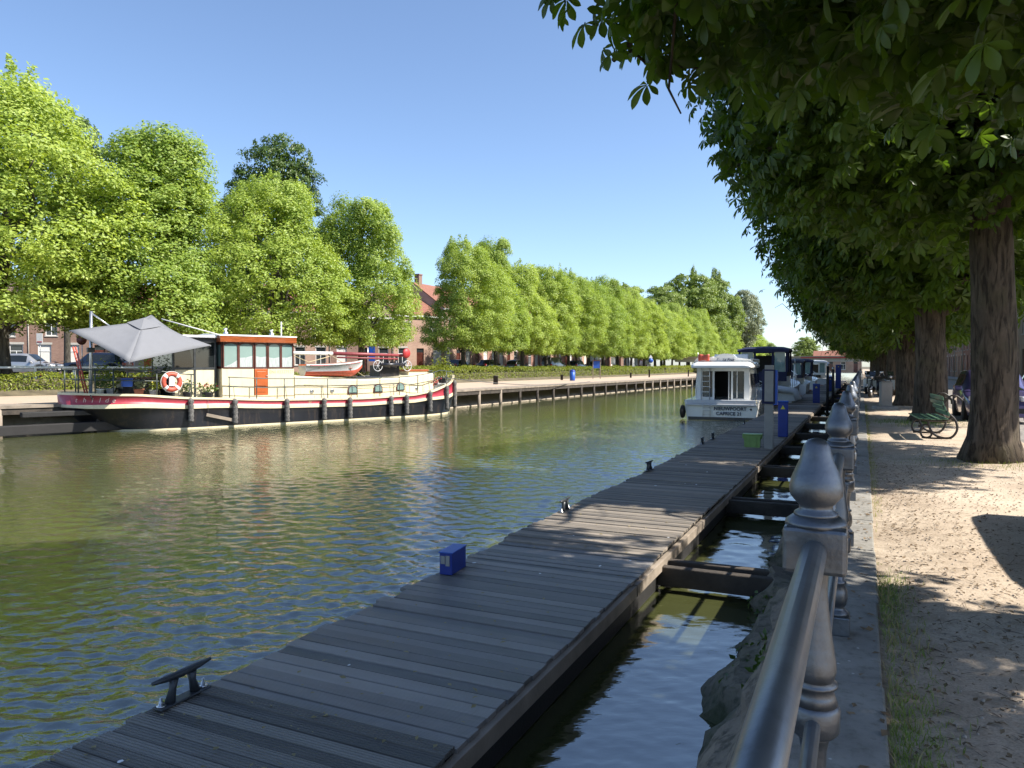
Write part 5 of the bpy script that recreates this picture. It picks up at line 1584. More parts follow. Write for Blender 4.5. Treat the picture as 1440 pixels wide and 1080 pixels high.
# ------------------------------------------------------------------ more boats along the dock
def yacht(name, label, loc, Lh, W, z_aft, z_fwd, hullm, canm, can_z, can_y, rz=0, solid_roof=False, win=True, lower=None):
    t = thing(name, label, 'motor boat', (loc[0], loc[1], WATER), rz)
    mb = MB(); loft(mb, hull_secs(Lh, W, z_aft, z_fwd), lambda i, k: 1 if k in (10, 11) or (k == 0 and i > 0) else 0)
    mb.build('hull', [hullm, MT['black_paint']], t)
    # superstructure
    w = W * .39
    y0, y1 = can_y
    mb = MB()
    sec = []
    for (y, ww, z1) in ((y1 - .3, w, can_z - .5), (y1 + .8, w * .98, can_z - .65), (y1 + Lh * .22, w * .75, z_fwd + .35), (y1 + Lh * .26, w * .6, z_fwd - .02)):
        zb = z_aft - .05
        sec.append([(-ww, y, zb), (-ww * .93, y, z1 - .05), (-ww * .8, y, z1), (ww * .8, y, z1), (ww * .93, y, z1 - .05), (ww, y, zb)])
    loft(mb, sec)
    sup = mb.build('cabin', MT['gelcoat'], t)
    for s in (-1, 1):
        mb = MB(); mb.add([(s * (w * .985 + .012), y1 + .0, z_aft + .45), (s * (w * .965 + .012), y1 + .75, z_aft + .45), (s * (w * .93 + .012), y1 + .75, can_z - .8), (s * (w * .95 + .012), y1, can_z - .65)], [(0, 1, 2, 3)])
        mb.build('side_window', MT['dark_glass'], sup)
    # canopy over the cockpit: roof, back curtain with clear panels, posts
    mb = MB(); sec = []
    for (y, ww, dz) in ((y0 - .12, w + .12, -.10), (y0 + .15, w + .16, .0), ((y0 + y1) / 2, w + .16, .06), (y1 + .2, w + .10, .0), (y1 + .5, w, -.12)):
        z = can_z + dz
        sec.append([(-ww, y, z - .10), (-ww, y, z - .02), (-ww * .7, y, z + .10), (0, y, z + .15), (ww * .7, y, z + .10), (ww, y, z - .02), (ww, y, z - .10)])
    loft(mb, sec, smooth=False)
    mb.build('canopy_roof', canm, t)
    zb = lower or (z_aft + .75)
    mb = MB()
    for x in (-w, -.34 * w, .42 * w, w): mb.box(x - .07, x + .07, y0, y0 + .05, zb, can_z - .08)
    for x in (-w, w):
        for y in (y0 + .05, (y0 + y1) / 2, y1): mb.box(x - .05, x + .05, y, y + .12, zb, can_z - .08)
    mb.box(-w, w, y0 + .01, y0 + .045, zb - .28, zb)
    for x in (-w, w): mb.box(x - .03, x + .03, y0 + .06, y1, zb - .28, zb)
    mb.build('canopy_curtain', canm, t)
    for xa, xb_ in ((-.93 * w, -.41 * w), (.49 * w, .93 * w)):
        mb = MB(); mb.box(xa, xb_, y0 + .015, y0 + .03, zb, can_z - .1); mb.build('clear_panel', MT['curtain_glass'], t)
    mb = MB(); mb.box(-w, w, y0 + .1, y1, z_aft - .05, z_aft); mb.box(-w * .5, w * .5, y1 - .6, y1 - .5, z_aft, can_z - .4); mb.build('cockpit', MT['interior_dark'], t)
    mb = MB(); mb.box(-W * .42, W * .42, -.42, .02, .22, .30, bev=.02); mb.build('bathing_platform', MT['varnish'], t)
    mb = MB()
    for s in (-1, 1):
        mb.tube([(s * W * .46, .1, z_aft), (s * W * .46, .1, z_aft + .6), (s * W * .46, Lh * .5, z_aft + .75), (s * W * .2, Lh * .93, z_fwd + .6), (0, Lh * .97, z_fwd + .6)], .02, 6)
        for q in (.15, .3, .45): mb.tube([(s * W * .46, Lh * q, z_aft), (s * W * .46, Lh * q, z_aft + .66)], .016, 6)
    mb.build('guard_rail', MT['steel'], t)
    return t
yn = yacht('motor_yacht', 'tall motor yacht with a navy blue canopy behind the white cruiser', (-5.75, 49.6), 11, 3.7, 1.35, 1.9, MT['gelcoat'], MT['navy_fabric'], 3.80, (.4, 3.2), lower=2.35)
mb = MB(); mb.box(-1.45, 1.45, .30, .36, 1.75, 2.15); mb.build('back_curtain', MT['navy_fabric'], yn)
# grey inflatable held up at the navy yacht's stern
t = thing('inflatable_tender', 'grey inflatable tender tipped up at the stern of the navy-canopied yacht', 'inflatable boat', (-4.6, 48.7, WATER + .55), R(-8))
mb = MB(); mb.tube([(-1.15, -.12, .1), (-1.0, -.1, .62), (0, -.12, .75), (.95, -.1, .62), (1.15, -.12, .1)], .21, 12); mb.build('tube', MT['gelcoat_grey'], t)
mb = MB(); mb.box(-1.0, 1.0, 0, .05, .0, .6, bev=.02); mb.build('floor', MT['gelcoat'], t)
yacht('motor_yacht', 'motor boat with a slate blue-grey cabriolet canopy beyond the navy yacht', (-5.85, 66), 9.5, 3.4, 1.2, 1.6, MT['gelcoat'], MT['slate_fabric'], 3.15, (.3, 3.4), lower=2.0)
yacht('motor_yacht', 'motor boat with a dark canopy half hidden behind the slate canopied one', (-6.1, 82), 10, 3.5, 1.2, 1.7, MT['gelcoat'], MT['navy_fabric'], 3.3, (.3, 3.0))
yacht('motor_boat', 'distant white-roofed boat at the far end of the dock', (-5.6, 104), 10, 3.4, 1.1, 1.6, MT['gelcoat_grey'], MT['white_paint'], 3.3, (.3, 3.2))
yacht('motor_boat', 'farthest white motor boat partly hidden by the white-roofed one', (-6.0, 122), 10, 3.4, 1.1, 1.6, MT['gelcoat'], MT['white_paint'], 3.2, (.3, 3.0))
yacht('motor_boat', 'white-roofed motor boat moored at the far bank, seen over the white cruiser', (-18.0, 106), 10, 3.4, 1.2, 1.7, MT['gelcoat'], MT['white_paint'], 3.9, (.5, 3.6), rz=R(3))

# white sail-like cover and life ring on the slate yacht's stern
t = thing('folded_cover', 'white folded cover standing upright at the stern of the slate canopied boat', 'boat cover', (-5.0, 65.5, WATER + .3))
mb = MB(); mb.lathe([(.5, 0), (.36, .2), (.24, .8), (.14, 1.6), (.05, 2.4), (.02, 2.6)], 12); mb.build('cloth', MT['white_paint'], t)
mb = MB(); mb.tube([(0, 0, 2.4), (0, 0, 3.1)], .03, 6); mb.build('pole', MT['steel'], t)
t = thing('yellow_jacket', 'bright yellow oilskin hung on the slate canopied boat', 'jacket', (-6.75, 65.9, WATER + 2.05))
mb = MB(); loft(mb, [[(-.30, -.06, 0), (.30, -.06, 0), (.30, .06, 0), (-.30, .06, 0)], [(-.26, -.08, .45), (.26, -.08, .45), (.26, .06, .45), (-.26, .06, .45)], [(-.22, -.06, .62), (.22, -.06, .62), (.22, .05, .62), (-.22, .05, .62)], [(-.07, -.04, .7), (.07, -.04, .7), (.07, .03, .7), (-.07, .03, .7)]]); mb.build('body', MT['yellow_plain'], t)
for s in (-1, 1):
    mb = MB(); mb.tube([(s * .23, 0, .58), (s * .36, -.02, .3), (s * .38, -.02, .05)], [.09, .075, .06], 8); mb.build('sleeve', MT['yellow_plain'], t)
# ------------------------------------------------------------------ boardwalk along the far bank
bwk = thing('far_boardwalk', 'low weathered timber boardwalk on piles along the far bank', 'boardwalk')
mb = MB()
strip(mb, offset(BANK, -.55), .02, offset(BANK, 1.1), .02)
strip(mb, offset(BANK, -.55), -.10, offset(BANK, -.55), .02)
strip(mb, offset(BANK, 1.1), -.10, offset(BANK, -.55), -.10)
mb.build('deck', MT['pale_timber'], bwk)
mb = MB()
la, lb_ = offset(BANK, -.50), offset(BANK, -.28)
strip(mb, la, -.34, la, -.11); strip(mb, lb_, -.11, lb_, -.34); strip(mb, lb_, -.34, la, -.34)
mb.build('edge_beam', MT['old_timber'], bwk)
line = offset(BANK, -.42)
s = 40.0
while s < 230:
    p, a = along(line, s)
    mb = MB(); mb.tube([(p.x, p.y, -2.0), (p.x, p.y, -.10)], .12, 8); mb.build('pile', MT['pale_timber'] if int(s) % 3 else MT['old_timber'], bwk)
    s += 3.1
# heavy black fender piles and beam at the stern of the barge
t = thing('mooring_stage', 'black heavy timber mooring stage left of the barge stern', 'mooring stage')
line = offset(BANK, -1.3)
for s in (58.0, 66.0, 74.3):
    p, a = along(line, s); mb = MB(); mb.X = Matrix.Translation((p.x, p.y, 0)) @ Matrix.Rotation(a, 4, 'Z'); mb.box(-.2, .2, -.2, .2, -2.2, -.25, bev=.03); mb.build('pile', MT['black_timber'], t)
for s0, s1, z in ((52, 75.4, -.86), (71.5, 75.4, -.32)):
    p0, a = along(line, s0); p1, a = along(line, s1); l = (p1 - p0).length; ang = math.atan2(p1.y - p0.y, p1.x - p0.x)
    mb = MB(); mb.X = Matrix.Translation((p0.x, p0.y, 0)) @ Matrix.Rotation(ang, 4, 'Z'); mb.box(0, l, -.26, .12, z - (.22 if z < -.5 else .1), z + (.16 if z < -.5 else .1), bev=.03); mb.build('beam', MT['black_timber'], t)

# white guard rail behind the hedge
gr = thing('guard_rail', 'white guard rail behind the clipped hedge at the left', 'guard rail')
line = offset(BANK, 14.2)
pts = [along(line, s)[0] for s in np.arange(48, 92, 2.0)]
mb = MB(); mb.tube([(p.x, p.y, STREET + .62) for p in pts], .07, 8); mb.build('rail', MT['white_paint'], gr)
for p in pts[::1]:
    mb = MB(); mb.box(p.x - .06, p.x + .06, p.y - .06, p.y + .06, STREET - .05, STREET + .58); mb.build('post', MT['white_paint'], gr)

# ------------------------------------------------------------------ cars
def car_paint(name, c, metal=.3): return mat(name, c, .3, metal, .04, 3, coat=.8)
MT['car_silver'] = car_paint('car_silver', (.42, .43, .45), .6)
MT['car_black'] = car_paint('car_black', (.010, .011, .013))
MT['car_navy'] = car_paint('car_navy', (.012, .02, .045))
MT['car_grey'] = car_paint('car_grey', (.09, .095, .10), .5)
MT['car_violet'] = car_paint('car_violet', (.075, .06, .17), .4)
MT['car_white'] = car_paint('car_white', (.75, .75, .74), 0)
MT['rubber'] = MT['tyre']
MT['head_lamp'] = glass_mat('head_lamp', (.55, .56, .58), .1, .1)
MT['tail_lamp'] = glass_mat('tail_lamp', (.35, .01, .01), .15, .1)
def make_car(name, label, paint, L=4.4, W=1.8, H=1.48, style='hatch', group=None, plate=True):
    """x forward, wheels on z = 0"""
    t = thing(name, label, 'car' if style != 'van' else 'van', group=group)
    wb = L * .60; xr, xf = -wb / 2, wb / 2; r = .33 if style != 'suv' else .37
    gc = .20 if style != 'suv' else .26
    belt = H * .60 if style != 'van' else H * .55
    if style == 'hatch': prof = [(-L / 2, .55, .62), (-L / 2 + .05, .80, .92), (-L / 2 + .28, belt + .02, H * .88), (-L / 2 + .75, belt + .02, H * .985), (-.15, belt, H), (.35, belt - .02, H * .965), (1.18, belt - .05, belt - .02), (L / 2 - .35, belt - .22, belt - .18), (L / 2 - .04, .58, .62), (L / 2, .45, .50)]
    elif style == 'sedan': prof = [(-L / 2, .60, .66), (-L / 2 + .05, belt - .03, belt), (-L / 2 + .70, belt, belt + .03), (-L / 2 + 1.35, belt + .02, H * .97), (-.20, belt, H), (.30, belt - .02, H * .965), (1.10, belt - .05, belt - .02), (L / 2 - .35, belt - .20, belt - .16), (L / 2 - .04, .56, .60), (L / 2, .42, .48)]
    elif style == 'suv': prof = [(-L / 2, .7, .78), (-L / 2 + .06, belt - .05, belt + .05), (-L / 2 + .35, belt + .03, H * .90), (-L / 2 + .75, belt + .02, H * .985), (-.10, belt, H), (.45, belt - .02, H * .97), (1.22, belt - .04, belt), (L / 2 - .35, belt - .14, belt - .08), (L / 2 - .05, .75, .82), (L / 2, .55, .6)]
    else: prof = [(-L / 2, .8, .9), (-L / 2 + .04, belt, H * .93), (-L / 2 + .25, belt, H), (-.6, belt, H * 1.01), (.5, belt, H * 1.0), (.95, belt, H * .96), (1.65, belt - .10, belt - .06), (L / 2 - .25, belt - .28, belt - .22), (L / 2 - .04, .7, .76), (L / 2, .5, .55)]
    # resample along x for wheel arches
    xs = sorted(set([round(p[0], 4) for p in prof] + [round(c + d, 4) for c in (xr, xf) for d in (-r - .07, -r * .8, -r * .4, 0, r * .4, r * .8, r + .07)]))
    def at(x):
        for a, b in zip(prof, prof[1:]):
            if a[0] <= x <= b[0] + 1e-6:
                k = (x - a[0]) / (b[0] - a[0]); return a[1] + (b[1] - a[1]) * k, a[2] + (b[2] - a[2]) * k
        return prof[-1][1:]
    body, glass = MB(), MB()
    secs = []
    for x in xs:
        bz, rz_ = at(x)
        e = abs(x) / (L / 2)
        w = W / 2 * (1 - .13 * max(0, (e - .62) / .38) ** 2)
        lo = gc
        for c in (xr, xf):
            d = abs(x - c)
            if d < r + .069: lo = max(lo, r + math.sqrt(max(0, (r + .07) ** 2 - d * d)) * .92)
        wt = w * (.74 if rz_ > bz + .12 else .92)
        secs.append((x, w, wt, lo, bz, rz_))
    n = len(secs)
    def col_(s):
        x, w, wt, lo, bz, rz_ = s
        mid = max(lo + .01, (lo + bz) / 2 + .02)
        return [(x, -w * .93, lo), (x, -w, max(lo + .005, min(mid, bz - .02))), (x, -w * .965, bz), (x, -wt, rz_ - .05 * (rz_ > bz + .12)), (x, -wt * .86, rz_), (x, 0, rz_ + .025), (x, wt * .86, rz_), (x, wt, rz_ - .05 * (rz_ > bz + .12)), (x, w * .965, bz), (x, w, max(lo + .005, min(mid, bz - .02))), (x, w * .93, lo)]
    vs = [p for s in secs for p in col_(s)]
    body.v.extend(vs)
    for i in range(n - 1):
        tall = secs[i][5] > secs[i][4] + .3 and secs[i + 1][5] > secs[i + 1][4] + .3
        for k in range(10):
            q = [i * 11 + k, (i + 1) * 11 + k, (i + 1) * 11 + k + 1, i * 11 + k + 1]
            body.f.append(q); body.m.append(0); body.s.append(True)
            if k in (2, 7) and tall and not (style == 'van' and secs[i][0] < .3):
                P = [Vector(vs[j]) for j in q]; c = sum(P, Vector()) / 4
                out = Vector((0, -1 if k == 2 else 1, .25)).normalized() * .008
                lo1, hi1 = .06, .86
                sh = lambda a, b, f: a.lerp(b, f)
                if k == 2: A, B2, C, D = P[0], P[1], P[2], P[3]
                else: A, B2, C, D = P[3], P[2], P[1], P[0]
                glass.add([tuple(sh(A, D, lo1) + out), tuple(sh(B2, C, lo1) + out), tuple(sh(B2, C, hi1) + out), tuple(sh(A, D, hi1) + out)], [(0, 1, 2, 3)])
            if k in (4, 5) and 0 < i:
                dz = secs[i + 1][5] - secs[i][5]; dx = secs[i + 1][0] - secs[i][0]
                hi = max(secs[i][5], secs[i + 1][5]); lo_ = min(secs[i][5], secs[i + 1][5])
                if hi > belt + .1 and abs(dz) / dx > .42 and lo_ > belt - .12:
                    up = Vector((-dz, 0, dx)).normalized() * .008
                    P = [Vector(vs[j]) * 1 for j in q]
                    glass.add([tuple(p + up + Vector((0, 0, 0))) for p in P], [(0, 1, 2, 3)])
    body.f.append([k for k in range(11)]); body.m.append(0); body.s.append(False)
    body.f.append([(n - 1) * 11 + k for k in range(11)][::-1]); body.m.append(0); body.s.append(False)
    body.build('body', paint, t)
    glass.build('windows', MT['dark_glass'], t, fixn=False)
    mb = MB(); mb.box(-L / 2 + .12, L / 2 - .12, -W * .40, W * .40, gc - .02, gc + .22); mb.build('underside', MT['interior_dark'], t)
    for cx_ in (xr, xf):
        for sy in (-1, 1):
            mb = MB(); X = Matrix.Translation((cx_, sy * (W / 2 - .11), r)) @ Matrix.Rotation(R(90), 4, 'X')
            mb.X = X; mb.lathe([(r * .62, -.1), (r * .95, -.105), (r, -.07), (r, .07), (r * .95, .105), (r * .62, .1)], 20); w_ = mb.build('wheel', MT['tyre'], t)
            mb = MB(); mb.X = X; mb.lathe([(r * .66, -.095), (r * .60, -.07), (r * .2, -.085), (.02, -.09), (.02, .09), (r * .2, .085), (r * .60, .07), (r * .66, .095)], 20); mb.build('rim', MT['steel'], w_)
    for sy in (-1, 1):
        zf = at(L / 2 - .10)[0]
        mb = MB(); mb.X = Matrix.Translation((L / 2 - .13, sy * W * .345, min(zf + .10, .74))) @ Matrix.Rotation(sy * R(14), 4, 'Z'); mb.box(-.13, .10, -.19, .19, -.07, .07, bev=.03); mb.build('headlight', MT['head_lamp'], t)
        mb = MB(); mb.X = Matrix.Translation((-L / 2 + .07, sy * W * .38, .86)); mb.box(-.08, .1, -.13, .13, -.11, .12, bev=.03); mb.build('taillight', MT['tail_lamp'], t)
        mb = MB(); mb.X = Matrix.Translation((.78 if style != 'van' else 1.3, sy * (W / 2 + .06), belt + .04)); mb.box(-.07, .09, -.10, .09, -.05, .09, bev=.03); mb.build('mirror', paint, t)
    mb = MB(); mb.box(L / 2 - .03, L / 2 + .012, -.62, .62, .30, .44, bev=.01); mb.build('grille', MT['interior_dark'], t)
    if plate:
        mb = MB(); mb.box(L / 2 + .005, L / 2 + .025, -.26, .26, .44, .55); mb.build('front_plate', MT['white_plain'], t)
        mb = MB(); mb.box(-L / 2 - .02, -L / 2 + .03, -.26, .26, .60, .71); mb.build('rear_plate', MT['white_plain'], t)
    return t

suv = make_car('parked_car', 'silver estate car parked behind the hedge at the left edge', MT['car_silver'], 4.7, 1.88, 1.66, 'suv')
pz = polar(38, 57.5, STREET); place(suv, pz, R(CAM_YAW) + R(4))
c2 = make_car('parked_car', 'dark blue off-roader parked under the grey parasol, beyond the barge stern', MT['car_navy'], 4.6, 1.85, 1.72, 'suv')
place(c2, polar(138, 57, STREET), R(CAM_YAW + 184))
# the row of dark cars seen between barge bow and the far signs
sed = make_car('parked_car', 'black saloon', MT['car_black'], 4.6, 1.8, 1.45, 'sedan', 'cars parked along the far street')
hat = make_car('parked_car', 'dark grey hatchback', MT['car_grey'], 4.1, 1.76, 1.5, 'hatch', 'cars parked along the far street')
nav = make_car('parked_car', 'navy hatchback', MT['car_navy'], 4.2, 1.78, 1.52, 'hatch', 'cars parked along the far street')
van_d = make_car('parked_van', 'dark grey people carrier', MT['car_grey'], 4.8, 1.9, 1.85, 'van', 'cars parked along the far street')
row = [(sed, 645, 84, 'dark saloon parked just right of the barge bow plant'), (sed, 688, 86, 'black saloon parked left of the second linden trunk right of the gap'), (hat, 727, 93, 'dark grey hatchback parked just right of the second linden trunk'),
       (van_d, 778, 100, 'dark people carrier, tallest vehicle in the far row of parked cars'), (nav, 812, 108, 'navy hatchback parked next to the dark people carrier'), (hat, 836, 118, 'dark grey hatchback, last car seen in the far parked row')]
used = set()
for proto, u, d, lab in row:
    o = proto if proto.name not in used else copy_tree(proto)
    used.add(proto.name)
    place(o, polar(u, d, STREET), R(90) + (R(3) if u % 2 else R(-2)), lab)
wv = make_car('parked_van', 'small white van parked beyond the far hedge near the road sign', MT['car_white'], 4.6, 1.85, 1.9, 'van')
place(wv, polar(907, 158, STREET), R(95))

pc = make_car('parked_car', 'violet-blue car parked nose-on between the two big near chestnut trunks', MT['car_violet'], 4.2, 1.75, 1.50, 'hatch')
place(pc, (3.55, 26.6, -.06), R(-90))
lettering('lettering', '1-JMN-268', .085, MT['red_plain'], pc, axes((2.128, 0, .495), (0, 1, 0), (0, 0, 1)), .002)
bc = make_car('parked_car', 'black car parked across the street in front of the white house', MT['car_black'], 4.5, 1.8, 1.46, 'sedan')
place(bc, (8.15, 44.5, -.06), R(90))
wc = make_car('parked_car', 'white car across the near street, cut by the right edge', MT['car_white'], 4.3, 1.78, 1.48, 'hatch')
place(wc, (8.3, 39.3, -.06), R(90))

# ------------------------------------------------------------------ terraced houses (facade along x, front towards -y, ground at z = 0)
def brick_mat(name, c1, c2, mortar, scale=4.6):
    m, nt, N, L, B = _nt(name)
    br = N.new('ShaderNodeTexBrick'); v = N.new('ShaderNodeTexCoord')
    mp = N.new('ShaderNodeMapping'); mp.inputs['Rotation'].default_value = (R(90), 0, 0); L.new(v.outputs['Object'], mp.inputs[0]); L.new(mp.outputs[0], br.inputs[0])
    br.inputs['Scale'].default_value = scale; br.inputs['Mortar Size'].default_value = .012; br.inputs['Row Height'].default_value = .3; br.inputs['Brick Width'].default_value = .95
    for i, c in ((1, c1), (2, c2), (3, mortar)): br.inputs[i].default_value = (*c, 1)
    f = tex_noise(N, L, v.outputs['Object'], .7, 5)
    c = mixc(N, L, ramp(N, L, f, [(.4, 0), (.75, .5)]), br.outputs[0], tuple(x * .55 for x in c1))
    L.new(c, B.inputs['Base Color']); B.inputs['Roughness'].default_value = .9
    bump(N, L, br.outputs['Fac'], -.3, .01, B)
    return m
MT['brick_red'] = brick_mat('brick_red', (.33, .16, .12), (.40, .21, .16), (.38, .33, .28))
MT['brick_pink'] = brick_mat('brick_pink', (.40, .25, .19), (.46, .30, .23), (.42, .38, .32))
MT['brick_brown'] = brick_mat('brick_brown', (.22, .13, .10), (.28, .17, .13), (.3, .27, .24))
MT['plaster_white'] = mat('plaster_white', (.66, .68, .70), .85, var=.06, scale=1, bmp=.1, dirt=.1)
MT['plaster_tan'] = mat('plaster_tan', (.36, .29, .21), .85, var=.1, scale=1)
def tile_mat(name, c):
    m, nt, N, L, B = _nt(name)
    v = coords(N, L)
    w = N.new('ShaderNodeTexWave'); w.bands_direction = 'X'; w.inputs['Scale'].default_value = 1.4; L.new(v, w.inputs['Vector'])
    w2 = N.new('ShaderNodeTexWave'); w2.bands_direction = 'Y'; w2.wave_profile = 'SAW'; w2.inputs['Scale'].default_value = 1.0; L.new(v, w2.inputs['Vector'])
    f = tex_noise(N, L, v, 2.5, 6)
    L.new(mixc(N, L, f, tuple(x * .6 for x in c), tuple(x * 1.3 for x in c)), B.inputs['Base Color']); B.inputs['Roughness'].default_value = .8
    n1 = bump(N, L, w.outputs['Fac'], .6, .05, None); bump(N, L, w2.outputs['Fac'], .6, .04, B, n1)
    return m
MT['roof_red'] = tile_mat('roof_red', (.25, .105, .07)); MT['roof_brown'] = tile_mat('roof_brown', (.13, .085, .07))
MT['window_glass'] = glass_mat('window_glass', (.03, .035, .04), .04); MT['blind'] = mat('roller_blind', (.66, .64, .60), .8, var=.04)
MT['stone_trim'] = mat('stone_trim', (.42, .40, .36), .8, var=.1)
def house(label, W, D, He, Hr, wall, roofm, openings, loc, rz, chimney=True, trim=True, framem=None, group=None):
    t = thing('terraced_house', label, 'house', loc, rz, group)
    framem = framem or MT['white_paint']
    xs = sorted(set([0, W] + [v for o in openings for v in (o[0], o[1])])); zs = sorted(set([0, He] + [v for o in openings for v in (o[2], o[3])]))
    mb = MB()
    for i in range(len(xs) - 1):
        for j in range(len(zs) - 1):
            cx_, cz_ = (xs[i] + xs[i + 1]) / 2, (zs[j] + zs[j + 1]) / 2
            if any(o[0] < cx_ < o[1] and o[2] < cz_ < o[3] for o in openings): continue
            mb.add([(xs[i], 0, zs[j]), (xs[i + 1], 0, zs[j]), (xs[i + 1], 0, zs[j + 1]), (xs[i], 0, zs[j + 1])], [(0, 1, 2, 3)])
    for (a, b, z0, z1, kind) in openings:
        d = .16
        mb.add([(a, 0, z0), (a, d, z0), (a, d, z1), (a, 0, z1), (b, 0, z0), (b, d, z0), (b, d, z1), (b, 0, z1)], [(0, 1, 2, 3), (4, 7, 6, 5), (0, 4, 5, 1), (3, 2, 6, 7)])
    mb.add([(0, 0, 0), (0, D, 0), (0, D, He), (0, 0, He), (W, 0, 0), (W, D, 0), (W, D, He), (W, 0, He), (0, D / 2, He + Hr), (W, D / 2, He + Hr)], [(0, 3, 8, 2, 1), (4, 5, 6, 9, 7), (1, 2, 6, 5)])
    mb.build('wall', wall, t, fixn=False)
    mb = MB()
    ov = .25; k = ov * Hr / (D / 2)
    for s in (0, 1):
        y0, y1 = (-ov, D / 2) if s == 0 else (D + ov, D / 2)
        vs = [(-.02, y0, He - k + .02), (W + .02, y0, He - k + .02), (W + .02, y1, He + Hr + .02), (-.02, y1, He + Hr + .02)]
        mb.add(vs + [(x, y, z + .12) for x, y, z in vs], [(0, 1, 2, 3), (4, 5, 6, 7), (0, 1, 5, 4), (0, 3, 7, 4), (1, 2, 6, 5)])
    r = mb.build('roof', roofm, t)
    mb = MB(); mb.box(0, W, -.27, -.02, He - .30, He - .10, bev=.02); mb.build('cornice', MT['white_paint'] if trim else MT['dark_wood'], t)
    if chimney:
        mb = MB(); mb.box(W * .12, W * .12 + .75, D / 2 - .35, D / 2 + .35, He + Hr - .7, He + Hr + 1.15); mb.box(W * .12 - .06, W * .12 + .81, D / 2 - .41, D / 2 + .41, He + Hr + 1.15, He + Hr + 1.3); mb.build('chimney', MT['brick_brown'], r)
    for (a, b, z0, z1, kind) in openings:
        w, h_ = b - a, z1 - z0
        if kind in 'dg':
            mb = MB(); mb.box(a, b, .10, .15, z0, z1 - (.5 if kind == 'd' else 0)); 
            dm = MT['dark_wood'] if kind == 'd' else MT['door_orange']
            dr = mb.build('door', dm, t)
            if kind == 'd':
                mb = MB(); mb.box(a, b, .115, .14, z1 - .5, z1); mb.build('transom_light', MT['window_glass'], t)
            mb = MB(); mb.lathe([(.02, 0), (.035, .03), (.02, .06)], 8); mb.build('handle', MT['steel'], dr, loc=(b - .12, .09, z0 + 1.05)).rotation_euler = (R(90), 0, 0)
        else:
            mb = MB(); f = .07
            mb.box(a, a + f, .08, .14, z0, z1); mb.box(b - f, b, .08, .14, z0, z1); mb.box(a + f, b - f, .082, .138, z0, z0 + f); mb.box(a + f, b - f, .082, .138, z1 - f, z1)
            mb.box(a + f, b - f, .084, .136, z0 + h_ * .66, z0 + h_ * .66 + .06)
            if kind == 'w': mb.box((a + b) / 2 - .03, (a + b) / 2 + .03, .086, .134, z0 + f, z0 + h_ * .66)
            fr = mb.build('window', framem, t)
            mb = MB(); mb.box(a + .01, b - .01, .125, .132, z0 + .01, z1 - .01); mb.build('pane', MT['blind'] if kind == 'b' else MT['window_glass'], fr)
            mb = MB(); mb.box(a - .08, b + .08, -.07, .10, z0 - .12, z0 - .003, bev=.01); mb.build('sill', MT['stone_trim'], t)
            mb = MB(); mb.box(a - .10, b + .10, -.02, .0, z1 + .003, z1 + .22); mb.build('lintel', MT['stone_trim'], t)
    mb = MB(); mb.tube([(W - .12, -.06, 0), (W - .12, -.06, He - .3)], .05, 6); mb.build('drainpipe', MT['stone_trim'], t)
    return t
def ops(W, pat, He, up='www'):
    """pat: letters left to right on the ground floor; up: upper floor"""
    out = []
    n = len(pat); cw = W / n
    for i, ch in enumerate(pat):
        c = cw * (i + .5)
        if ch == 'd': out.append((c - .5, c + .5, .05, 2.9, 'd'))
        elif ch in 'wb': out.append((c - .58, c + .58, .85, 2.9, ch))
        elif ch == 'g': out.append((c - 1.25, c + 1.25, .03, 2.6, 'g'))
    n = len(up); cw = W / n
    for i, ch in enumerate(up):
        c = cw * (i + .5)
        if ch in 'wb' and He > 5: out.append((c - .52, c + .52, He * .56, He * .56 + 2.1, ch))
    return out
# front line of the far street: corner near the gap, then straight on; house number k occupies one frontage
HL = [(-86.0, 36.0), (-47.6, 78.5), (-46.4, 130.0), (-46.0, 300.0)]
s = 8.0
specs = [('brick_brown', 'roof_brown', 'wdw', 'ww'), ('brick_brown', 'roof_red', 'bbd', 'ww'), ('plaster_tan', 'roof_red', 'wgd', 'ww'), ('brick_brown', 'roof_brown', 'wdb', 'ww'), ('brick_pink', 'roof_red', 'dww', 'ww'), ('brick_brown', 'roof_brown', 'bdw', 'bw'), ('brick_pink', 'roof_red', 'wdb', 'ww'),
         ('brick_pink', 'roof_red', 'bdb', 'ww'), ('brick_red', 'roof_red', 'dbb', 'ww'), ('brick_pink', 'roof_brown', 'bdw', 'ww'), ('brick_red', 'roof_red', 'dwb', 'ww'), ('brick_pink', 'roof_red', 'wbd', 'ww'), ('brick_red', 'roof_brown', 'bdb', 'ww'),
         ('brick_pink', 'roof_red', 'dwb', 'ww'), ('plaster_white', 'roof_red', 'wdw', 'ww'), ('brick_red', 'roof_brown', 'wdb', 'ww'), ('brick_brown', 'roof_brown', 'wdw', 'ww'), ('plaster_white', 'roof_red', 'dww', 'ww'), ('brick_red', 'roof_brown', 'wdb', 'ww')]
hlabs = ['dark brick house at the left edge behind the silver estate car', 'brown brick house with two blinds left of the parasol pole', 'tan plastered house with a wide door behind the parasol',
         'brown brick house hidden behind lindens and parasol', 'pinkish brick house behind the barge aft cabin', 'brown brick house behind the wheelhouse, seen beneath the lindens', 'pinkish brick house seen low behind the dinghy',
         'tall pink brick house with red roof and chimney filling the gap between the lindens', 'red brick house just right of the gap behind the first linden trunk', 'pink brick house behind the second linden right of the gap', 'red brick house behind the third linden right of the gap',
         'pink brick house behind the dark people carrier', 'red brick house seen between linden trunks past the people carrier', 'pink brick house before the far white one', 'white plastered house seen under the far lindens', 'distant red brick house beyond the white plastered one', 'distant dark brick house in the shade of the far row', 'farther white plastered house near the end of the far street', 'last distant brick house of the far street']
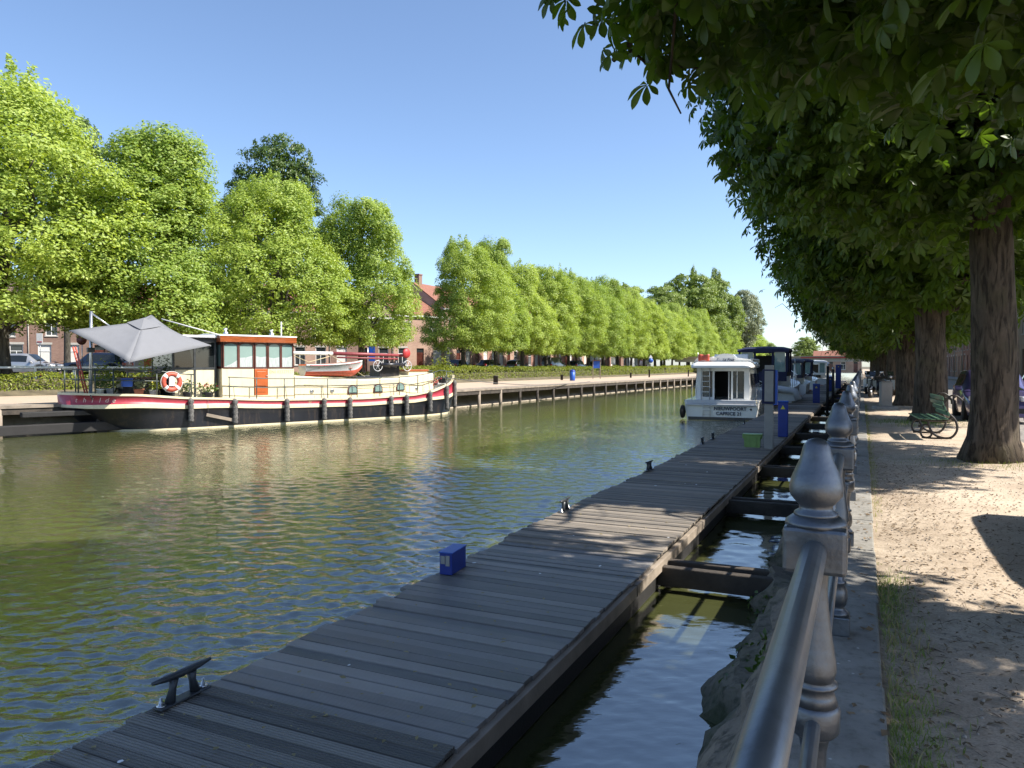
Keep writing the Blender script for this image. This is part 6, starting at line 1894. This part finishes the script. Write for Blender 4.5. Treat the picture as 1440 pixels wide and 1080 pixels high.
for i, (wm, rm, gp, up) in enumerate(specs):
    Wd = [7.2, 7.4, 8.2, 7.2, 7.0, 7.4, 7.2, 7.6, 7.2, 7.0, 7.6, 7.2, 7.4, 7.2, 8, 8, 9, 9, 9][i]
    p, a = along(HL, s)
    q, _ = along(HL, s + Wd)
    # the facade looks towards the canal: local -y is to the right of the walking direction
    ang = math.atan2(q.y - p.y, q.x - p.x)
    He = [6.6, 6.8, 6.4, 6.8, 7.0, 6.6, 7.0, 8.1, 7.9, 7.6, 7.9, 7.6, 7.8, 7.4, 7.0, 7.4, 7, 7, 7][i]
    house(hlabs[i], Wd - .02, 9.0, He, 3.2, MT[wm], MT[rm], ops(Wd, gp, He, up), (p.x, p.y, STREET - .01), ang, i % 2 == 1, True, None, 'terraced houses along the far street')
    s += Wd
# near street: facades look to -x, so the frontage runs in -y direction
nh = [(30.5, 7.0, 5.0, 'plaster_white', 'roof_brown', 'wdw', 'white plastered house nearest on the near street, cut by the right edge'),
      (37.6, 7.2, 5.0, 'plaster_white', 'roof_brown', 'wdw', 'white plastered house on the near street behind the white car'),
      (44.9, 7.6, 5.4, 'plaster_white', 'roof_brown', 'wdw', 'white plastered house on the near street behind the black car'),
      (52.6, 7.4, 5.2, 'plaster_white', 'roof_brown', 'dww', 'white plastered house with brown tiles seen right of the big trunk'),
      (60.1, 8, 7.0, 'brick_brown', 'roof_brown', 'wdw', 'brown brick house beyond the white ones on the near street'),
      (68.2, 8, 7.4, 'plaster_tan', 'roof_brown', 'wdw', 'tan plastered tall house on the near street seen between the two trunks'),
      (76.3, 8, 6.8, 'brick_brown', 'roof_brown', 'dww', 'dark brick house beyond the tan one on the near street'),
      (84.4, 9, 7.4, 'plaster_tan', 'roof_red', 'wdw', 'farther tan house on the near street between the trunks'),
      (93.5, 9, 6.4, 'brick_pink', 'roof_red', 'wdb', 'distant pink brick house on the near street above the violet car'),
      (102.6, 9, 6.4, 'brick_red', 'roof_red', 'bdb', 'distant red brick house on the near street above the violet car'),
      (111.7, 9, 6.4, 'brick_pink', 'roof_red', 'wdw', 'last distant pink brick house of the near street')]
nh += [(120.8, 12, 6.6, 'brick_brown', 'roof_red', 'wdww', 'distant brown brick house closing the view along the near street'), (132.9, 14, 6.8, 'brick_red', 'roof_brown', 'wdwdw', 'farthest red brick house of the near street'), (147, 14, 6.6, 'brick_pink', 'roof_red', 'wdwdw', 'farthest pink brick house at the very end of the near street')]
for (y0, Wd, He, wm, rm, gp, lab) in nh:
    house(lab, Wd - .02, 8.0, He, 3.0, MT[wm], MT[rm], ops(Wd, gp, He, 'www'), (11.8, y0 + Wd, .05), R(-90), y0 > 60, True, MT['letter_cream'] if wm == 'plaster_white' else None, 'terraced houses along the near street')

# ------------------------------------------------------------------ bridge at the far end
br_ = thing('road_bridge', 'low cream road bridge crossing the canal in the distance', 'bridge', (-10, 158, 0))
mb = MB(); mb.box(-26, 16, 0, 6, 2.45, 3.25); mb.build('deck', MT['stone_trim'], br_)
mb = MB(); mb.box(-26, 16, -.15, -.01, 3.0, 3.55); mb.build('parapet', MT['plaster_tan'], br_)
mb = MB(); mb.box(-1, 9.5, -.18, -.151, 3.12, 3.34); mb.build('red_band', MT['red_plain'], br_)
for x in (-12.5, 14.0):
    mb = MB(); mb.box(x - 1.5, x + 1.5, .2, 5.8, -1.5, 2.45); mb.build('abutment', MT['concrete'], br_)
t = house('distant low house with a red tiled roof behind the bridge', 12, 9, 3.6, 2.2, MT['brick_pink'], MT['roof_red'], ops(12, 'wdwd', 3.6), (-12, 215, -.2), 0, False)

# ------------------------------------------------------------------ signs, bins and boards on the far bank
def sign_post(name, label, cat, loc, rz, h, plate, pm, r=.03):
    t = thing(name, label, cat, loc, rz)
    mb = MB(); mb.tube([(0, 0, 0), (0, 0, h)], r, 8); mb.build('post', MT['steel'], t)
    mb = MB(); plate(mb, h); mb.build('plate', pm, t)
    return t
def disc(mb, h, r=.3): mb.X = Matrix.Translation((0, -.05, h - r)) @ Matrix.Rotation(R(90), 4, 'X'); mb.lathe([(.01, -.012), (r, -.012), (r, .012), (.01, .012)], 20); mb.X = Matrix.Identity(4)
yaw = R(CAM_YAW)
t = sign_post('traffic_sign', 'small red and white traffic plate on a post above the silver estate car', 'traffic sign', polar(57, 54, STREET), yaw, 3.1, lambda mb, h: mb.box(-.22, .22, -.06, -.04, h - .75, h - .02), MT['white_plain'])
mb = MB(); mb.X = Matrix.Translation((0, 0, 2.76)); disc(mb, .18, .18); mb.X = Matrix.Identity(4); mb.box(-.17, .17, -.072, -.062, 2.42, 2.5); mb.build('emblem', MT['red_plain'], t)
sign_post('traffic_sign', 'round dark red traffic sign just left of the parasol pole', 'traffic sign', polar(116, 52, STREET), yaw, 2.9, lambda mb, h: disc(mb, h, .36), mat('sign_rust', (.22, .05, .03), .5))
t = sign_post('traffic_sign', 'distant blue sign with a pointed top standing by the small white van', 'traffic sign', polar(915, 130, STREET - .5), yaw, 3.1, lambda mb, h: disc(mb, h - .5, .42), MT['blue_plain'], .05)
mb = MB(); mb.prism([(-.35, 2.62), (.35, 2.62), (0, 3.2)], -.07, -.03); mb.build('triangle_plate', MT['white_plain'], t)
sign_post('notice_board', 'pale upright notice board on a post left of the distant white van', 'notice board', polar(862, 118, STREET - .5), yaw, 2.6, lambda mb, h: mb.box(-.32, .32, -.06, -.03, h - 1.1, h), MT['white_plain'], .05)
t = thing('notice_board', 'blue-topped notice board on two posts on the far promenade', 'notice board', polar(839, 92, 0), yaw)
for x in (-.45, .45):
    mb = MB(); mb.box(x - .05, x + .05, -.05, .05, 0, 2.2); mb.build('leg', MT['pale_timber'], t)
mb = MB(); mb.box(-.40, .40, -.03, .03, 1.3, 2.2); mb.build('panel', MT['blue_plain'], t)
mb = MB(); mb.box(-.55, .55, -.16, .16, 2.2, 2.28); mb.build('roof', MT['dark_wood'], t)
t = thing('waste_bin', 'bright blue waste bin on the far promenade', 'waste bin', polar(805, 80, 0), yaw)
mb = MB(); mb.lathe([(.26, 0), (.28, .05), (.30, 1.0)], 14); mb.build('body', MT['blue_plain'], t)
mb = MB(); mb.lathe([(.31, 1.0), (.31, 1.06), (.2, 1.16), (.05, 1.2)], 14); mb.build('lid', MT['blue_dark'], t)
for (u, d, w, h, lab) in ((697, 64, .42, .75, 'dark squat waste bin at the foot of the hedge near the barge bow'), (790, 84, .30, .6, 'dark low bollard at the hedge foot left of the blue bin'), (913, 104, .22, 1.1, 'dark wooden bollard on the far promenade near the white van'), (887, 100, .25, .7, 'dark low bollard on the promenade left of the tall wooden one'), (968, 112, .2, 1.0, 'farthest dark bollard on the promenade')):
    t = thing('promenade_bollard', lab, 'bollard', polar(u, d, 0), yaw, 'dark bollards on the far promenade')
    mb = MB(); mb.lathe([(w * .5, 0), (w * .48, h * .9), (w * .56, h * .9), (w * .56, h * .96), (w * .2, h)], 12); mb.build('body', MT['black_timber'], t)
t = thing('blue_banner', 'small blue banner on the brick wall behind the barge mast', 'banner', polar(523, 76, STREET + 1.2), yaw)
mb = MB(); mb.box(-.32, .32, -.02, .02, 0, 1.6); mb.build('cloth', MT['blue_plain'], t)
mb = MB(); mb.tube([(-.4, 0, 1.6), (.4, 0, 1.6)], .02, 6); mb.tube([(-.4, 0, -1.2), (-.4, 0, 1.7)], .03, 6); mb.build('frame', MT['steel'], t)

# ------------------------------------------------------------------ bicycles by the hedge at the left
def bicycle(name, label, loc, rz, fm, group=None):
    t = thing(name, label, 'bicycle', loc, rz, group)
    r = .34
    for x in (-.52, .52):
        mb = MB(); mb.tube([(x + r * math.cos(2 * math.pi * i / 24), 0, r + r * math.sin(2 * math.pi * i / 24)) for i in range(25)], .02, 6, caps=False)
        w = mb.build('wheel', MT['tyre'], t)
        mb = MB()
        for i in range(8): a = math.pi * i / 8; mb.tube([(x - r * math.cos(a), 0, r - r * math.sin(a)), (x + r * math.cos(a), 0, r + r * math.sin(a))], .003, 4)
        mb.build('spokes', MT['steel'], w)
    mb = MB(); P = {'bb': (-.08, 0, .28), 'st': (-.22, 0, .82), 'hd': (.36, 0, .86), 'hl': (.40, 0, .70), 'fr': (.52, 0, .34), 're': (-.52, 0, .34)}
    for a, b in (('bb', 'st'), ('st', 'hd'), ('bb', 'hl'), ('hd', 'fr'), ('re', 'bb'), ('re', 'st')): mb.tube([P[a], P[b]], .018, 6)
    mb.build('frame', fm, t)
    mb = MB(); mb.tube([(.30, -.27, 1.02), (.36, -.1, 1.04), (.36, .1, 1.04), (.30, .27, 1.02)], .014, 6); mb.tube([(.36, 0, .85), (.355, 0, 1.04)], .016, 6); mb.build('handlebar', MT['steel'], t)
    mb = MB(); mb.tube([(-.22, 0, .8), (-.24, 0, .94)], .014, 6); mb.box(-.37, -.12, -.07, .07, .94, .98, bev=.02); mb.build('saddle', MT['black_paint'], t)
    return t
for i, (u, d, lab) in enumerate(((70, 50.5, 'black bicycle parked beside the silver estate car front'), (84, 50.2, 'second black bicycle, nearer to the parasol pole'))):
    bicycle('parked_bicycle', lab, polar(u, d, STREET), yaw + R(8 - 20 * i), MT['black_paint'], 'bicycles parked by the hedge')

# ------------------------------------------------------------------ bench under the chestnuts: iron scroll ends, green slats, facing the canal (-x)
bn = thing('park_bench', 'green slatted park bench on curly cast iron ends under the chestnuts', 'bench', (1.72, 18.15, -.01), R(3))
MT['bench_green'] = mat('bench_green', (.075, .16, .095), .45, var=.2, scale=5, coat=.1)
MT['bench_iron'] = mat('bench_iron', (.035, .03, .028), .5, .3, .3, 8)
def curve_pts(ctrl, n=8):
    out = []
    P = [Vector(c) for c in ctrl]
    for i in range(len(P) - 1):
        p0 = P[max(0, i - 1)]; p1 = P[i]; p2 = P[i + 1]; p3 = P[min(len(P) - 1, i + 2)]
        for k in range(n):
            t_ = k / n
            out.append(.5 * ((2 * p1) + (p2 - p0) * t_ + (2 * p0 - 5 * p1 + 4 * p2 - p3) * t_ ** 2 + (3 * p1 - p0 - 3 * p2 + p3) * t_ ** 3))
    out.append(P[-1]); return out
for y in (.08, 1.62):
    mb = MB()
    # back leg sweeping down from the curled top into the foot scroll
    mb.tube(curve_pts([(.02, y, .76), (.0, y, .86), (-.10, y, .86), (-.14, y, .74), (-.06, y, .58), (.08, y, .42), (.12, y, .22), (.03, y, .06), (-.12, y, .03), (-.30, y, .10), (-.40, y, .26), (-.42, y, .40)]), .024, 8)
    mb.tube(curve_pts([(-.40, y, .30), (-.50, y, .30), (-.56, y, .20), (-.54, y, .07), (-.44, y, .03), (-.36, y, .08), (-.37, y, .15), (-.43, y, .16)]), .021, 8)
    mb.tube(curve_pts([(-.56, y, .42), (-.35, y, .40), (-.12, y, .40), (.03, y, .48)]), .024, 8)
    mb.tube(curve_pts([(-.14, y, .74), (-.02, y, .92), (.10, y, .93), (.22, y, .83)]), .018, 8)
    mb.tube(curve_pts([(-.54, y, .03), (-.3, y, .02), (.02, y, .03)]), .02, 8)
    mb.build('iron_end', MT['bench_iron'], bn)
for x, z in ((-.58, .43), (-.46, .425), (-.34, .42), (-.22, .42), (-.11, .43)):
    mb = MB(); mb.box(x - .048, x + .048, -.06, 1.76, z, z + .028, bev=.008); mb.build('seat_slat', MT['bench_green'], bn)
for x, z in ((-.06, .55), (-.12, .66), (-.165, .77), (-.17, .88)):
    mb = MB(); mb.X = Matrix.Translation((x, 0, z)) @ Matrix.Rotation(R(-14), 4, 'Y'); mb.box(-.013, .013, -.06, 1.76, -.046, .046, bev=.008); mb.build('back_slat', MT['bench_green'], bn)

# ------------------------------------------------------------------ wooden post on a stone slab, parked scooters
t = thing('wooden_post', 'short square wooden post on a stone slab beside the path', 'post', (.80, 30.7, -.02), R(12))
mb = MB(); mb.box(-.19, .19, -.17, .17, .1, .98, bev=.02); mb.build('shaft', MT['post_grey'], t)
mb = MB(); mb.box(-.40, .36, -.34, .34, -.05, .10, bev=.04); mb.build('slab', MT['concrete'], t)
mb = MB(); mb.box(-.15, .15, -.13, .13, .98, 1.02, bev=.015); mb.build('cap', MT['pale_timber'], t)
def scooter(label, loc, rz, pm):
    t = thing('motor_scooter', label, 'motor scooter', loc, rz, 'scooters parked by the path')
    r = .25
    for x in (-.62, .62):
        mb = MB(); mb.X = Matrix.Translation((x, 0, r)) @ Matrix.Rotation(R(90), 4, 'X'); mb.lathe([(.12, -.05), (r * .94, -.06), (r, 0), (r * .94, .06), (.12, .05)], 18); w = mb.build('wheel', MT['tyre'], t)
        mb = MB(); mb.X = Matrix.Translation((x, 0, r)) @ Matrix.Rotation(R(90), 4, 'X'); mb.lathe([(.02, -.065), (.13, -.05), (.13, .05), (.02, .065)], 12); mb.build('rim', MT['steel'], w)
    mb = MB(); loft(mb, [[(-.98, -.07, .62), (-.98, .07, .62), (-.98, .06, .72), (-.98, -.06, .72)], [(-.60, -.17, .42), (-.60, .17, .42), (-.60, .16, .82), (-.60, -.16, .82)], [(-.15, -.17, .28), (-.15, .17, .28), (-.15, .15, .78), (-.15, -.15, .78)], [(-.02, -.16, .24), (-.02, .16, .24), (-.02, .15, .34), (-.02, -.15, .34)], [(.32, -.15, .24), (.32, .15, .24), (.32, .14, .32), (.32, -.14, .32)], [(.48, -.20, .36), (.48, .20, .36), (.40, .19, .45), (.40, -.19, .45)], [(.46, -.20, .85), (.46, .20, .85), (.38, .17, .88), (.38, -.17, .88)]]); mb.build('body', pm, t)
    mb = MB(); loft(mb, [[(-.92, -.13, .78), (-.92, .13, .78), (-.92, .11, .88), (-.92, -.11, .88)], [(-.5, -.16, .80), (-.5, .16, .80), (-.5, .13, .90), (-.5, -.13, .90)], [(-.08, -.13, .78), (-.08, .13, .78), (-.08, .1, .86), (-.08, -.1, .86)]]); mb.build('seat', MT['black_paint'], t)
    mb = MB(); mb.tube([(.62, 0, .25), (.50, 0, .62), (.40, 0, 1.02)], .03, 8); mb.tube([(.30, -.36, 1.06), (.38, -.15, 1.04), (.38, .15, 1.04), (.30, .36, 1.06)], .018, 8); mb.build('handlebar', MT['dark_steel'], t)
    mb = MB(); loft(mb, [[(.34, -.12, .92), (.34, .12, .92), (.34, .11, 1.10), (.34, -.11, 1.10)], [(.50, -.09, .94), (.50, .09, .94), (.48, .08, 1.06), (.48, -.08, 1.06)]]); fr = mb.build('front_cowl', pm, t)
    mb = MB(); mb.sphere((.51, 0, 1.0), .065, 8); mb.build('headlight', MT['head_lamp'], t)
    mb = MB(); mb.X = Matrix.Translation((.46, 0, 1.08)) @ Matrix.Rotation(R(-22), 4, 'Y'); mb.box(-.004, .004, -.14, .14, 0, .22, bev=.002); mb.build('windscreen', MT['dark_glass'], t)
    for s in (-1, 1):
        mb = MB(); mb.tube([(.34, s * .26, 1.05), (.33, s * .34, 1.22)], .008, 5); mb.sphere((.33, s * .36, 1.25), .06, 8, sc=(.3, 1, .7)); mb.build('mirror', MT['steel'], t)
    mb = MB(); loft(mb, [[(.42, -.07, .50), (.42, .07, .50), (.42, .05, .54), (.42, -.05, .54)], [(.64, -.09, .52), (.64, .09, .52), (.64, .06, .57), (.64, -.06, .57)], [(.88, -.07, .42), (.88, .07, .42), (.88, .05, .46), (.88, -.05, .46)]]); mb.build('front_mudguard', pm, t)
    return t
scooter('black scooter with a windscreen parked beside the chestnut trunks, nearer one', (.62, 41.2, 0), R(-110), MT['car_black'])
scooter('dark grey scooter parked just behind and right of the black one', (1.25, 43.0, 0), R(-80), MT['car_grey'])
scooter('third scooter with a white cowl half hidden behind the railing posts', (.35, 46.2, 0), R(-100), MT['car_white'])
# a van parked just right of the picture throws the big rounded shadow on the path
hv = make_car('parked_van', 'grey van just outside the right edge, throwing its shadow on the path', MT['car_grey'], 4.6, 1.85, 2.0, 'van')
place(hv, (3.45, 7.3, -.05), R(-90))

# ------------------------------------------------------------------ verge grass, litter, weeds
def scatter_flat(name, n, seed, area, tv, tf, size, m, flat=.25, yfun=None, kind='stuff', zoff=.012):
    rg = np.random.default_rng(seed)
    P = np.array([area(rg) for _ in range(n)])
    P = np.array([(x, y, ground_z(x, y) + zoff) for x, y in P])
    Nn = rg.normal(size=(n, 3)) * flat + np.array([0, 0, 1.])
    me = scatter_mesh(name, tv, tf, P, frames(Nn, rg), size * rg.uniform(.5, 1.5, n), [m])
    return tag(link_mesh(name, me), kind=kind)
BV = [(0, -.035, 0), (0, .035, 0), (.14, -.028, .55), (.14, .028, .55), (.50, 0, .9)]
BF = [(0, 1, 3, 2), (2, 3, 4)]
MT['grass_blade'] = leaf_mat('grass_blade', (.08, .14, .02), (.24, .30, .06), (1.2, 1.3, .5), .5, .3, 2.0)
MT['dry_blade'] = leaf_mat('dry_blade', (.20, .16, .07), (.36, .30, .15), (1, 1, .7), .6, .25, 2.0)
def grass(name, n, seed, fx, fy, size, m):
    rg = np.random.default_rng(seed)
    y = fy(rg, n); x = fx(rg, n, y)
    keep = np.array([noise.noise(Vector((a * 2.5, b * .9, seed))) > -.35 + .5 * rg.random() - .25 for a, b in zip(x, y)])
    x, y = x[keep], y[keep]; n = len(x)
    P = np.stack([x, y, np.array([ground_z(a, b) for a, b in zip(x, y)]) - .005], 1)
    Nn = rg.normal(size=(n, 3)) * .28 + np.array([0, 0, 1.])
    me = scatter_mesh(name, BV, BF, P, frames(Nn, rg), size * rg.uniform(.5, 1.5, n), [m])
    return tag(link_mesh(name, me), kind='stuff')
grass('verge_grass', 8500, 1, lambda r, n, y: .125 + np.abs(r.normal(size=n)) * .085 * np.clip(1.6 - y * .1, .35, 1.4), lambda r, n: 1.0 + 5.6 * r.random(n) ** 1.2, .040, MT['grass_blade'])
grass('verge_grass', 2600, 4, lambda r, n, y: .125 + np.abs(r.normal(size=n)) * .05, lambda r, n: 7.5 + 26 * r.random(n), .04, MT['hedge_leaf'])
grass('dry_grass', 420, 2, lambda r, n, y: .12 + np.abs(r.normal(size=n)) * .10, lambda r, n: 1.0 + 5 * r.random(n), .075, MT['dry_blade'])
grass('tree_foot_grass', 900, 6, lambda r, n, y: 1.9 + r.normal(size=n) * .75, lambda r, n: 14.2 + r.normal(size=n) * .5, .06, MT['hedge_leaf'])
grass('tree_foot_grass', 1500, 7, lambda r, n, y: 1.3 + r.normal(size=n) * .6, lambda r, n: 23.3 + r.normal(size=n) * .7, .08, MT['grass_blade'])
MT['litter_leaf'] = leaf_mat('litter_leaf', (.07, .045, .025), (.24, .17, .10), (1, 1, 1), .7, .1, 4.0)
MT['twig'] = mat('twig', (.07, .05, .035), .9, var=.4)
def near_area(rg):
    y = 1.5 + 12 * rg.random() ** 1.5
    return (.18 + abs(rg.normal()) * .9 if rg.random() < .75 else rg.uniform(.2, 3), y)
scatter_flat('leaf_litter', 3600, 11, near_area, QV, QF, .030, MT['litter_leaf'])
scatter_flat('leaf_litter', 1100, 12, lambda r: (.2 + 2.7 * r.random(), 1.5 + 18 * r.random()), QV, QF, .024, MT['litter_leaf'])
scatter_flat('twigs', 900, 13, near_area, [(0, -.012, 0), (1, -.008, .03), (1, .008, .03), (0, .012, 0), (.5, 0, .05)], [(0, 1, 4), (1, 2, 4), (2, 3, 4), (3, 0, 4)], .075, MT['twig'], .15)
OCT = [(1, 0, 0), (0, 1, 0), (-1, 0, 0), (0, -1, 0), (0, 0, .7), (0, 0, -.7)]
OCF = [(0, 1, 4), (1, 2, 4), (2, 3, 4), (3, 0, 4), (1, 0, 5), (2, 1, 5), (3, 2, 5), (0, 3, 5)]
MT['gravel_stone'] = mat('gravel_stone', (.34, .29, .24), .9, var=.4, scale=30)
scatter_flat('gravel', 2400, 14, lambda r: (.2 + 2.7 * r.random(), 1.2 + 16 * r.random() ** 1.3), OCT, OCF, .009, MT['gravel_stone'], 1.0, zoff=.003)
# crumbs and bits lying on dock planks and kerb
rg = np.random.default_rng(15); n = 420
P = np.stack([rg.uniform(-4.2, -2.25, n), 2.5 + 22 * rg.random(n) ** 1.4, np.full(n, DZ + .035)], 1)
tag(link_mesh('dock_litter', scatter_mesh('dock_litter', QV, QF, P, frames(rg.normal(size=(n, 3)) * .15 + np.array([0, 0, 1.]), rg), .038 * rg.uniform(.4, 1.6, n), [MT['dry_blade']])), kind='stuff')
n = 150
P = np.stack([rg.uniform(-.05, .11, n), 1.5 + 12 * rg.random(n), np.full(n, .010)], 1)
tag(link_mesh('kerb_litter', scatter_mesh('kerb_litter', QV, QF, P, frames(rg.normal(size=(n, 3)) * .15 + np.array([0, 0, 1.]), rg), .04 * rg.uniform(.4, 1.6, n), [MT['litter_leaf']])), kind='stuff')
# weeds and moss growing on the quay wall
from mathutils.bvhtree import BVHTree
wall_tree = BVHTree.FromPolygons([v.co.copy() for v in qw.data.vertices], [list(p.vertices) for p in qw.data.polygons])
P = []
for _ in range(5200):
    y_ = 1.0 + 19 * rg.random(); z_ = WATER + .03 + .8 * rg.random() ** 1.3
    if noise.noise(Vector((y_ * .8, z_ * 2.2, 5))) < .16: continue
    hit, nn_, _i, _d = wall_tree.ray_cast(Vector((-3.5, y_, z_)), Vector((1, 0, 0)))
    if hit is not None: P.append((hit.x + rg.uniform(-.02, .012), hit.y, hit.z))
P = np.array(P); n = len(P)
tag(link_mesh('wall_weeds', scatter_mesh('wall_weeds', QV, QF, P, frames(rg.normal(size=(n, 3)) * .5 + np.array([-.6, 0, .6]), rg), .06 * rg.uniform(.5, 1.6, n), [MT['dark_leaf']])), kind='stuff')

# ------------------------------------------------------------------ mooring lines
def sag_rope(name, label, a, b, sag, r=.014, n=14, m=None):
    a, b = Vector(a), Vector(b)
    pts = []
    for i in range(n + 1):
        t_ = i / n; p = a.lerp(b, t_); p.z -= sag * 4 * t_ * (1 - t_); pts.append(tuple(p - a))
    mb = MB(); mb.tube(pts, r, 6)
    o = mb.build(name, m or MT['rope_grey'], loc=a)
    return tag(o, label, 'rope', 'mooring ropes', 'thing')
sag_rope('mooring_rope', 'pale rope running from the white cruiser stern to the dock cleat', (-4.75, 38.7, WATER + 1.0), (-4.2, 35.6, DZ + .1), .12, .016, m=MT['letter_cream'])
sag_rope('mooring_rope', 'rope from the barge bow to the far boardwalk', bw(19.0, .9, 2.0), (along(offset(BANK, .2), 121.0)[0].x, along(offset(BANK, .2), 121.0)[0].y, .1), .35, .025)
sag_rope('mooring_rope', 'rope from the barge stern to the black mooring stage', bw(.3, .4, 1.55), (along(offset(BANK, -1.3), 74.3)[0].x, along(offset(BANK, -1.3), 74.3)[0].y, -.2), .15, .025)
